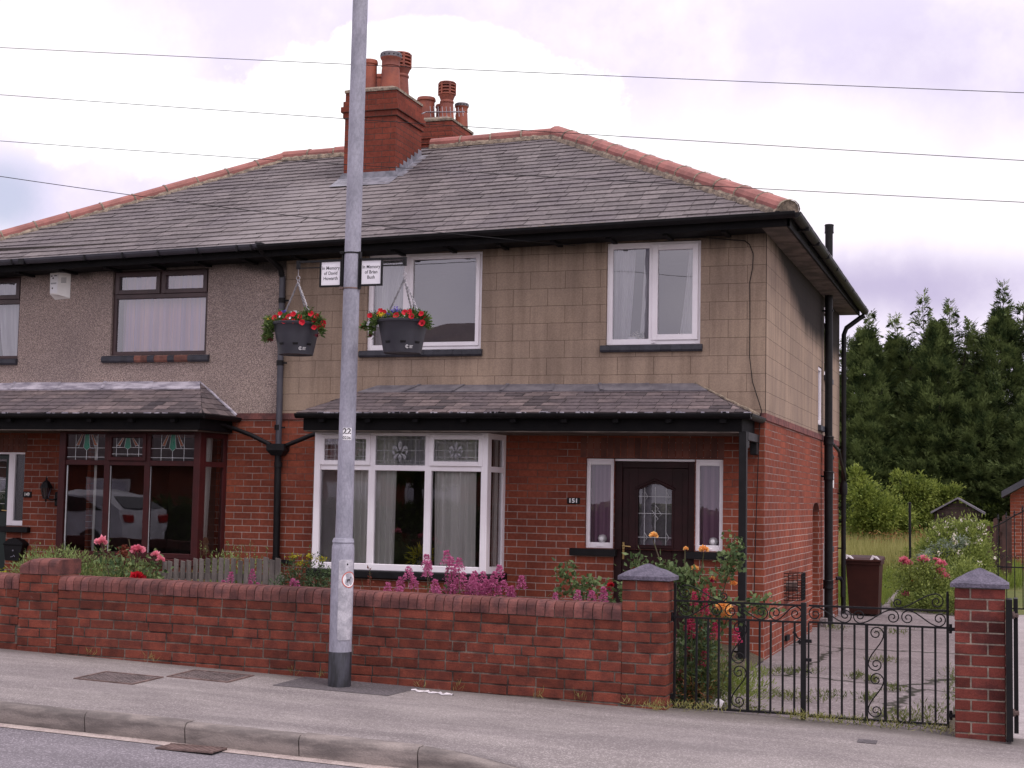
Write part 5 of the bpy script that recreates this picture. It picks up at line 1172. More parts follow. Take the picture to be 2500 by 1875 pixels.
# ---- bay window of 151 (front y=-.52)
yb=-.52
def bayset(x0,x1,z0,z1,mull,ztr,xret,mat,parent,corner=.075,fr=.045,opn=(),mat2=None,sidew=None,bot=None):
    b=MB()
    b.box(x0,x0+corner,yb-.012,yb+.08,z0,z1,.006); b.build('bay_corner_post',mat,parent)
    b=MB(); b.box(x1-corner,x1,yb-.012,yb+.09,z0,z1,.006); b.build('bay_corner_post',mat,parent)
    b=MB(); bot=bot or .075
    b.box(x0+corner-.002,x1-corner+.002,yb-.004,yb+.07,z0,z0+bot,.006); b.box(x0+corner-.002,x1-corner+.002,yb,yb+.06,z1-.045,z1,.003)
    b.box(x0+corner-.002,x1-corner+.002,yb+.003,yb+.06,ztr-.030,ztr+.030,.004)
    for m_ in mull: b.box(m_-.038,m_+.038,yb,yb+.065,z0+bot-.002,z1-.043,.004)
    F=b.build('bay_window_frame',mat,parent)
    # return to the wall on the right
    b=MB(); xr0=x1-.012; xw=xret
    def seg(t0,t1,za,zb,d=.05):
        p=Vector((xr0,yb+.09)).lerp(Vector((xw,0.0)),t0); q=Vector((xr0,yb+.09)).lerp(Vector((xw,0.0)),t1)
        n_=Vector((-(q-p).y,(q-p).x)).normalized()*-1*0; 
        b.add([(p.x,p.y,za),(q.x,q.y,za),(q.x,q.y,zb),(p.x,p.y,zb),(p.x-d,p.y,za),(q.x-d,q.y,za),(q.x-d,q.y,zb),(p.x-d,p.y,zb)],[(0,1,2,3),(4,7,6,5),(0,4,5,1),(3,2,6,7),(1,5,6,2),(0,3,7,4)])
    seg(0,.10,z0,z1);seg(.86,1,z0,z1);seg(.10,.86,z0,z0+bot,.047);seg(.10,.86,z1-.07,z1,.047);seg(.10,.86,ztr-.03,ztr+.03,.045)
    b.build('bay_side_frame',mat,parent)
    b=MB(); b.quad((xr0-.02,yb+.09,z0+bot),(xw-.02,0,z0+bot),(xw-.02,0,ztr-.03),(xr0-.02,yb+.09,ztr-.03)); b.build('bay_side_pane','glassd',parent,fix=False)
    b=MB(); b.quad((xr0-.02,yb+.09,ztr+.03),(xw-.02,0,ztr+.03),(xw-.02,0,z1-.07),(xr0-.02,yb+.09,z1-.07)); b.build('bay_side_pane','glassd',parent,fix=False)
    # left return, closed
    b=MB(); b.box(x0,x0+.04,yb+.08,0,z0,z1); b.build('bay_side_frame',mat,parent)
    return F
BA=HA
z0,z1=.672,2.185; ztr=1.79
Fm=bayset(-4.912,-2.868,z0,z1,(-4.22,-3.556),ztr,-2.845,'upvc',BA,bot=.072)
xs=[(-4.823,-4.262),(-4.200,-3.590),(-3.522,-2.948)]
for i,(a,c) in enumerate(xs):
    pane(a-.02,c+.02,.74,1.765,yb+.03,BA,'glassd','bay_pane')
    op=i in (0,2)
    if op:
        b=MB(); frame_y(b,a-.02,c+.025,1.815,2.155,yb-.020,.052,.045); b.build('bay_top_casement','upvc',BA); pa=(a+.03,c-.03,1.867,2.10)
    else: pa=(a-.01,c+.01,1.822,2.137)
    yp=yb-.002 if op else yb+.020
    P_=pane(pa[0],pa[1],pa[2],pa[3],yp,BA,'glass','leaded_pane')
    b=MB(); t=.0028; xa,xc,za,zc=pa
    for z in (zc-.035,(za+zc)/2,za+.045,za+.012): b.box(xa,xc,yp-.004,yp-.0005,z-t,z+t)
    for x in (xa+.03,xa+.13,xc-.13,xc-.03): b.box(x-t,x+t,yp-.0045,yp-.0008,za,zc)
    b.build('lead_lines','lace',P_)
    # fleur de lys in bevelled glass
    b=MB(); xm=(xa+xc)/2; zm=za+(zc-za)*.46; s=.85 if op else 1.
    def pet(pts): b.add([(xm+x*s,yp-.007,zm+z*s) for x,z in pts]+[(xm+sum(p[0] for p in pts)/len(pts)*s,yp-.014,zm+sum(p[1] for p in pts)/len(pts)*s)],[(k,(k+1)%len(pts),len(pts)) for k in range(len(pts))])
    pet([(0,.125),(.028,.085),(.020,.04),(0,.01),(-.020,.04),(-.028,.085)])
    for sg in (-1,1):
        pet([(sg*.02,.0),(sg*.035,.05),(sg*.06,.072),(sg*.088,.055),(sg*.09,.025),(sg*.072,.03),(sg*.055,.035),(sg*.04,.0)])
        pet([(sg*.01,-.012),(sg*.055,-.03),(sg*.078,-.06),(sg*.06,-.085),(sg*.035,-.06)])
        pet([(sg*.088,.02),(sg*.092,-.01),(sg*.075,-.035),(sg*.06,-.02),(sg*.07,.012)])
    pet([(0,-.02),(.025,-.06),(0,-.11),(-.025,-.06)])
    b.build('fleur_de_lys','bevel',P_,fix=False)
b=MB(); b.box(-4.95,-2.80,-.60,-.0,.585,.672,.012); b.build('bay_sill','black',BA)
b=MB(); b.box(-4.90,-2.875,-.525,0,-.3,.586); b.build('bay_brickwork','brick',BA)
b=MB(); b.box(-4.88,-2.90,-.45,.3,.60,.69); b.build('bay_window_board','upvc',BA)
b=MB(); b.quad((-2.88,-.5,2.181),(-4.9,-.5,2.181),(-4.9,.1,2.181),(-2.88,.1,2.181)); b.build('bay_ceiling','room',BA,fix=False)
curtain(-4.50,-4.24,.70,2.15,-.43,'grey-white curtain just right of the lamp post in the white bay window','curtain',.075,.020,x0b=-4.46,seed=11)
curtain(-4.235,-3.96,.70,2.15,-.43,'grey-white curtain at the left of the middle light of the white bay window','curtain',.07,.018,x1b=-3.97,seed=12)
curtain(-3.52,-3.03,.70,2.15,-.43,'wide grey-white curtain filling the right light of the white bay window','curtain',.085,.020,x0b=-3.50,x1b=-3.02,seed=13)
curtain(-4.80,-2.95,1.80,2.16,-.39,'short white net valance behind the leaded top lights of the white bay','net',.06,.012,seed=17)
curtain(-2.96,-2.90,.70,2.15,-.10,'narrow strip of curtain in the side light of the white bay window','curtain',.05,.008,seed=14)
# small things on the bay window board
r=thing('house_plant','yellow-green houseplant behind the middle light of the white bay window','house plant',(-3.72,-.2,.69))
b=MB(); b.lathe((-3.72,-.2,.692),[(.05,0),(.07,.09),(.06,.09),(0,.08)],14); b.build('pot','leadd',r)
P,D=blobpts((-3.73,-.24,.83),(.16,.10,.10),230,.2); V,F=leaves(P,.09,.012,D=D+np.array([0,0,.4])); npmesh('leaves',V,F,'yel',r)
# ---- bay window of 149
BB=HB
z0,z1=.72,2.185
bayset(-8.245,-6.352,z0,z1,(-7.59,-7.05),1.81,-6.30,'maroon',BB,corner=.085,bot=.06)
xs=[(-8.14,-7.625),(-7.55,-7.085),(-7.015,-6.44)]
for i,(a,c) in enumerate(xs):
    pane(a-.02,c+.02,.77,1.775,yb+.03,BB,'glassd','bay_pane')
    b=MB(); b.box(a-.006,a+.006,yb+.018,yb+.028,.78,1.775); b.build('pale_bead','came',BB)
    op=(i==1)
    if op:
        b=MB(); frame_y(b,a-.02,c+.02,1.835,2.150,yb-.020,.045,.045); b.build('bay_top_casement','maroon',BB); pa=(a+.03,c-.02,1.885,2.10)
    else: pa=(a-.01,c+.01,1.835,2.14)
    yp=yb-.002 if op else yb+.020
    P_=pane(pa[0],pa[1],pa[2],pa[3],yp,BB,'glassd','leaded_pane'); xa,xc,za,zc=pa; xm=(xa+xc)/2; H=zc-za
    def fan(k,mt,nm):
        b=MB(); 
        for pts in k: b.add([(xm+x,yp-.003,za+z*H) for x,z in pts],[tuple(range(len(pts)))])
        b.build(nm,mt,P_,fix=False)
    fan([[(-.028,1),(.028,1),(.044,.50),(0,.38),(-.044,.50)]],'sgreen','green_glass')
    fan([[(-.10,.58),(-.142,.58),(-.075,1),(-.052,1)],[(.10,.58),(.142,.58),(.075,1),(.052,1)]],'sorange','orange_glass')
    b=MB(); t=.0026; Z=lambda z:za+z*H; Y0,Y1=yp-.006,yp-.0035
    for z in (.48,.13):
        if z>.3: b.box(xa,xm-.044,Y0,Y1,Z(z)-t,Z(z)+t); b.box(xm+.044,xc,Y0,Y1,Z(z)-t,Z(z)+t)
        else: b.box(xa,xc,Y0,Y1,Z(z)-t,Z(z)+t)
    for x in (-.15,.15): b.box(xm+x-t,xm+x+t,Y0-.001,Y1,Z(0),Z(1))
    b.box(xm-t,xm+t,Y0-.001,Y1,Z(0),Z(.38))
    for pts in ([(-.028,1),(-.044,.50),(0,.38),(.044,.50),(.028,1)],[(-.052,1),(-.10,.58),(-.15,.58)],[(.052,1),(.10,.58),(.15,.58)],[(-.075,1),(-.145,.58)],[(.075,1),(.145,.58)],[(-.10,.58),(-.115,.48)],[(.10,.58),(.115,.48)]):
        b.tube([(xm+x,yp-.0055,Z(z)) for x,z in pts],.003,4)
    b.build('came_lines','came',P_)
b=MB(); b.box(-8.29,-6.27,-.60,0,.64,.72,.01); b.build('bay_sill','maroon',BB)
b=MB(); b.box(-8.24,-6.34,-.525,0,-.3,.64); b.build('bay_brickwork','brick',BB)
b=MB(); b.quad((-6.36,-.5,2.181),(-8.24,-.5,2.181),(-8.24,.1,2.181),(-6.36,.1,2.181)); b.build('bay_ceiling','room',BB,fix=False)
curtain(-7.83,-7.79,.76,2.12,-.42,'thin pale curtain edge in the left light of the maroon bay window','curtain',.05,.008,seed=15)
curtain(-6.60,-6.40,.76,2.12,-.16,'cream curtain in the side light of the maroon bay window','curtain',.08,.018,x0b=-6.62,x1b=-6.44,seed=16)
# soft toy shapes on the sill: a small ornament
r=thing('ornament','small brown ornament low in the side light of the maroon bay window','ornament',(-6.46,-.2,.73))
b=MB(); b.box(-8.2,-6.40,-.44,.2,.70,.735); b.build('bay_window_board','maroon',BB)
b=MB(); b.lathe((-6.46,-.16,.735),[(.03,0),(.055,.05),(.04,.12),(.03,.14),(.042,.18),(.02,.23),(0,.235)],14); b.build('figure','dry',r,smooth=True)

# ---- canopies over bay and door
def canopy(parent,xl,xr,yf,ztop,zeav,txl,txr,gx0,gx1,mat,leadm,leadh,pale):
    hy=-yf
    L=math.hypot(hy,ztop-zeav); k=hy/L
    b=MB()
    P=lambda u,v:Vector((u,yf+v*k,zeav+(ztop-zeav)*v/L))
    lw=L-leadh
    slates(b,P,(0,-(ztop-zeav)/L,k),lw,.105,.20,lambda v:xl+(txl-xl)*v/L,lambda v:xr+(txr-xr)*v/L,.008,.004,21)
    sx=abs(xr-txr); Ls=math.hypot(sx,ztop-zeav)
    slates(b,lambda u,v:Vector((xr-v*sx/Ls,u,zeav+(ztop-zeav)*v/Ls)),((ztop-zeav)/Ls,0,sx/Ls),Ls,.105,.20,lambda v:yf*(1-v/Ls),lambda v:0,.008,.004,22)
    sx2=abs(txl-xl)
    if xl>-6: slates(b,lambda u,v:Vector((xl+v*sx2/Ls,u,zeav+(ztop-zeav)*v/Ls)),(-(ztop-zeav)/Ls,0,sx2/Ls),Ls*.98,.105,.20,lambda v:yf*(1-v/Ls),lambda v:0,.008,.004,23)
    o=b.build('canopy_roof',mat,parent,fix=False)
    b=MB(); b.add([(xl,yf,zeav-.010),(xr,yf,zeav-.010),(txr,0,ztop-.010),(txl,0,ztop-.010),(xr,0,zeav-.010),(xl,0,zeav-.010)],[(0,1,2,3),(1,4,2),(5,0,3)]); b.build('underlay','under',o,fix=False)
    b=MB(); n=7 # lead apron in lapped sheets
    v0=lw-.01
    for i in range(n):
        f=lambda v,i_:(xl+(txl-xl)*v/L)+((xr+(txr-xr)*v/L)-(xl+(txl-xl)*v/L))*i_/n
        q=[P(f(v0,i),v0),P(f(v0,i+1)-.0,v0),P(f(L,i+1),L),P(f(L,i),L)]; h=.013+.005*(i%2)
        b.add([p+Vector((0,-.3*h,h)) for p in q]+[q[0],q[1]],[(0,1,2,3),(4,5,1,0)])
        if i: b.add([q[0]+Vector((-.02,-.006,h+.008)),q[0]+Vector((.02,-.006,h+.008)),q[3]+Vector((.02,-.006,h+.008)),q[3]+Vector((-.02,-.006,h+.008))],[(0,1,2,3)])
    b.quad((txl,-.012,ztop-.01),(txr,-.012,ztop-.01),(txr,-.012,ztop+.012),(txl,-.012,ztop+.012))
    b.build('lead_apron',leadm,o,fix=False)
    # mortar fillet up the right-hand slope
    b=MB(); A=Vector((txr,-.015,ztop+.01)); B=Vector((xr,-.015,zeav+.02)); pts=[A.lerp(B,i/10)+Vector((0,0,rnd.uniform(-.006,.006))) for i in range(11)]; b.tube(pts,[.012+.008*(i/10) for i in range(11)],6); b.build('fillet','flaunch' if pale else 'leadw',o)
    b=MB(); gutter(b,(gx0,yf-.035,zeav-.012),(gx1+.035,yf-.035,zeav-.012),.050); gutter(b,(gx1,yf-.03,zeav-.012),(gx1,-.01,zeav-.012),.050); b.build('gutter','black',o,fix=False)
    b=MB(); b.box(gx0+.05,gx1-.07,yf+.045,yf+.075,zeav-.185,zeav-.015,.003); b.box(gx1-.098,gx1-.07,yf+.075,-.01,zeav-.185,zeav-.015,.003)
    if xl>-6: b.box(gx0+.05,gx0+.08,yf+.075,-.01,zeav-.185,zeav-.015,.003)
    b.build('fascia','blackm',o)
    b=MB(); b.box(gx0+.06,gx1-.10,yf+.05,-.005,zeav-.198,zeav-.186); b.build('soffit','soffit' if pale else 'soffit',o)
    b=MB(); x=gx0+.3
    while x<min(gx1,0)-.2:
        if x>-9.8: b=MB(); b.box(x-.03,x+.03,yf-.03,yf+.043,zeav-.10,zeav-.045); b.build('gutter_bracket','blackm',o)
        x+=.55
    b=MB()
    for i in range(60):
        x=gx0+(gx1-gx0)*rnd.random(); b.box(x,x+rnd.uniform(.02,.10),yf-.020,yf-.002,zeav-.002,zeav+rnd.uniform(.006,.014))
    b.build('mortar_crumbs','leadw',o)
    return o
ca=canopy(HA,-5.0,-.055,-.83,2.724,2.372,-4.405,-.741,-4.985,-.035,'slate2','leadd',.22,True)
cb2=canopy(HB,-11.25,-6.19,-.80,2.79,2.372,-11.25,-6.70,-11.25,-6.17,'slate2','leadw',.215,False)
# end bracket and post
b=MB(); b.box(-.135,-.06,-.78,-.70,-.05,2.19,.004); b.build('post','black',HA,label='square black post holding the canopy corner')
b=MB(); b.box(-.135,-.055,-.70,-.0,2.105,2.19,.004); b.box(-.13,-.06,-.14,-.002,1.98,2.105,.004); b.box(-.13,-.06,-.70,-.60,2.03,2.105,.004); b.build('corbel','black',HA)
b=MB(); b.box(-4.955,-4.80,-.74,-.56,2.19,2.21); b.build('corbel','black',HA)
# ---- front door group of 151
yd=.07
dm=MB(); dm.box(-1.615,-1.535,yd-.02,yd+.06,-.15,1.905,.004); dm.box(-.815,-.735,yd-.02,yd+.06,-.15,1.905,.004); dm.box(-1.535,-.815,yd-.018,yd+.06,1.835,1.905,.003)
D=dm.build('door_frame','doorm',HA)
b=MB(); b.box(-1.93,-.435,yd-.03,yd+.02,1.906,1.930,.003); b.build('head_strip','upvc',D)
# leaf: stiles and rails round an arched light
lf=MB(); X0,X1=-1.532,-.818; gx0,gx1,gz0,gz1,gzp=-1.362,-.990,1.015,1.62,1.665
lf.box(X0,gx0,yd,yd+.045,-.12,1.832,.003); lf.box(gx1,X1,yd,yd+.045,-.12,1.832,.003); lf.box(gx0,gx1,yd+.0005,yd+.045,-.12,gz0,.003)
arch=[(gx0,1.831),(gx0,gz1-.02),(gx0+.06,gz1),(gx0+.12,gz1+.035),((gx0+gx1)/2,gzp),(gx1-.12,gz1+.035),(gx1-.06,gz1),(gx1,gz1-.02),(gx1,1.831)]
lf.prism(arch,yd+.0005,yd+.045); leaf=lf.build('door','doorm',HA)
b=MB(); mo=[(gx0-.03,gz1-.01),(gx0+.05,gz1+.03),((gx0+gx1)/2,gzp+.045),(gx1-.05,gz1+.03),(gx1+.03,gz1-.01)]
b.tube([(x,yd-.006,z) for x,z in mo],.014,6)
for x in (gx0-.008,gx1+.008): b.box(x-.012,x+.012,yd-.010,yd,gz0-.02,gz1,.003)
b.box(gx0-.02,gx1+.02,yd-.012,yd,gz0-.035,gz0-.01,.003)
for a,c,d_,e in ((X0+.06,X1-.06,1.775,1.783),(X0+.06,X1-.06,.9,.908),(X0+.06,X1-.06,.2,.208)): b.box(a,c,yd-.006,yd,d_,e)
for x in (X0+.06,X1-.068): b.box(x,x+.008,yd-.006,yd,.2,1.783)
b.build('mouldings','doorm',leaf)
pn=MB(); pn.add([(x,yd+.015,z) for x,z in [(gx0,gz0),(gx1,gz0)]+[(x,z) for x,z in reversed(arch[1:-1])]],[tuple(range(9))]); dg=pn.build('door_glass','glassd',leaf,fix=False)
b=MB(); b.quad((gx0,yd+.05,gz0),(gx1,yd+.05,gz0),(gx1,yd+.05,gzp),(gx0,yd+.05,gzp)); b.build('glass_backing','leadd',leaf,fix=False)
b=MB(); t=.003; Y0,Y1=yd+.008,yd+.013; xm=(gx0+gx1)/2
for x in (gx0+.068,xm,gx1-.068): b.box(x-t,x+t,Y0,Y1,gz0,gz1+.01)
for z in (gz0+.08,gz0+.335,gz1-.09): b.box(gx0,gx1,Y0-.001,Y1,z-t,z+t)
def dia(cx,cz,w_,h): b.tube([(cx,Y0,cz+h),(cx+w_,Y0,cz),(cx,Y0,cz-h),(cx-w_,Y0,cz),(cx,Y0,cz+h)],.0045,4,False)
for x in (gx0+.068,gx1-.068):
    for z in (gz0+.08,gz1-.09): dia(x,z,.035,.055)
dia(xm,gz0+.385,.035,.04)
for dx in (-.036,.036): dia(xm+dx,gz0+.33,.033,.036)
dia(xm,gz0+.28,.033,.036)
b.build('lead_pattern','came',leaf)
b=MB(); b.box(-1.528,-1.503,yd-.014,yd,.855,1.04,.003); b.tube([(-1.515,yd-.012,.997),(-1.515,yd-.045,.997),(-1.50,yd-.05,.997),(-1.425,yd-.05,.992)],.008,8); b.build('door_handle','brass',leaf,smooth=True)
for a,c,lab in ((-1.928,-1.617,'left'),(-.733,-.437,'right')):
    b=MB(); frame_y(b,a,c,.967,1.906,.035,.042,.05,wb=.062); W=b.build('side_light','upvc',HA); pane(a+.042,c-.042,1.03,1.865,.058,W,'glassd')
    b=MB(); b.tube([((a+c)/2-.03,.028,.995),((a+c)/2-.025,.020,.990),((a+c)/2+.025,.020,.990),((a+c)/2+.03,.028,.995)],.004,5); b.build('vent','upvc',W)
curtain(-1.90,-1.64,.97,1.90,.13,'lilac patterned curtain in the narrow window left of the dark front door','lilac',.09,.012,seed=31)
curtain(-.71,-.46,.97,1.90,.13,'lilac patterned curtain in the narrow window right of the dark front door','lilac',.09,.012,seed=32)
for x,lab in ((-1.76,'round white ornament in the narrow window left of the dark front door'),(-.55,'round white ornament in the narrow window right of the dark front door')):
    b=MB(); b.lathe((x,.10,1.03),[(.03,0),(.045,.02),(.05,.045),(.035,.075),(0,.085)],16); tag(b.build('ornament','white',None,smooth=True),lab,'ornament')
b=MB(); b.box(-2.085,-1.575,-.06,.03,.885,.962,.004); b.build('sill','black',HA)
b=MB(); b.box(-.815,-.345,-.06,.03,.885,.962,.004); b.build('sill','black',HA)
b=MB(); # soldier-course lintel
x=-1.99
while x<-.42: b.box(x,min(x+.066,-.415),-.004,.01,1.938,2.155,.003); x+=.075
b.build('lintel','brick_dark',HA)
np_=MB(); np_.box(-2.133,-1.988,-.014,-.0,1.435,1.503,.006); npo=np_.build('number_plate','black',HA); text('151',.064,(-2.061,-.0150,1.469),(1,0,0),(0,0,1),'white',npo,bold=.0022,sx=1.15)
b=MB(); b.box(-2.2,-.45,-.4,.05,-.2,.05); b.build('door_step','drive',HA)
# ---- door of 149
b=MB(); b.box(-10.35,-9.34,.06,.11,-.1,1.90); D=b.build('door','greendoor',HB,label='dark green front door')
pane(-9.66,-9.42,1.2,1.85,.055,D,'glass','door_glass')
b=MB()
for z in (1.3,1.45,1.6,1.75): b.box(-9.66,-9.42,.048,.053,z-.003,z+.003)
b.build('glazing_lines','came',D)
b=MB(); b.box(-9.375,-9.355,.045,.06,1.12,1.26,.003); b.tube([(-9.365,.05,1.215),(-9.365,.02,1.215),(-9.43,.015,1.218)],.007,8); b.build('door_handle','brass',D)
b=MB(); b.box(-9.345,-9.275,.0,.06,1.035,1.93,.004); b.box(-9.275,-9.11,.002,.06,1.035,1.095,.004); b.box(-10.4,-9.11,.001,.06,1.912,1.938,.003); b.box(-9.275,-9.255,.003,.06,1.095,1.912,.002); W=b.build('side_light','upvc',HB); pane(-9.256,-9.11,1.095,1.912,.03,W,'obsc')
b=MB(); b.box(-9.44,-8.985,-.07,.03,.955,1.022,.004); b.build('sill','black',HB)
b=MB(); x=-10.4
while x<-9.09: b.box(x,min(x+.066,-9.085),-.004,.01,1.942,2.155,.003); x+=.075
b.build('lintel','brick_dark',HB)
np_=MB(); np_.box(-9.11,-8.988,-.016,-.0,1.385,1.455,.003); npo=np_.build('number_plate','black',HB); text('149',.056,(-9.049,-.0170,1.42),(1,0,0),(0,0,1),'cream',npo,bold=.0012,sx=.95)
# wall lantern
ln=MB(); ln.box(-8.625,-8.555,-.055,-.0,1.285,1.46,.012); ln.tube([(-8.59,-.05,1.375),(-8.62,-.09,1.36),(-8.66,-.10,1.365),(-8.70,-.10,1.385)],.011,8)
ln.tube([(-8.59,-.02,1.46),(-8.60,-.018,2.16)],.007,6)
L_=ln.build('wall_lantern','black',HB,smooth=True); cx,cy=-8.712,-.10
b=MB(); 
def hexring(r,z): return [(cx+r*math.cos(PI/3*k+.3),cy+r*math.sin(PI/3*k+.3),z) for k in range(6)]
b.add(hexring(.034,1.385)+hexring(.066,1.505),[(k,(k+1)%6,6+(k+1)%6,6+k) for k in range(6)]); b.build('lantern_glass','obsc',L_,fix=False)
b=MB()
for k in range(6):
    p,q=hexring(.036,1.385)[k],hexring(.068,1.505)[k]; b.tube([p,q],.0045,5)
b.add(hexring(.082,1.505)+hexring(.078,1.515)+hexring(.045,1.575)+hexring(.022,1.592),[(6*j+k,6*j+(k+1)%6,6*j+6+(k+1)%6,6*j+6+k) for j in range(3) for k in range(6)]+[(5,4,3,2,1,0)])
b.lathe((cx,cy,0),[(.04,1.37),(.036,1.388)],8); b.lathe((cx,cy,0),[(0,1.328),(.008,1.34),(.014,1.355),(.008,1.37)],8); b.lathe((cx,cy,0),[(.02,1.59),(.010,1.605),(.014,1.615),(.006,1.63),(0,1.652)],8)
b.build('lantern_frame','black',L_)
# letter box
lb=MB(); prof=[(-9.25,.61),(-9.06,.61),(-9.01,.80),(-9.01,.83),(-9.06,.865),(-9.14,.888),(-9.22,.87),(-9.275,.83),(-9.28,.80)]
lb.prism(prof,-.115,-.002); lbo=lb.build('letter_box','black',HB)
b=MB(); b.box(-9.285,-8.995,-.130,-.0,.80,.826,.006); b.build('lid','black',lbo)
b=MB(); b.tube([(-9.14,-.116,.735),(-9.14,-.121,.735)],.009,10); b.tube([(-9.17,-.118,.655),(-9.14,-.119,.66),(-9.125,-.119,.68),(-9.11,-.119,.66)],.004,5); b.build('badge','galv',lbo)

# ---- rainwater goods
dp=MB(); dp.tube([(-5.72,-.44,4.30),(-5.72,-.40,4.26),(-5.62,-.12,4.10),(-5.615,-.07,4.0)],.034,12); dp.box(-5.765,-5.675,-.50,-.39,4.27,4.35,.01)
dp.build('downpipe_swan_neck','black',HB)
dp=MB(); dp.tube([(-5.615,-.07,4.02),(-5.60,-.07,2.02)],.036,14); D_=dp.build('downpipe','greyp',HB,smooth=True)
b=MB()
for z in (3.73,3.0,2.25):
    b.lathe((-5.612,-.07,z),[(.042,-.03),(.042,.03)],14); b.box(-5.60,-5.53,-.075,-.055,z-.010,z+.010)
b.build('downpipe_clip','black',D_)
hp=MB(); hp.add([(-5.715,-.15,2.06),(-5.49,-.15,2.06),(-5.49,-.0,2.06),(-5.715,-.0,2.06),(-5.715,-.15,1.985),(-5.49,-.15,1.985),(-5.49,0,1.985),(-5.715,0,1.985),(-5.665,-.12,1.925),(-5.535,-.12,1.925),(-5.535,-.02,1.925),(-5.665,-.02,1.925)],[(0,1,2,3),(0,4,5,1),(1,5,6,2),(2,6,7,3),(3,7,4,0),(4,8,9,5),(5,9,10,6),(6,10,11,7),(7,11,8,4),(8,11,10,9)])
hp.build('hopper_head','black',HB)
b=MB(); b.tube([(-5.60,-.07,1.95),(-5.575,-.07,.0)],.040,14); b.lathe((-5.595,-.07,1.82),[(.047,-.03),(.047,.03)],14); b.lathe((-5.582,-.07,.75),[(.047,-.025),(.047,.025)],14); b.box(-5.76,-5.40,-.05,-.02,.69,.73); b.build('downpipe','black',HB,smooth=True,label='lower black length of the shared drainpipe')
b=MB(); b.tube([(-6.30,-.40,2.31),(-6.19,-.09,2.24),(-5.95,-.08,2.16),(-5.70,-.08,2.05)],.026,10); b.build('canopy_drain','black',HB,smooth=True)
b=MB(); b.tube([(-4.98,-.40,2.31),(-5.05,-.09,2.20),(-5.20,-.08,2.155),(-5.50,-.08,2.04)],.026,10); b.build('canopy_drain','black',HA,smooth=True)
# soil pipe and pipes on the side wall
b=MB(); b.tube([(.10,4.85,-.15),(.10,4.82,2.35)],.058,16); b.tube([(.10,4.82,2.35),(.10,4.80,5.28)],.052,16)
for z,k in ((2.34,.068),(1.87,.066),(.42,.068),(5.22,.060)): b.lathe((.10,4.82,z),[(k,-.06),(k+.004,-.05),(k,-.035),(k,.04),(k+.005,.05),(k,.06)],16)
b.tube([(.10,4.82,2.15),(.10,4.95,2.12)],.06,12); b.tube([(.13,4.82,2.33),(.15,5.6,2.23),(.12,6.3,2.05),(.12,6.75,1.85)],.022,8)
for z in (4.1,1.86): b.box(.0,.16,4.80,4.84,z-.012,z+.012)
b.build('soil_pipe','black',HA,smooth=True,label='thick black soil pipe running above the eaves')
b=MB(); b.tube([(.36,7.02,4.30),(.30,7.0,4.26),(.12,6.86,4.10),(.085,6.85,4.0),(.085,6.85,-.1)],.036,12)
for z in (3.7,2.3,2.2,1.65,1.45,.85): b.box(.0,.12,6.83,6.87,z-.010,z+.010)
b.lathe((.085,6.85,1.72),[(.05,-.09),(.055,-.06),(.055,.06),(.05,.09)],12); b.tube([(.0,6.6,.42),(.06,6.7,.42),(.085,6.72,.36),(.085,6.72,.15)],.028,8)
b.build('downpipe','black',HA,smooth=True,label='rear corner downpipe with a bent top')
b=MB(); b.tube([(.02,4.98,.95),(.02,4.98,-.05)],.010,8); b.tube([(.02,4.98,.60),(.05,4.98,.60)],.014,8); b.build('overflow_pipe','white',HA)
# side windows
b=MB(); b.box(-.03,.0,4.42,4.80,2.545,2.60,.003); b.box(-.03,.0,4.42,4.80,3.27,3.315,.003); b.box(-.031,.001,4.405,4.45,2.545,3.315,.003); b.box(-.031,.001,4.765,4.815,2.545,3.315,.003); W=b.build('side_window','upvc',HA,label='slit-like white upstairs side window')
b=MB(); b.quad((-.02,4.45,2.6),(-.02,4.765,2.6),(-.02,4.765,3.27),(-.02,4.45,3.27)); b.build('pane','glass',W,fix=False)
b=MB(); b.box(-.02,.055,4.38,4.86,2.455,2.53,.006); b.build('sill','sill',W)
for z0,z1,y0,y1 in ((.9,1.86,5.18,5.9),(3.25,4.2,5.05,5.8)):
    b=MB(); b.box(-.03,.0,y0,y0+.05,z0,z1,.003); b.box(-.03,.0,y1-.05,y1,z0,z1,.003); b.box(-.029,-.001,y0+.05,y1-.05,z0,z0+.06,.003); b.box(-.029,-.001,y0+.05,y1-.05,z1-.05,z1,.003)
    if z0<2: b.box(-.029,-.001,y0+.05,y1-.05,1.52,1.58,.003)
    W=b.build('side_window','upvc',HA); b=MB(); b.quad((-.02,y0,z0),(-.02,y1,z0),(-.02,y1,z1),(-.02,y0,z1)); b.build('pane','glass',W,fix=False)
    b=MB(); b.box(-.0,.05,y0-.04,y1+.04,z0-.075,z0-.002,.004); b.build('sill','sill',W)
b=MB(); b.box(.001,.03,5.75,6.1,1.72,1.93,.004); b.build('meter_box','cream',HA)
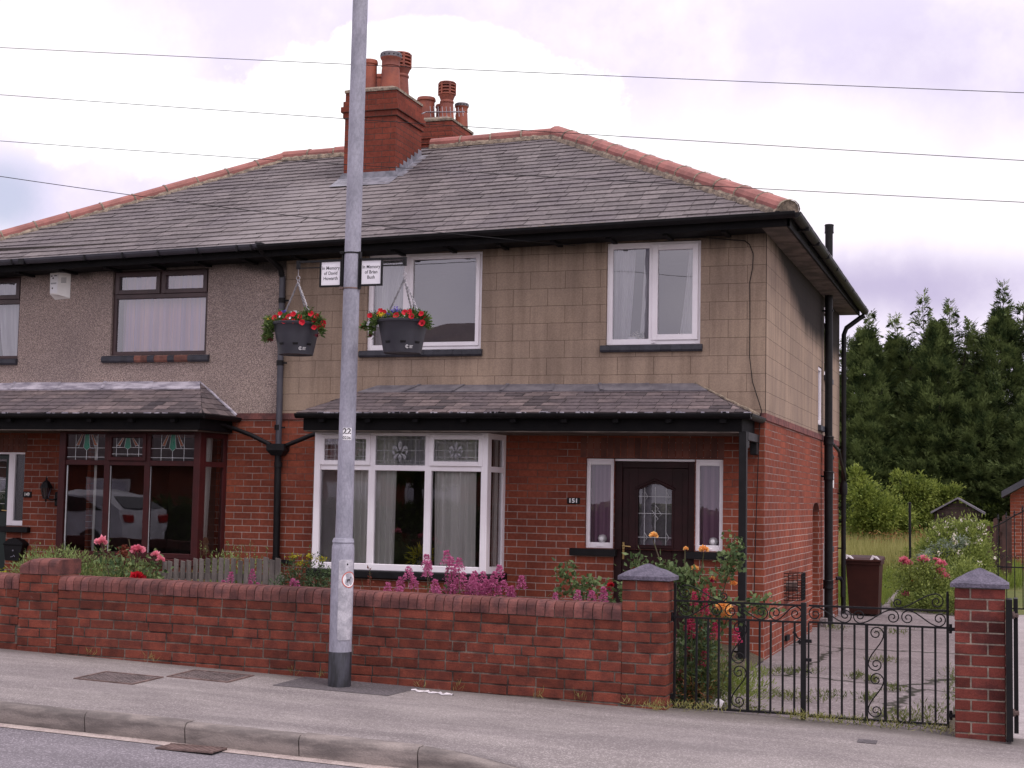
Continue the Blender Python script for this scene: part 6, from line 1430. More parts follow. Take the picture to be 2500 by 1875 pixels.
# flue guard: half-round wire cage
fg=MB(); y0,y1,z0,z1=1.42,1.82,.40,.70
for i in range(9):
    z=z0+(z1-z0)*i/8; fg.tube([(.0,y0,z),(.15,y0+.02,z),(.19,y0+.07,z),(.19,y1-.07,z),(.15,y1-.02,z),(.0,y1,z)],.0048,5)
for i in range(11):
    y=y0+.04+(y1-y0-.08)*i/10; fg.tube([(.19,y,z0),(.19,y,z1)],.005,5)
for x in (.05,.10,.15): fg.tube([(x,y0+.01,z0),(x,y0+.01,z1)],.0035,5)
F_=fg.build('flue_guard','blackm',HA)
b=MB(); b.tube([(.0,1.62,.55),(.12,1.62,.55)],.055,16); b.build('flue','rust',F_)
b=MB(); b.box(.001,.03,1.48,1.72,-.06,.0,.0); b.build('air_brick','blackm',HA)
b=MB(); b.box(0,.10,4.66,5.6,-.3,-.02,.01); b.build('step','drive',HA)
# black cable clipped to the front of 151
b=MB(); cp=[(-2.02,-.20,4.24),(-1.75,-.03,4.292),(-.69,-.022,4.295),(-.40,-.022,4.26),(-.22,-.022,4.24),(-.17,-.022,4.20),(-.13,-.022,4.10),(-.135,-.022,3.95),(-.165,-.022,3.80),(-.160,-.022,3.4),(-.16,-.022,3.0),(-.13,-.022,2.75),(-.03,-.025,2.44),(-.05,-.022,2.36),(-.08,-.022,1.4),(-.10,-.022,.47),(-.12,-.022,.32),(-.28,-.022,.33)]
b.tube(cp,.0048,5); b.build('cable','black',HA)
# overhead wires
def wire(A,B,sag,label,r=.0031):
    A=Vector(A);B=Vector(B); d=B-A; A=A-d*.35; B=B+d*.35; b=MB(); pts=[]
    for i in range(31):
        t=i/30; p=A.lerp(B,t); p.z-=sag*(4*t*(1-t)-.55*0)*.0+sag*4*t*(1-t)-sag*.9; pts.append(p)
    b.tube(pts,r,5,False); tag(b.build('overhead_wire','black'),label,'wire','overhead wires crossing in front of the roof')
wire((-7.41,-3,6.00),(2.56,-3,4.83),.04,'topmost of the overhead wires, crossing the sky above the chimney pots')
wire((-7.38,-3,5.50),(2.55,-3,4.27),.05,'second overhead wire from the top, crossing the chimney stack')
wire((-7.36,-3,5.01),(2.55,-3,3.92),.08,'third overhead wire from the top, crossing the slates and the red hip')
A=Vector((-7.34,-3,4.71)); B=Vector((-2.02,-.22,4.22)); b=MB(); pts=[]
A0=A-(B-A)*.5
for i in range(25):
    t=i/24; p=A0.lerp(B,t); p.z-=.10*4*t*(1-t)-.06*(1-t); pts.append(p)
b.tube(pts,.0038,5,False); tag(b.build('overhead_wire','black'),'lowest overhead wire, running to the eaves of the right house','wire','overhead wires crossing in front of the roof')
# ================================================================ planting in the front gardens
def stems(b,pairs,r=.004): 
    for A,B in pairs:
        A=Vector(A);B=Vector(B); m=(A+B)/2+Vector((rnd.uniform(-.03,.03),rnd.uniform(-.03,.03),0)); b.tube([A,m,B],[r*1.3,r,r*.7],4,False)
def valerian(name_label,heads,y,mat,zg,spread=.10,leafn=260,s=1.):
    hs=[(x,y+rnd.uniform(-spread,spread),z) for x,z in heads]
    cx=sum(h[0] for h in hs)/len(hs)
    r=thing('valerian',name_label,'flowering plant',(cx,y,zg))
    b=MB(); stems(b,[((cx+(h[0]-cx)*.55,y+(h[1]-y)*.5,zg),(h[0],h[1],h[2]-.03)) for h in hs],.0035); b.build('stems','stem',r)
    P=[]
    for h in hs:
        n=int(leafn/len(hs)*1.3); t=NR.uniform(.05,.80,(n,1)); A=np.array([cx+(h[0]-cx)*.55,y,zg]); B=np.array(h); P.append(A+(B-A)*t+NR.normal(size=(n,3))*np.array([.025,.025,.015]))
    P=np.concatenate(P); V,F=leaves(P,.055,.016,D=NR.normal(size=(len(P),3))*np.array([1,1,.3])+np.array([0,0,.35]),spread=.6); npmesh('leaves',V,F,'euph',r)
    for h in hs:
        n=230; t=NR.uniform(0,1,(n,1))**.8; H=.13*s*rnd.uniform(.75,1.15); Rr=.050*s*rnd.uniform(.8,1.15)
        k=np.floor(t*5)/5; a=NR.uniform(0,2*PI,(n,1)); rad=Rr*(1.05-t*.85)*NR.uniform(.35,1,(n,1))
        P=np.concatenate([h[0]+np.cos(a)*rad,h[1]+np.sin(a)*rad,h[2]-H*.55+H*(t*.6+k*.4)],1)
        V,F=leaves(P,.016*s,.012*s,D=np.concatenate([np.cos(a),np.sin(a),a*0+.3],1),spread=1.4); npmesh('flower_head',V,F,mat,r)
valerian('big clump of pink valerian in front of the white bay window',[(-2.41,.72),(-2.33,.77),(-2.26,.86),(-2.2,.78),(-2.12,.96),(-1.93,1.0),(-1.86,.87),(-1.79,.95),(-1.99,.76),(-1.86,.72),(-1.78,.82),(-1.68,.82),(-1.62,.83),(-1.59,.73),(-1.52,.79),(-1.47,.9),(-1.45,.78),(-1.39,.71),(-1.36,.74),(-1.28,.82),(-2.05,.69),(-1.95,.73),(-1.71,.77),(-1.54,.73),(-2.09,.90),(-1.90,.94),(-1.66,.76),(-1.48,.84),(-2.13,.90),(-1.93,.88),(-2.30,.70),(-1.83,.77),(-1.75,.72),(-1.62,.73),(-1.45,.73),(-1.90,.80),(-1.70,.84),(-2.0,.70),(-1.55,.78)],-4.15,'pinkv',.03,.10,900)
valerian('small pink valerian beside the brick pier, right of the big clump',[(-.82,.72),(-.71,.73),(-.6,.75),(-1.01,.69),(-.61,.72)],-4.15,'pinkv',.03,.05,90,.85)
valerian('few low pink valerian spikes at the end of the picket fence',[(-3.94,.76),(-3.74,.79),(-3.73,.7),(-4.02,.69),(-3.65,.69)],-4.1,'pinkv',.03,.05,60,.8)
valerian('single pink valerian spray left of the lamp post',[(-3.33,.73),(-3.30,.70)],-4.1,'pinkv',.03,.03,40,.85)
valerian('crimson valerian standing behind the left gate leaf',[(-.04,.49),(.11,.5),(.08,.54),(.21,.3),(.09,.33),(-.04,.3),(.03,.15),(.21,.67),(.14,.75),(.45,.48),(.22,.78),(.30,.52),(.12,.56)],-4.22,'magv',-.08,.04,500,.85)
def flower(c,s,mat,parent,nm='rose',n=110):
    """cupped many-petalled bloom"""
    d=unit(NR.normal(size=(n,3))); d[:,2]=np.abs(d[:,2])*.9-.15; q=NR.uniform(.25,1,(n,1)); P=np.asarray(c)+d*q*s*.42
    V,F=leaves(P,s*.40,s*.44,D=d+np.array([0,0,.5])*(1.2-q),spread=.5); return npmesh(nm,V,F,mat,parent)
def rosebush(label,canes,leafpts,blooms,lmat='rosel',leaf=(.05,.036),nl=26,base=None,spread=.07,rs=.006):
    r=thing('rose_bush',label,'rose bush',base)
    b=MB(); stems(b,canes,rs); b.build('canes','stem',r)
    P=np.concatenate([np.asarray(p)+NR.normal(size=(nl,3))*spread for p in leafpts]); V,F=leaves(P,leaf[0],leaf[1],D=NR.normal(size=(len(P),3))+np.array([0,-.6,.5]),spread=.4); npmesh('leaves',V,F,lmat,r)
    for c,s,mt in blooms: flower(c,s,mt,r)
    return r
# middle small rose
rosebush('short rose bush in leaf between the valerian and the brick pier',[((-.75,-3.9,.03),(-1.0,-3.9,.98)),((-.7,-3.9,.03),(-.80,-3.9,.85)),((-.6,-3.9,.03),(-.48,-3.95,.82)),((-.7,-3.9,.03),(-.95,-3.9,.75))],
  [(-.99,-3.9,.93),(-1.0,-3.9,.86),(-.93,-3.9,.82),(-.87,-3.9,.78),(-.79,-3.9,.82),(-.73,-3.9,.77),(-.62,-3.9,.72),(-.5,-3.9,.76),(-.45,-3.9,.72),(-.85,-3.9,.68),(-1.05,-3.9,.71),(-.66,-3.9,.64)],[((-.60,-3.95,.80),.045,'redr'),((-.62,-3.95,.76),.04,'magv'),((-.43,-3.9,.66),.04,'redr')],base=(-.7,-3.9,.03),spread=.038,nl=34)
# apricot climbing rose by the pier
canes=[((.0,-3.85,-.05),(-.17,-3.9,1.02)),((-.17,-3.9,.9),(-.27,-3.9,1.17)),((.05,-3.85,-.05),(.06,-3.9,.98)),((.1,-3.85,-.05),(.36,-3.9,1.02)),((.30,-3.9,.85),(.385,-3.9,1.24)),((.1,-3.85,-.05),(.35,-3.9,.62)),((.05,-3.9,.6),(-.42,-3.9,.98)),((.12,-3.9,.9),(.14,-3.9,1.08)),((0,-3.9,.85),(-.01,-3.9,1.1)),((.2,-3.9,.7),(.57,-3.9,.72)),((.1,-3.9,.2),(.2,-3.9,.8))]
lp_=[(-.17,-3.9,.96),(-.12,-3.9,.90),(-.05,-3.9,.91),(.02,-3.9,.88),(.08,-3.9,.84),(-.02,-3.9,.80),(.05,-3.9,.74),(.12,-3.9,.70),(.0,-3.9,.66),(.10,-3.9,.58),(.22,-3.9,.66),(.18,-3.9,.74),(.28,-3.9,.72),(.34,-3.9,1.0),(.36,-3.9,1.08),(.33,-3.9,.95),(.40,-3.9,1.03),(.38,-3.9,1.14),(.27,-3.9,.94),(-.40,-3.9,.98),(-.35,-3.9,.94),(-.43,-3.9,.91),(.57,-3.9,.70),(.62,-3.9,.68),(.52,-3.9,.66),(.03,-3.9,.5),(.12,-3.9,.45),(.2,-3.9,.5),(.1,-3.9,.35),(.0,-3.9,.4),(.3,-3.9,.55),(-.05,-3.9,.75),(.2,-3.9,.38),(.05,-3.9,.28),(-.2,-3.9,.88),(.15,-3.9,.85)]
rosebush('tall rose with apricot and orange blooms beside the gate pier',canes,lp_,[((-.265,-3.9,1.20),.058,'orr'),((.14,-3.9,1.10),.066,'orr'),((.07,-3.9,.955),.045,'orr'),((-.005,-3.9,1.105),.035,'orr'),((.325,-4.05,.66),.105,'orr'),((.345,-4.05,.61),.06,'orr'),((.04,-3.9,.77),.06,'orr'),((.375,-3.9,.845),.045,'orr'),((.21,-3.9,.88),.035,'orr'),((-.42,-3.9,.94),.04,'redr'),((.20,-3.9,.86),.05,'magv')],base=(.05,-3.85,-.05),spread=.045,nl=44)
# straggling growth at the gate foot
r=thing('weed_clump','tangle of dry and green weeds behind the left gate leaf','weeds',(.15,-4.1,-.1))
P,D=blobpts((.20,-4.1,.10),(.26,.28,.30),2600,.1); V,F=leaves(P,.05,.010,D=D+np.array([0,0,1.]),spread=.9); npmesh('leaves',V,F,'weed',r)
P,D=blobpts((.13,-4.2,.03),(.18,.2,.14),260,.1); V,F=leaves(P,.045,.012,D=D+np.array([0,0,.6]),spread=.9); npmesh('dry_leaves',V,F,'ory',r)
P,D=blobpts((.32,-3.5,.0),(.34,.5,.20),1700,.1); V,F=leaves(P,.06,.007,D=D+np.array([0,0,1.4]),spread=.7); npmesh('grass_blades',V,F,'grassm',r)
P,D=blobpts((.06,-3.9,.25),(.18,.2,.34),1300,.1); V,F=leaves(P,.045,.018,D=D+np.array([0,0,.4]),spread=.9); npmesh('green_leaves',V,F,'rosel',r)
# left garden: grey-green herbs, roses
def herb(label,c,rad,n,spr,mat='sage',l=.05,w=.010,z0=.1):
    r=thing('shrub',label,'shrub',(c[0],c[1],z0)); P,D=blobpts(c,rad,n,.15); V,F=leaves(P,l,w,D=D+np.array([0,0,.8]),spread=.9)
    b=MB()
    sp=[]
    for (x,y,z) in spr:
        A=Vector((x+rnd.uniform(-.06,.06),c[1],c[2]-.1)); B=Vector((x,y,z)); b.tube([A,(A+B)/2+Vector((rnd.uniform(-.02,.02),0,0)),B],.0028,4,False)
        q=NR.uniform(.3,1.,(34,1)); sp.append(np.array(A)+(np.array(B)-np.array(A))*q+NR.normal(size=(34,3))*.008)
    if sp:
        P2=np.concatenate(sp); V2,F2=leaves(P2,.028,.008,D=NR.normal(size=(len(P2),3))+np.array([0,0,.5]),spread=.3); V,F=cat((V,F),(V2,F2)); b.build('sprigs','stem',r)
    npmesh('leaves',V,F,mat,r); return r
sprL=[(-6.31+i*.055+rnd.uniform(-.03,.03),-3.7,.90+.10*math.sin(i*.9)+rnd.uniform(-.04,.05)) for i in range(18)]
herb('pale green feathery herb spilling over the stepped brick pier',(-5.92,-3.75,.62),(.50,.42,.33),8500,sprL)
herb('pale green herb filling the bed around the pink roses, right of the stepped pier',(-5.35,-3.6,.52),(.42,.4,.37),6500,[(-5.6+i*.06,-3.7,.84+rnd.uniform(-.05,.10)) for i in range(9)])
herb('wispy grey-green herb behind the left end of the picket fence',(-4.75,-2.55,.55),(.52,.25,.36),4200,[(-5.1+i*.06,-2.6,.90+rnd.uniform(-.05,.12)) for i in range(13)])
herb('low yellow-green edging plants at the foot of the left roses',(-5.2,-4.2,.42),(.40,.16,.27),3000,[],'weed',.03,.015)
rosebush('rose bush with pink and red blooms in front of the maroon bay window',[((-5.1,-3.9,.1),(-5.36,-3.9,1.0)),((-5.1,-3.9,.1),(-4.98,-3.9,.93)),((-5.0,-3.9,.1),(-4.78,-3.9,.90)),((-5.0,-3.9,.1),(-4.90,-3.95,.72)),((-5.05,-3.9,.4),(-5.18,-3.9,.98)),((-5.0,-3.9,.4),(-5.08,-3.9,1.05))],
  [(-5.36,-3.9,.90),(-5.2,-3.9,.86),(-5.15,-3.9,.78),(-5.0,-3.9,.80),(-4.95,-3.9,.72),(-4.85,-3.9,.80),(-4.8,-3.9,.72),(-4.75,-3.9,.82),(-5.1,-3.9,.66),(-5.25,-3.9,.70),(-4.9,-3.9,.62),(-4.72,-3.9,.66)],
  [((-5.36,-3.9,1.01),.10,'pinkr'),((-4.98,-3.9,.95),.10,'pinkr'),((-4.80,-3.9,.92),.06,'pinkr'),((-4.745,-3.9,.875),.06,'pinkr'),((-4.91,-4.0,.715),.105,'redr')],base=(-5.05,-3.9,.1),spread=.05,nl=26)
r=thing('young_shrub','small red-leaved shoot behind the pink roses','shrub',(-5.17,-3.8,.1)); P,D=blobpts((-5.19,-3.8,.93),(.055,.05,.08),120,.1); V,F=leaves(P,.04,.02); npmesh('leaves',V,F,'redleaf',r); b=MB(); stems(b,[((-5.17,-3.8,.1),(-5.19,-3.8,.95))]); b.build('stem','stem',r)
r=thing('young_shrub','thin reddish shoot right of the lamp post before the black bay sill','shrub',(-2.64,-4.1,.03))
b=MB(); stems(b,[((-2.64,-4.1,.03),(-2.63,-4.1,.88)),((-2.66,-4.1,.5),(-2.70,-4.1,.78))],.0035); b.build('stem','stem',r)
P=np.concatenate([np.array([-2.635,-4.1,.60])+NR.normal(size=(40,3))*[.05,.03,.06],np.array([-2.63,-4.1,.80])+NR.normal(size=(24,3))*[.015,.015,.06]]); V,F=leaves(P,.035,.014); npmesh('leaves',V,F,'redleaf',r)
# euphorbia
r=thing('euphorbia','blue-green bushy plant with yellow tops left of the lamp post','shrub',(-3.55,-3.4,.03))
tops=[(-3.68,.92),(-3.6,.86),(-3.52,.93),(-3.40,.91),(-3.73,.85),(-3.78,.76),(-3.37,.75),(-3.85,.70),(-3.45,.80),(-3.60,.74),(-3.3,.84),(-3.5,.70),(-3.7,.66)]
b=MB(); stems(b,[((-3.55+(x+3.55)*.4,-3.4,.03),(x,-3.4,z)) for x,z in tops],.005); b.build('stems','stem',r)
P=[]
for x,z in tops:
    A=np.array([-3.55+(x+3.55)*.4,-3.4,.03]); B=np.array([x,-3.4,z]); t=NR.uniform(.25,1,(300,1)); P.append(A+(B-A)*t+NR.normal(size=(300,3))*.032)
P=np.concatenate(P); V,F=leaves(P,.05,.010,D=NR.normal(size=(len(P),3))+np.array([0,0,.2]),spread=.3); npmesh('leaves',V,F,'euph',r)
for x,z in tops[:4]: V,F=leaves(np.array([x,-3.42,z])+NR.normal(size=(50,3))*[.028,.02,.014],.022,.014); npmesh('bracts',V,F,'yel',r)
r=thing('shrub','bright lime-yellow little shrub below the black letter box','shrub',(-6.35,-4.1,.2)); P,D=blobpts((-6.32,-4.2,.66),(.20,.15,.13),700,.3); V,F=leaves(P,.03,.014); npmesh('leaves',V,F,'yel',r)
# little picket fence between the gardens
pf=thing('picket_fence','low weathered grey picket fence between the two front gardens','fence',(-4.7,-3,.1))
A=Vector((-5.23,-3.05)); B=Vector((-4.10,-2.9)); n=19
for i in range(n):
    p=A.lerp(B,i/(n-1)); h=.835+.045*i/(n-1)+rnd.uniform(-.015,.015); w_=.022 if i<15 else .026; tl=rnd.uniform(-.008,.008)
    b=MB(); b.add([(p.x-w_,p.y,.08),(p.x+w_,p.y,.08),(p.x+w_+tl,p.y,h-.01),(p.x-w_+tl,p.y,h),(p.x-w_,p.y+.014,.08),(p.x+w_,p.y+.014,.08),(p.x+w_+tl,p.y+.014,h-.01),(p.x-w_+tl,p.y+.014,h)],[(0,1,2,3),(4,7,6,5),(0,4,5,1),(1,5,6,2),(2,6,7,3),(3,7,4,0)]); b.build('picket','picket',pf)
for z in (.66,.25):
    b=MB(); b.add([(A.x-.05,A.y+.016,z),(B.x+.05,B.y+.016,z),(B.x+.05,B.y+.016,z+.06),(A.x-.05,A.y+.016,z+.06),(A.x-.05,A.y+.05,z),(B.x+.05,B.y+.05,z),(B.x+.05,B.y+.05,z+.06),(A.x-.05,A.y+.05,z+.06)],[(0,1,2,3),(4,7,6,5),(0,4,5,1),(1,5,6,2),(2,6,7,3),(3,7,4,0)]); b.build('rail','picket',pf)

# ================================================================ weeds on the drive and pavement edge
def tuft(name_,label,pts,mat,l,w,n,gr=None,kind=None,up=1.2,h=.05):
    P=[];
    for x,y,sx,sy in pts:
        q=NR.normal(size=(n,3))*np.array([sx,sy,0]); q[:,0]+=x; q[:,1]+=y; q[:,2]=[gz(a,b_) if b_>-4.6 else pz(a,b_) for a,b_ in q[:,:2]]; q[:,2]+=NR.uniform(0,h,n); P.append(q)
    P=np.concatenate(P); V,F=leaves(P,l,w,D=NR.normal(size=(len(P),3))*[1,1,.2]+np.array([0,0,up]),spread=.4)
    o=npmesh(name_,V,F,mat); o['kind']='stuff'; return o
tuft('driveway_weeds','',[(.35,-2.9,.14,.05),(.62,-2.8,.10,.05),(.15,-1.3,.10,.06),(.36,-1.15,.10,.05),(1.05,-1.1,.04,.04),(1.20,-1.3,.03,.03),(.95,-2.6,.12,.04),(1.3,-2.7,.03,.10),(1.15,.6,.07,.06),(1.85,-3.2,.08,.25),(1.95,-2.0,.05,.6),(1.75,-3.9,.12,.15),(1.0,4.2,.12,.15),(.25,4.3,.08,.1),(1.45,-1.9,.05,.03),(1.6,-3.6,.1,.1),(1.0,8.4,.2,.1),(.55,-1.0,.10,.05),(.75,-3.0,.15,.04),(1.9,-.6,.05,.4)],'weed',.055,.008,130)
tuft('gate_weeds','',[(.1,-4.66,.10,.03),(.3,-4.62,.10,.03),(.95,-4.6,.06,.02),(1.25,-4.6,.12,.02),(1.6,-4.6,.12,.03),(1.95,-4.62,.08,.04),(-.05,-4.75,.06,.02),(1.1,-4.62,.1,.02)],'hay',.055,.005,90)
tuft('wall_foot_weeds','',[(-1.9+.0,-4.71,.02,.01),(-1.6,-4.72,.02,.01),(-.95,-4.71,.03,.01),(-.62,-4.71,.02,.01),(-.25,-4.71,.03,.01),(-3.0,-4.70,.03,.01),(-4.3,-4.71,.05,.01),(-4.9,-4.70,.03,.01),(-2.75,-4.71,.02,.01)],'hay',.07,.004,14,up=2.)
tuft('gate_foot_greens','',[(1.45,-4.5,.2,.06),(1.8,-4.4,.12,.12),(.5,-4.4,.15,.06)],'weed',.04,.010,160)
# small litter by the gate
r=MB(); r.add([(.31,-4.40,-.055),(.38,-4.43,-.05),(.395,-4.37,.0),(.33,-4.35,.01),(.36,-4.38,.02)],[(0,1,4),(1,2,4),(2,3,4),(3,0,4)]); tag(r.build('crumpled_wrapper','paper'),'crumpled white wrapper lying behind the left gate leaf','litter')

# ================================================================ back garden
# wheelie bin
bn=thing('wheelie_bin','dark brown wheelie bin with a lid on the drive behind the house','bin',(.36,7.3,-.14))
z0=-.14;zt=.66
b=MB(); x0,x1,y0,y1=.145,.555,7.1,7.62; tx0,tx1,ty0,ty1=.10,.585,7.02,7.66
b.add([(x0,y0,z0+.03),(x1,y0,z0+.03),(x1,y1,z0+.03),(x0,y1,z0+.03),(tx0,ty0,zt),(tx1,ty0,zt),(tx1,ty1,zt),(tx0,ty1,zt)],[(3,2,1,0),(0,1,5,4),(1,2,6,5),(2,3,7,6),(3,0,4,7)])
b.box(tx0-.015,tx1+.015,ty0-.02,ty0+.01,zt-.05,zt,.006); b.box(tx1-.005,tx1+.02,ty0,ty1,zt-.05,zt,.006); b.build('bin_body','bin',bn)
b=MB(); b.add([(tx0-.03,ty0-.05,zt+.002),(tx1+.03,ty0-.05,zt+.002),(tx1+.03,ty1+.03,zt+.01),(tx0-.03,ty1+.03,zt+.01),(tx0-.03,ty0-.05,zt+.025),(tx1+.03,ty0-.05,zt+.025),(tx1+.02,ty1+.03,zt+.06),(tx0-.02,ty1+.03,zt+.06),(tx0+.05,ty0+.05,zt+.055),(tx1-.05,ty0+.05,zt+.055),(tx1-.05,ty1-.05,zt+.075),(tx0+.05,ty1-.05,zt+.075)],[(3,2,1,0),(0,1,5,4),(1,2,6,5),(2,3,7,6),(3,0,4,7),(4,5,9,8),(5,6,10,9),(6,7,11,10),(7,4,8,11),(8,9,10,11)]); b.build('lid','bin',bn)
for x in (tx0+.05,tx1-.06):
    b=MB(); P=[(x-.06,ty0-.02,zt+.02),(x-.03,ty0,zt+.075),(x+.01,ty0,zt+.06),(x+.06,ty0-.01,zt+.03)]; b.tube(P,[.02,.028,.026,.012],6); b.build('white_handle_cover','paper',bn)
b=MB()
for x in (x0+.02,x1-.03): b.tube([(x,y1-.03,z0+.09),(x+.04,y1-.03,z0+.09)],.09,16)
b.build('wheel','tyre',bn)
# lawn grass
def field(name_,x0,x1,y0,y1,n,l,w,mat,up=3.,z=0):
    P=np.stack([NR.uniform(x0,x1,n),NR.uniform(y0,y1,n),np.zeros(n)],1); P[:,2]=[gz(a,b_)+z for a,b_ in P[:,:2]]
    D=NR.normal(size=(n,3))*[1,1,.2]+np.array([0,0,up]); V,F=leaves(P,l,w,D=D,spread=.2); o=npmesh(name_,V,F,mat); o['kind']='stuff'; return o
field('lawn_grass',-1.6,.45,9.2,15,17000,.13,.012,'grassm')
field('lawn_grass',-1.8,2.6,14,24,22000,.30,.016,'grassm')
field('ripe_grass',-2.4,1.2,15,24,15000,.60,.016,'hay',5.)
field('lawn_grass',.6,2.2,9,15,9000,.14,.014,'grassm')
P=np.stack([NR.uniform(-2.4,1.2,420),NR.uniform(19,24,420),NR.uniform(.42,.72,420)],1); P[:,2]+=[gz(a,b_) for a,b_ in P[:,:2]]; P=np.repeat(P,3,0)+NR.normal(size=(1260,3))*[.03,.03,.05]; V,F=leaves(P,.07,.022,D=NR.normal(size=(1260,3))+np.array([0,0,1.]),spread=.3); npmesh('sorrel_seedheads',V,F,'ory')['kind']='stuff'
# iron pole of the washing line
b=MB(); b.tube([(.71,12,-.05),(.70,12,1.55)],.022,10); b.lathe((.70,12,1.55),[(.028,-.02),(.028,.0),(0,.012)],10); tag(b.build('washing_line_post','black',None,smooth=True),'thin upright dark metal pole on the back lawn','post')
# pink rose bush and mixed shrubs
rosebush('pink-flowered rose bush behind the right gate leaf',[((1.1,9,-.15),(.83,9,.58)),((1.12,9,-.15),(1.10,9,.60)),((1.15,9,-.15),(1.32,9,.60)),((1.15,9,-.15),(1.40,9,.40)),((1.05,9,-.15),(.82,9,.08))],
  [(.75,9,.42),(.85,9,.46),(.95,9,.38),(1.05,9,.48),(1.15,9,.36),(1.25,9,.45),(1.35,9,.40),(.7,9,.30),(.9,9,.25),(1.1,9,.22),(1.3,9,.22),(1.45,9,.28),(.85,9,.12),(1.0,9,.08),(1.2,9,.08),(1.42,9,.12),(1.5,9,.0),(.95,9,.0),(1.25,9,-.02),(1.1,9,.55)],
  [((.80,9,.62),.13,'pinkr'),((.86,9,.575),.13,'pinkr'),((1.10,9,.635),.15,'pinkr'),((1.28,9,.655),.06,'pinkr'),((1.365,9,.58),.14,'pinkr'),((1.36,9,.47),.12,'pinkr'),((1.31,9,.45),.07,'pinkr'),((1.42,9,.39),.11,'pinkr'),((.82,9,.09),.10,'pinkr'),((.93,9,.30),.045,'orr')],'shrubm',(.05,.026),190,base=(1.1,9,-.15),spread=.10)
def bush(label,blobs,n,l,w,mat,base,group=None,nm='shrub',extra=()):
    r=thing(nm,label,'shrub',base,group); b=MB()
    for k in range(6):
        c=blobs[k%len(blobs)][0]; b.tube([base,(base[0]*.5+c[0]*.5,base[1]*.5+c[1]*.5,base[2]*.5+c[2]*.5),c],[.03,.02,.01],6,False)
    b.build('stems','bark',r)
    tot=sum(q[1][0]*q[1][2] for q in blobs); P=[];DD=[]
    for c,rad in blobs:
        k=int(n*rad[0]*rad[2]/tot)
        # sub-clumps give light and dark
        cc,_=blobpts(c,np.array(rad)*.82,max(5,k//60),.35)
        idx=NR.randint(0,len(cc),k); s=min(rad)*.26; q=cc[idx]+NR.normal(size=(k,3))*s; P.append(q); DD.append(q-np.array(c))
    P=np.concatenate(P);DD=np.concatenate(DD); V,F=leaves(P,l,w,D=unit(DD)+np.array([0,0,.3]),spread=1.1); npmesh('foliage',V,F,mat,r)
    for mt,cnt,rad2,ll,ww in extra:
        P2=[]
        for c,rad in blobs:
            q,_=blobpts(c,np.array(rad)*1.04,cnt,.85); P2.append(q[(q[:,1]<c[1]+.1)])
        P2=np.concatenate(P2); P3=np.repeat(P2,9,0)+NR.normal(size=(len(P2)*9,3))*rad2; V,F=leaves(P3,ll,ww); npmesh('blossom',V,F,mt,r)
    return r
bush('mixed shrub with cream roses left of the brown fence',[((1.62,13.5,.88),(.38,.5,.42)),((1.25,13.2,.76),(.44,.5,.42)),((1.75,13,.45),(.42,.5,.45)),((1.2,12.8,.35),(.4,.4,.36)),((1.75,13.6,1.0),(.20,.3,.16))],14000,.075,.030,'shrubm',(1.5,13.4,-.05),extra=(('whr',22,.022,.040,.035),))
bush('silver-leaved shrub in the middle of the back border',[((1.22,12.9,.74),(.30,.25,.17)),((.98,12.7,.60),(.22,.2,.12)),((1.5,13.0,.84),(.22,.2,.15))],2300,.055,.016,'silver',(1.2,12.5,-.05))
bush('yellow-green shrub in front of the garden shed',[((.80,15.8,.52),(.26,.4,.26)),((.60,16,.42),(.25,.3,.24)),((1.9,15.5,1.10),(.16,.3,.12))],2600,.09,.035,'lime',(.9,15.9,.0))
bush('low green foliage between the path and the free-standing pier',[((1.25,8.6,-.0),(.45,.3,.16)),((1.65,8.4,.05),(.35,.4,.22)),((1.7,9.6,.3),(.4,.5,.35)),((1.0,10.5,.12),(.3,.5,.25))],6500,.07,.022,'shrubm',(1.4,8.8,-.14))
bush('light yellow-green elder bush against the house corner, back garden',[((-.95,21,1.75),(.42,.5,.42)),((-.55,21,1.30),(.55,.6,.50)),((-.98,21,1.0),(.45,.5,.42)),((-1.1,21,2.15),(.2,.25,.26)),((.0,21.3,1.15),(.30,.4,.28))],9500,.10,.042,'lime',(-.8,21.2,.15))
bush('mid-green rounded bush left of the garden shed',[((.0,25.3,1.75),(.70,.4,.6)),((.68,25.6,1.72),(.66,.3,.45)),((.15,25.2,1.1),(.75,.4,.50)),((-.50,25.2,1.5),(.42,.4,.4)),((-.38,25.0,2.15),(.22,.25,.25)),((-.1,25.3,2.2),(.3,.3,.2))],11000,.10,.042,'lime',(.2,25.6,.2))
# shed
sh=thing('garden_shed','small dark timber garden shed with a grey felt roof','shed',(1.1,24.4,.2))
x0,x1,y0,y1,zb,ze_,za=.55,1.68,24,25.3,.15,1.40,1.70; xm=(x0+x1)/2
b=MB(); k=0; z=zb
while z<za-.02:
    h=.085; 
    zz=min(z+h,za)
    hw=(x1-x0)/2 if zz<=ze_ else max(.02,(x1-x0)/2*(za-zz)/(za-ze_))
    b.box(xm-hw,xm+hw,y0-.012-.004*(k%2),y0+.01,z,zz-.006); b.box(x0-.0,x0+.02,y0+.012,y1,z,min(zz,ze_)-.006) if z<ze_ else None; b.box(x1-.02,x1,y0+.012,y1,z,min(zz,ze_)-.006) if z<ze_ else None
    z+=h;k+=1
b.build('weatherboarding','shed',sh)
b=MB(); 
for i in range(6): b.box(xm-.30+i*.1,xm-.205+i*.1,y0-.035,y0-.018,zb+.02,1.38)
b.box(xm-.31,xm+.30,y0-.042,y0-.036,1.2,1.26); b.box(xm-.31,xm+.30,y0-.042,y0-.036,.6,.66); b.build('door','shed',sh)
b=MB()
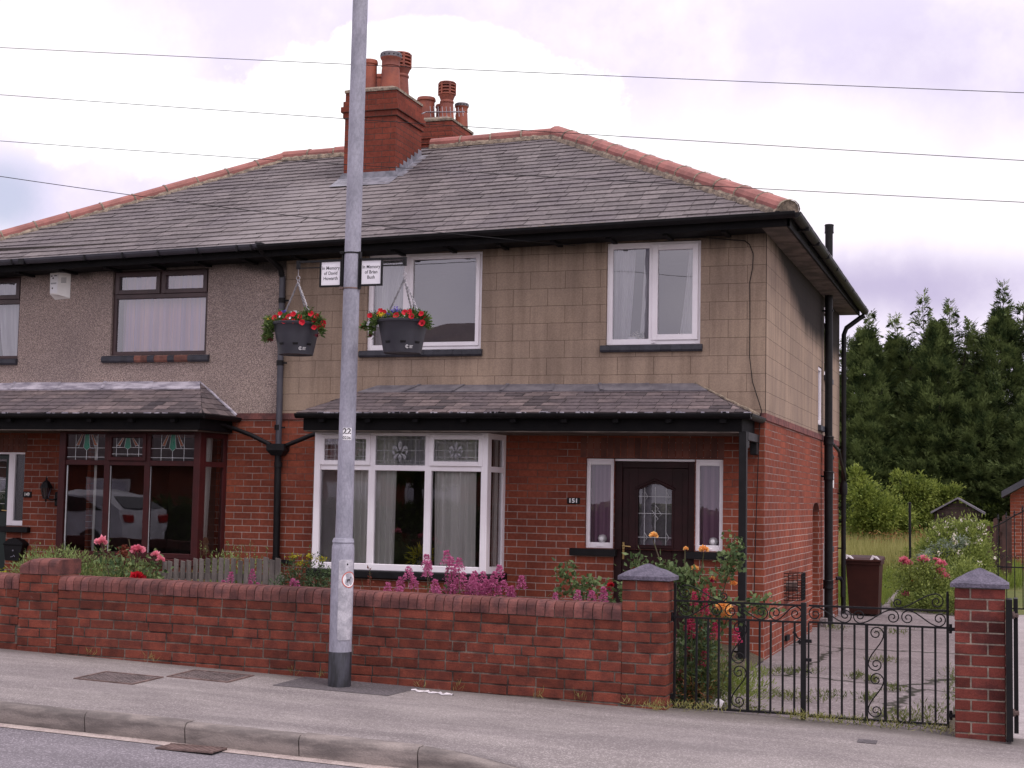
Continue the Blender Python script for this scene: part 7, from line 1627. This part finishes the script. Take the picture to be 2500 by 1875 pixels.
for sg in (-1,1):
    ex=xm+sg*((x1-x0)/2+.09); b.add([(xm,y0-.10,za+.04),(ex,y0-.10,ze_-.03),(ex,y1+.1,ze_-.03),(xm,y1+.1,za+.04),(xm,y0-.10,za+.0),(ex,y0-.10,ze_-.085),(ex,y1+.1,ze_-.085),(xm,y1+.1,za)],[(0,1,2,3),(4,7,6,5),(0,4,5,1),(1,5,6,2),(2,6,7,3)])
b.build('felt_roof','felt',sh)
# brown fence and next door's iron gates
fe=thing('timber_fence','dark brown open-board fence running towards the garage','fence',(2.1,15,-.1))
for i,(x,zt_,w_) in enumerate(((1.97,1.16,.055),(2.06,1.22,.03),(2.13,1.30,.05),(2.22,1.24,.028),(2.30,1.36,.055),(2.37,1.34,.05))):
    b=MB(); y=15+.55*(i%2); b.add([(x-w_,y,-.1),(x+w_,y,-.1),(x+w_,y,zt_-.03),(x,y,zt_),(x-w_,y,zt_-.03),(x-w_,y+.03,-.1),(x+w_,y+.03,-.1),(x+w_,y+.03,zt_-.03),(x,y+.03,zt_),(x-w_,y+.03,zt_-.03)],[(0,1,2,3,4),(9,8,7,6,5)]+[(k,5+k,5+(k+1)%5,(k+1)%5) for k in range(5)]); b.build('board','fence',fe)
for z in (.3,.95): b=MB(); b.box(1.9,2.42,15.05,15.10,z,z+.08); b.build('rail','fence',fe)
ig=thing('iron_gate','tall thin black iron gate with finials on the neighbouring drive','gate',(2.6,9,-.1))
b=MB(); b.box(2.20,3.4,8.992,9.008,-.075,-.055); b.box(2.20,3.4,8.992,9.008,.56,.58); b.box(2.2,2.21,8.99,9.01,-.1,1.20)
b.tube([(2.14,9,1.18),(2.3,9,1.26),(2.45,9,1.36),(2.6,9,1.44),(2.8,9,1.50),(3.1,9,1.54),(3.4,9,1.55)],.010,6); b.build('frame','black',ig)
for i,x in enumerate((2.225,2.345,2.465,2.585,2.705,2.825,2.945)):
    zt_=(1.39,1.42,1.46,1.53,1.57,1.6,1.62)[i]; b=MB(); b.tube([(x,9,-.06),(x,9,zt_-.08)],.007,6); b.lathe((x,9,zt_-.09),[(.006,0),(.018,.02),(.010,.035),(.014,.05),(0,.10)],8); b.build('bar','black',ig)
b=MB()
for i in range(3): x=2.24+.12*i; b.tube([(p,9,q) for p,q in spiral((x+.03,.72),.045,.01,0,1.4)],.005,5)
b.build('scroll','black',ig)
# garage
ga=thing('brick_garage','red brick garage with a dark roof verge at the right edge','garage',(3.6,21,-.1))
wall_y('brick_wall',19.9,2.385,5.4,-.4,1.80,[],'brick',ga); wall_x('brick_wall',2.386,19.9,26,-.4,1.80,[],'brick',ga)
b=MB(); b.add([(2.385,19.9,1.8),(5.4,19.9,1.8),(3.9,19.9,2.75)],[(0,1,2)]); b.build('gable','brick',ga,fix=False)
b=MB()
for sg,ex in ((-1,2.20),(1,5.6)): b.add([(3.9,19.72,2.88),(ex,19.72,1.86),(ex,26,1.86),(3.9,26,2.88),(3.9,19.72,2.74),(ex,19.72,1.74),(ex,26,1.74),(3.9,26,2.74)],[(0,1,2,3),(4,7,6,5),(0,4,5,1),(1,5,6,2)])
b.build('roof','felt',ga)
b=MB(); b.add([(2.20,19.70,1.72),(3.9,19.70,2.72),(3.9,19.70,2.87),(2.20,19.70,1.865),(2.20,19.718,1.72),(3.9,19.718,2.72),(3.9,19.718,2.87),(2.20,19.718,1.865)],[(0,1,2,3),(4,7,6,5),(0,4,5,1),(2,6,7,3),(0,3,7,4)]); b.build('verge_board','greyp',ga)

# ================================================================ conifers
def conifer(h,rad,seed,leaders,n=5200):
    """returns frond mesh arrays; slender branches carrying flat drooping sprays"""
    rs=np.random.RandomState(seed); P=[];D=[];kind=[]
    def spire(x0,y0,zb,zt,R0,k,pw=.8,fine=1.):
        t=rs.uniform(0,1,k)**.85; z=zb+(zt-zb)*t; rr=R0*(1-t**1.25)**pw+.05
        a=rs.uniform(0,2*PI,k)
        # branch clusters: quantise angle / height to make tiers with gaps
        q=np.floor(t*17); a=np.round(a/(2*PI)*7+q*.37)/7*2*PI+q*1.7+rs.normal(0,.22,k); f=np.sqrt(rs.uniform(.06,1.,k))*(1+.32*np.sin(q*2.3+a*2))
        x=x0+np.cos(a)*rr*f; y=y0+np.sin(a)*rr*f; zz=z+rs.normal(0,.06,k)+f*rr*.12
        P.append(np.stack([x,y,zz],1)); D.append(np.stack([np.cos(a),np.sin(a),np.full(k,.30)+.9*t],1))
    spire(0,0,.2,h*.93,rad,n)
    for (lx_,ly_,zt,r0,k,zb) in leaders: spire(lx_,ly_,zb,zt,r0,k,1.0)
    return np.concatenate(P),np.concatenate(D)
def fronds(P,D,rs,l=.34,blades=7,Ls=None):
    D=unit(D); n=len(P); up=np.array([0,0,1.]); S_=unit(np.cross(D,up)+rs.normal(size=(n,3))*.35); Nn=np.cross(S_,D)
    Vs=[];
    L=l*rs.uniform(.55,1.25,(n,1))
    if Ls is not None: L=L*Ls[:,None]
    for i in range(blades):
        s=(i/(blades-1))*2-1; st=P+D*L*(.15+.55*(i/(blades-1)))*.8; dirv=unit(D*1.0+S_*(.95 if i%2 else -.95)*rs.uniform(.5,1.1,(n,1))+np.array([0,0,-.12]))
        if i==blades-1: dirv=D
        ln=L*.48*rs.uniform(.7,1.2,(n,1)); w_=.011+.007*rs.rand(n,1)
        Wd=unit(np.cross(dirv,Nn))
        Vs.append(np.stack([st-Wd*w_*.4,st+dirv*ln*.5-Wd*w_,st+dirv*ln+np.array([0,0,-.015]),st+dirv*ln*.5+Wd*w_],1))
    # central rib
    V=np.concatenate(Vs,1).reshape(-1,3); F=np.arange(len(V)).reshape(-1,4); return V,F
trees=[ # x, y, height above ground, radius, leaders (dx,dy,ztop,r,count,zbase)
 (-1.55,28.3,6.55,1.25,[(.10,0,6.72,.22,130,4.8),(-.55,.2,5.9,.3,170,4.6),(.5,.3,5.75,.3,150,4.5)],'leftmost tall conifer, just right of the house eaves'),
 (-.75,28.8,6.35,.95,[(-.02,0,6.65,.22,120,4.7)],'slim pointed conifer second from the left in the row'),
 (.45,28.2,6.75,1.35,[(-.42,0,7.18,.20,110,5.3),(.33,0,6.95,.24,130,5.2),(-.85,.1,5.9,.35,180,4.6),(.86,.1,6.45,.16,90,5.2)],'broad double-topped conifer in the middle of the row'),
 (2.15,28.4,7.15,1.35,[(.07,0,7.42,.20,120,5.8),(.62,.1,6.85,.42,240,5.1),(-.7,0,6.1,.35,190,4.6)],'tallest conifer at the right, with a single high spire'),
 (1.30,29.6,5.9,1.0,[(.05,0,6.3,.2,120,4.8)],'lower conifer in the gap left of the tallest one'),
 (3.45,28.6,7.15,1.5,[(-.35,0,7.15,.3,160,5.2)],'conifer mostly cut off by the right edge, behind the garage'),
 (-.15,30,6.1,1.2,[],'broad conifer filling the gap behind the slim pointed one'),
 (-3.0,29,6.0,1.4,[],'conifer mostly hidden behind the house corner'),
 (.0,27.9,4.4,1.15,[(-.3,0,4.6,.4,200,3)],'shorter dense conifer in front, left of the shed roof'),
 (1.55,27.6,4.7,1.2,[(.4,0,4.9,.4,200,3)],'shorter dense conifer in front, above the shed roof'),
 (-1.35,27.6,4.3,1.1,[(.3,0,4.5,.4,200,3)],'shorter dense conifer in front, above the light elder bush'),
 (2.9,27.2,4.4,1.15,[],'shorter dense conifer in front, behind the garage roof edge')]
for i,(x,y,h,rad,ld,lab) in enumerate(trees):
    zg=gz(x,24); r=thing('conifer',lab,'tree',(x,y,zg),'row of tall conifers behind the back garden')
    b=MB(); b.tube([(x,y,zg-.1),(x+.03,y,zg+h*.5),(x,y,zg+h*.93)],[.13,.07,.012],8); 
    for (a,c,zt,r0,k,zb) in ld: b.tube([(x,y,zg+zb*.8),(x+a*.8,y+c*.8,zg+zb),(x+a,y+c,zg+zt*.985)],[.03,.022,.006],6)
    rr_=random.Random(i)
    for k in range(46):
        t=.12+.8*k/46; a=k*2.4; R0=rad*(1-t)**.8*.85; z=zg+h*.93*t; b.tube([(x,y,z),(x+math.cos(a)*R0,y+math.sin(a)*R0,z+R0*.28)],[.018,.006],4,False)
    b.build('trunk','bark',r)
    rs=np.random.RandomState(50+i); P,D=conifer(h,rad*1.18,20+i,[(a,c,zt,r0,k,zb) for a,c,zt,r0,k,zb in ld],9000 if h>5 else 6000); P=P+np.array([x,y,zg])
    n0=len(P)
    for (a,c,zt,r0,k,zb) in ld:
        for q in range(11):
            z0=zg+zt-.05-q*.13; ang=q*2.4+i; ln=.10+.055*q
            tt=rs.uniform(.1,1,(26,1)); dirx=math.cos(ang)*ln; 
            Pq=np.concatenate([x+a+dirx*tt,y+c+math.sin(ang)*ln*tt,z0+ln*(.9*tt-.75*tt*tt)],1); P=np.concatenate([P,Pq]); D=np.concatenate([D,np.concatenate([np.full((26,1),dirx),np.full((26,1),math.sin(ang)*ln),.15-.3*tt],1)])
    Ls=np.ones(len(P)); Ls[n0:]=.42; Ls[:n0]*=np.clip(1.15-.6*np.clip((P[:n0,2]-zg)/h-.55,0,1),.6,1.2)
    V,F=fronds(P,D,rs,.32,7,Ls); 
    if i in (0,1,3): npmesh('crown',V,F,'conifl' if i==1 else 'conif',r)
    else: npmesh('crown',V,F,'conif',r)
# dark undergrowth below the conifers
for nm,(x0,x1,y,zt_),n in (('undergrowth',(-4,5,26.3,1.6),7000),):
    P=np.stack([NR.uniform(x0,x1,n),y+NR.normal(0,.35,n),NR.uniform(.1,zt_,n)],1); V,F=leaves(P,.14,.05,D=NR.normal(size=(n,3))+np.array([0,-.3,.3]),spread=.5); npmesh(nm,V,F,'hedge')['kind']='stuff'

# ================================================================ the far side of the street, seen only as reflections
op=thing('terraced_house','brick house across the street, seen only reflected in the windows','house',(-16,-27,0))
wall_y('brick_wall',-24,-19,-11.2,-.2,4.6,[],'brick',op); wall_y('low_brick_wall',-24,-44,-19,-.2,2.4,[],'brick',op)
b=MB(); b.add([(-19.3,-23.6,4.5),(-10.9,-23.6,4.5),(-10.9,-28,6.9),(-19.3,-28,6.9)],[(0,1,2,3)]); b.add([(-10.9,-32,4.5),(-19.3,-32,4.5),(-19.3,-28,6.9),(-10.9,-28,6.9)],[(0,1,2,3)]); b.add([(-44,-23.6,2.35),(-19.3,-23.6,2.35),(-19.3,-27,3.9),(-44,-27,3.9)],[(0,1,2,3)]); b.build('roof','slate2',op,fix=False)
for x in (-40,-36,-32,-28,-24,-18.3,-16,-13.6):
    for z in ((.7,2.9) if x>-19 else (.7,)):
        b=MB(); b.box(x,x+1.6,-23.99,-23.93,z,z+1.2); W=b.build('window','upvc',op); b=MB(); b.box(x+.1,x+1.5,-23.92,-23.915,z+.1,z+1.1); b.build('pane','glass',W)
r=thing('hedge','dark green garden hedge across the street, reflected in the windows','hedge',(-14,-19,0))
n=16000; P=np.stack([NR.uniform(-30,-4,n),-18.6+NR.normal(0,.25,n),NR.uniform(-.1,1.35,n)],1); V,F=leaves(P,.16,.08); npmesh('leaves',V,F,'hedge',r)
b=MB(); b.box(-30,-4,-19.1,-18.7,-.2,1.2); b.build('twigs','bark',r)
r=thing('garden_tree','leafy tree across the street, reflected in the windows','tree',(-11.5,-19.5,0)); b=MB(); b.tube([(-11.5,-19.8,-.1),(-11.5,-19.8,2.4)],[.16,.08],10); b.build('trunk','bark',r)
P,D=blobpts((-11.3,-19.8,3.0),(2.2,1.4,1.3),8000,.3); V,F=leaves(P,.18,.08,D=D); npmesh('crown',V,F,'mid',r)
cr=thing('parked_car','white hatchback parked across the street, reflected in the maroon bay window','car',(-15,-12.9,.1))
cz=rz(-15,-13); SH=-1.9
prof=[(-17.1,.30),(-17.08,.62),(-16.95,.80),(-16.2,.92),(-15.5,1.36),(-14.2,1.45),(-13.5,1.36),(-13.02,1.02),(-12.95,.72),(-12.98,.32)]
b=MB(); m_=len(prof); ys=((-13.75,.86),(-13.6,1.),(-12.2,1.),(-12.05,.86)); V=[]
for y,s in ys:
    for x,z in prof: V.append((-15+(x+15)*(1 if s==1 else .975),y,cz+(z if z<1.0 else 1.0+(z-1.0)*(1 if s==1 else .80))))
F=[(j*m_+k,j*m_+k+1,(j+1)*m_+k+1,(j+1)*m_+k) for j in range(3) for k in range(m_-1)]+[tuple(range(m_)),tuple(range(4*m_-1,3*m_-1,-1))]
b.add(V,F); b.v=[(x+SH,y,z) for x,y,z in b.v]; b.build('body','carp',cr,smooth=True)
b=MB()
for y in (-12.035,-13.765):
    b.add([(-15.9,y,cz+.98),(-15.35,y,cz+1.28),(-14.72,y,cz+1.33),(-14.72,y,cz+.98)],[(0,1,2,3)]); b.add([(-14.66,y,cz+.98),(-14.66,y,cz+1.33),(-13.95,y,cz+1.30),(-13.5,y,cz+1.02)],[(0,1,2,3)])
b.add([(-13.40,-13.5,cz+1.31),(-13.40,-12.3,cz+1.31),(-13.02,-12.2,cz+1.06),(-13.02,-13.6,cz+1.06)],[(0,1,2,3)]); b.v=[(x+SH,y,z) for x,y,z in b.v]; b.build('windows','carg',cr,fix=False)
for x in (-16.3+SH,-13.7+SH):
    for y in (-12.05,-13.75):
        b=MB(); b.tube([(x,y-.09,cz+.31),(x,y+.09,cz+.31)],.31,20); b.build('wheel','tyre',cr)
for y in (-12.25,-13.5): b=MB(); b.box(-13.03+SH,-12.93+SH,y-.14,y+.14,cz+.75,cz+.92,.02); b.build('tail_lamp','tail',cr)
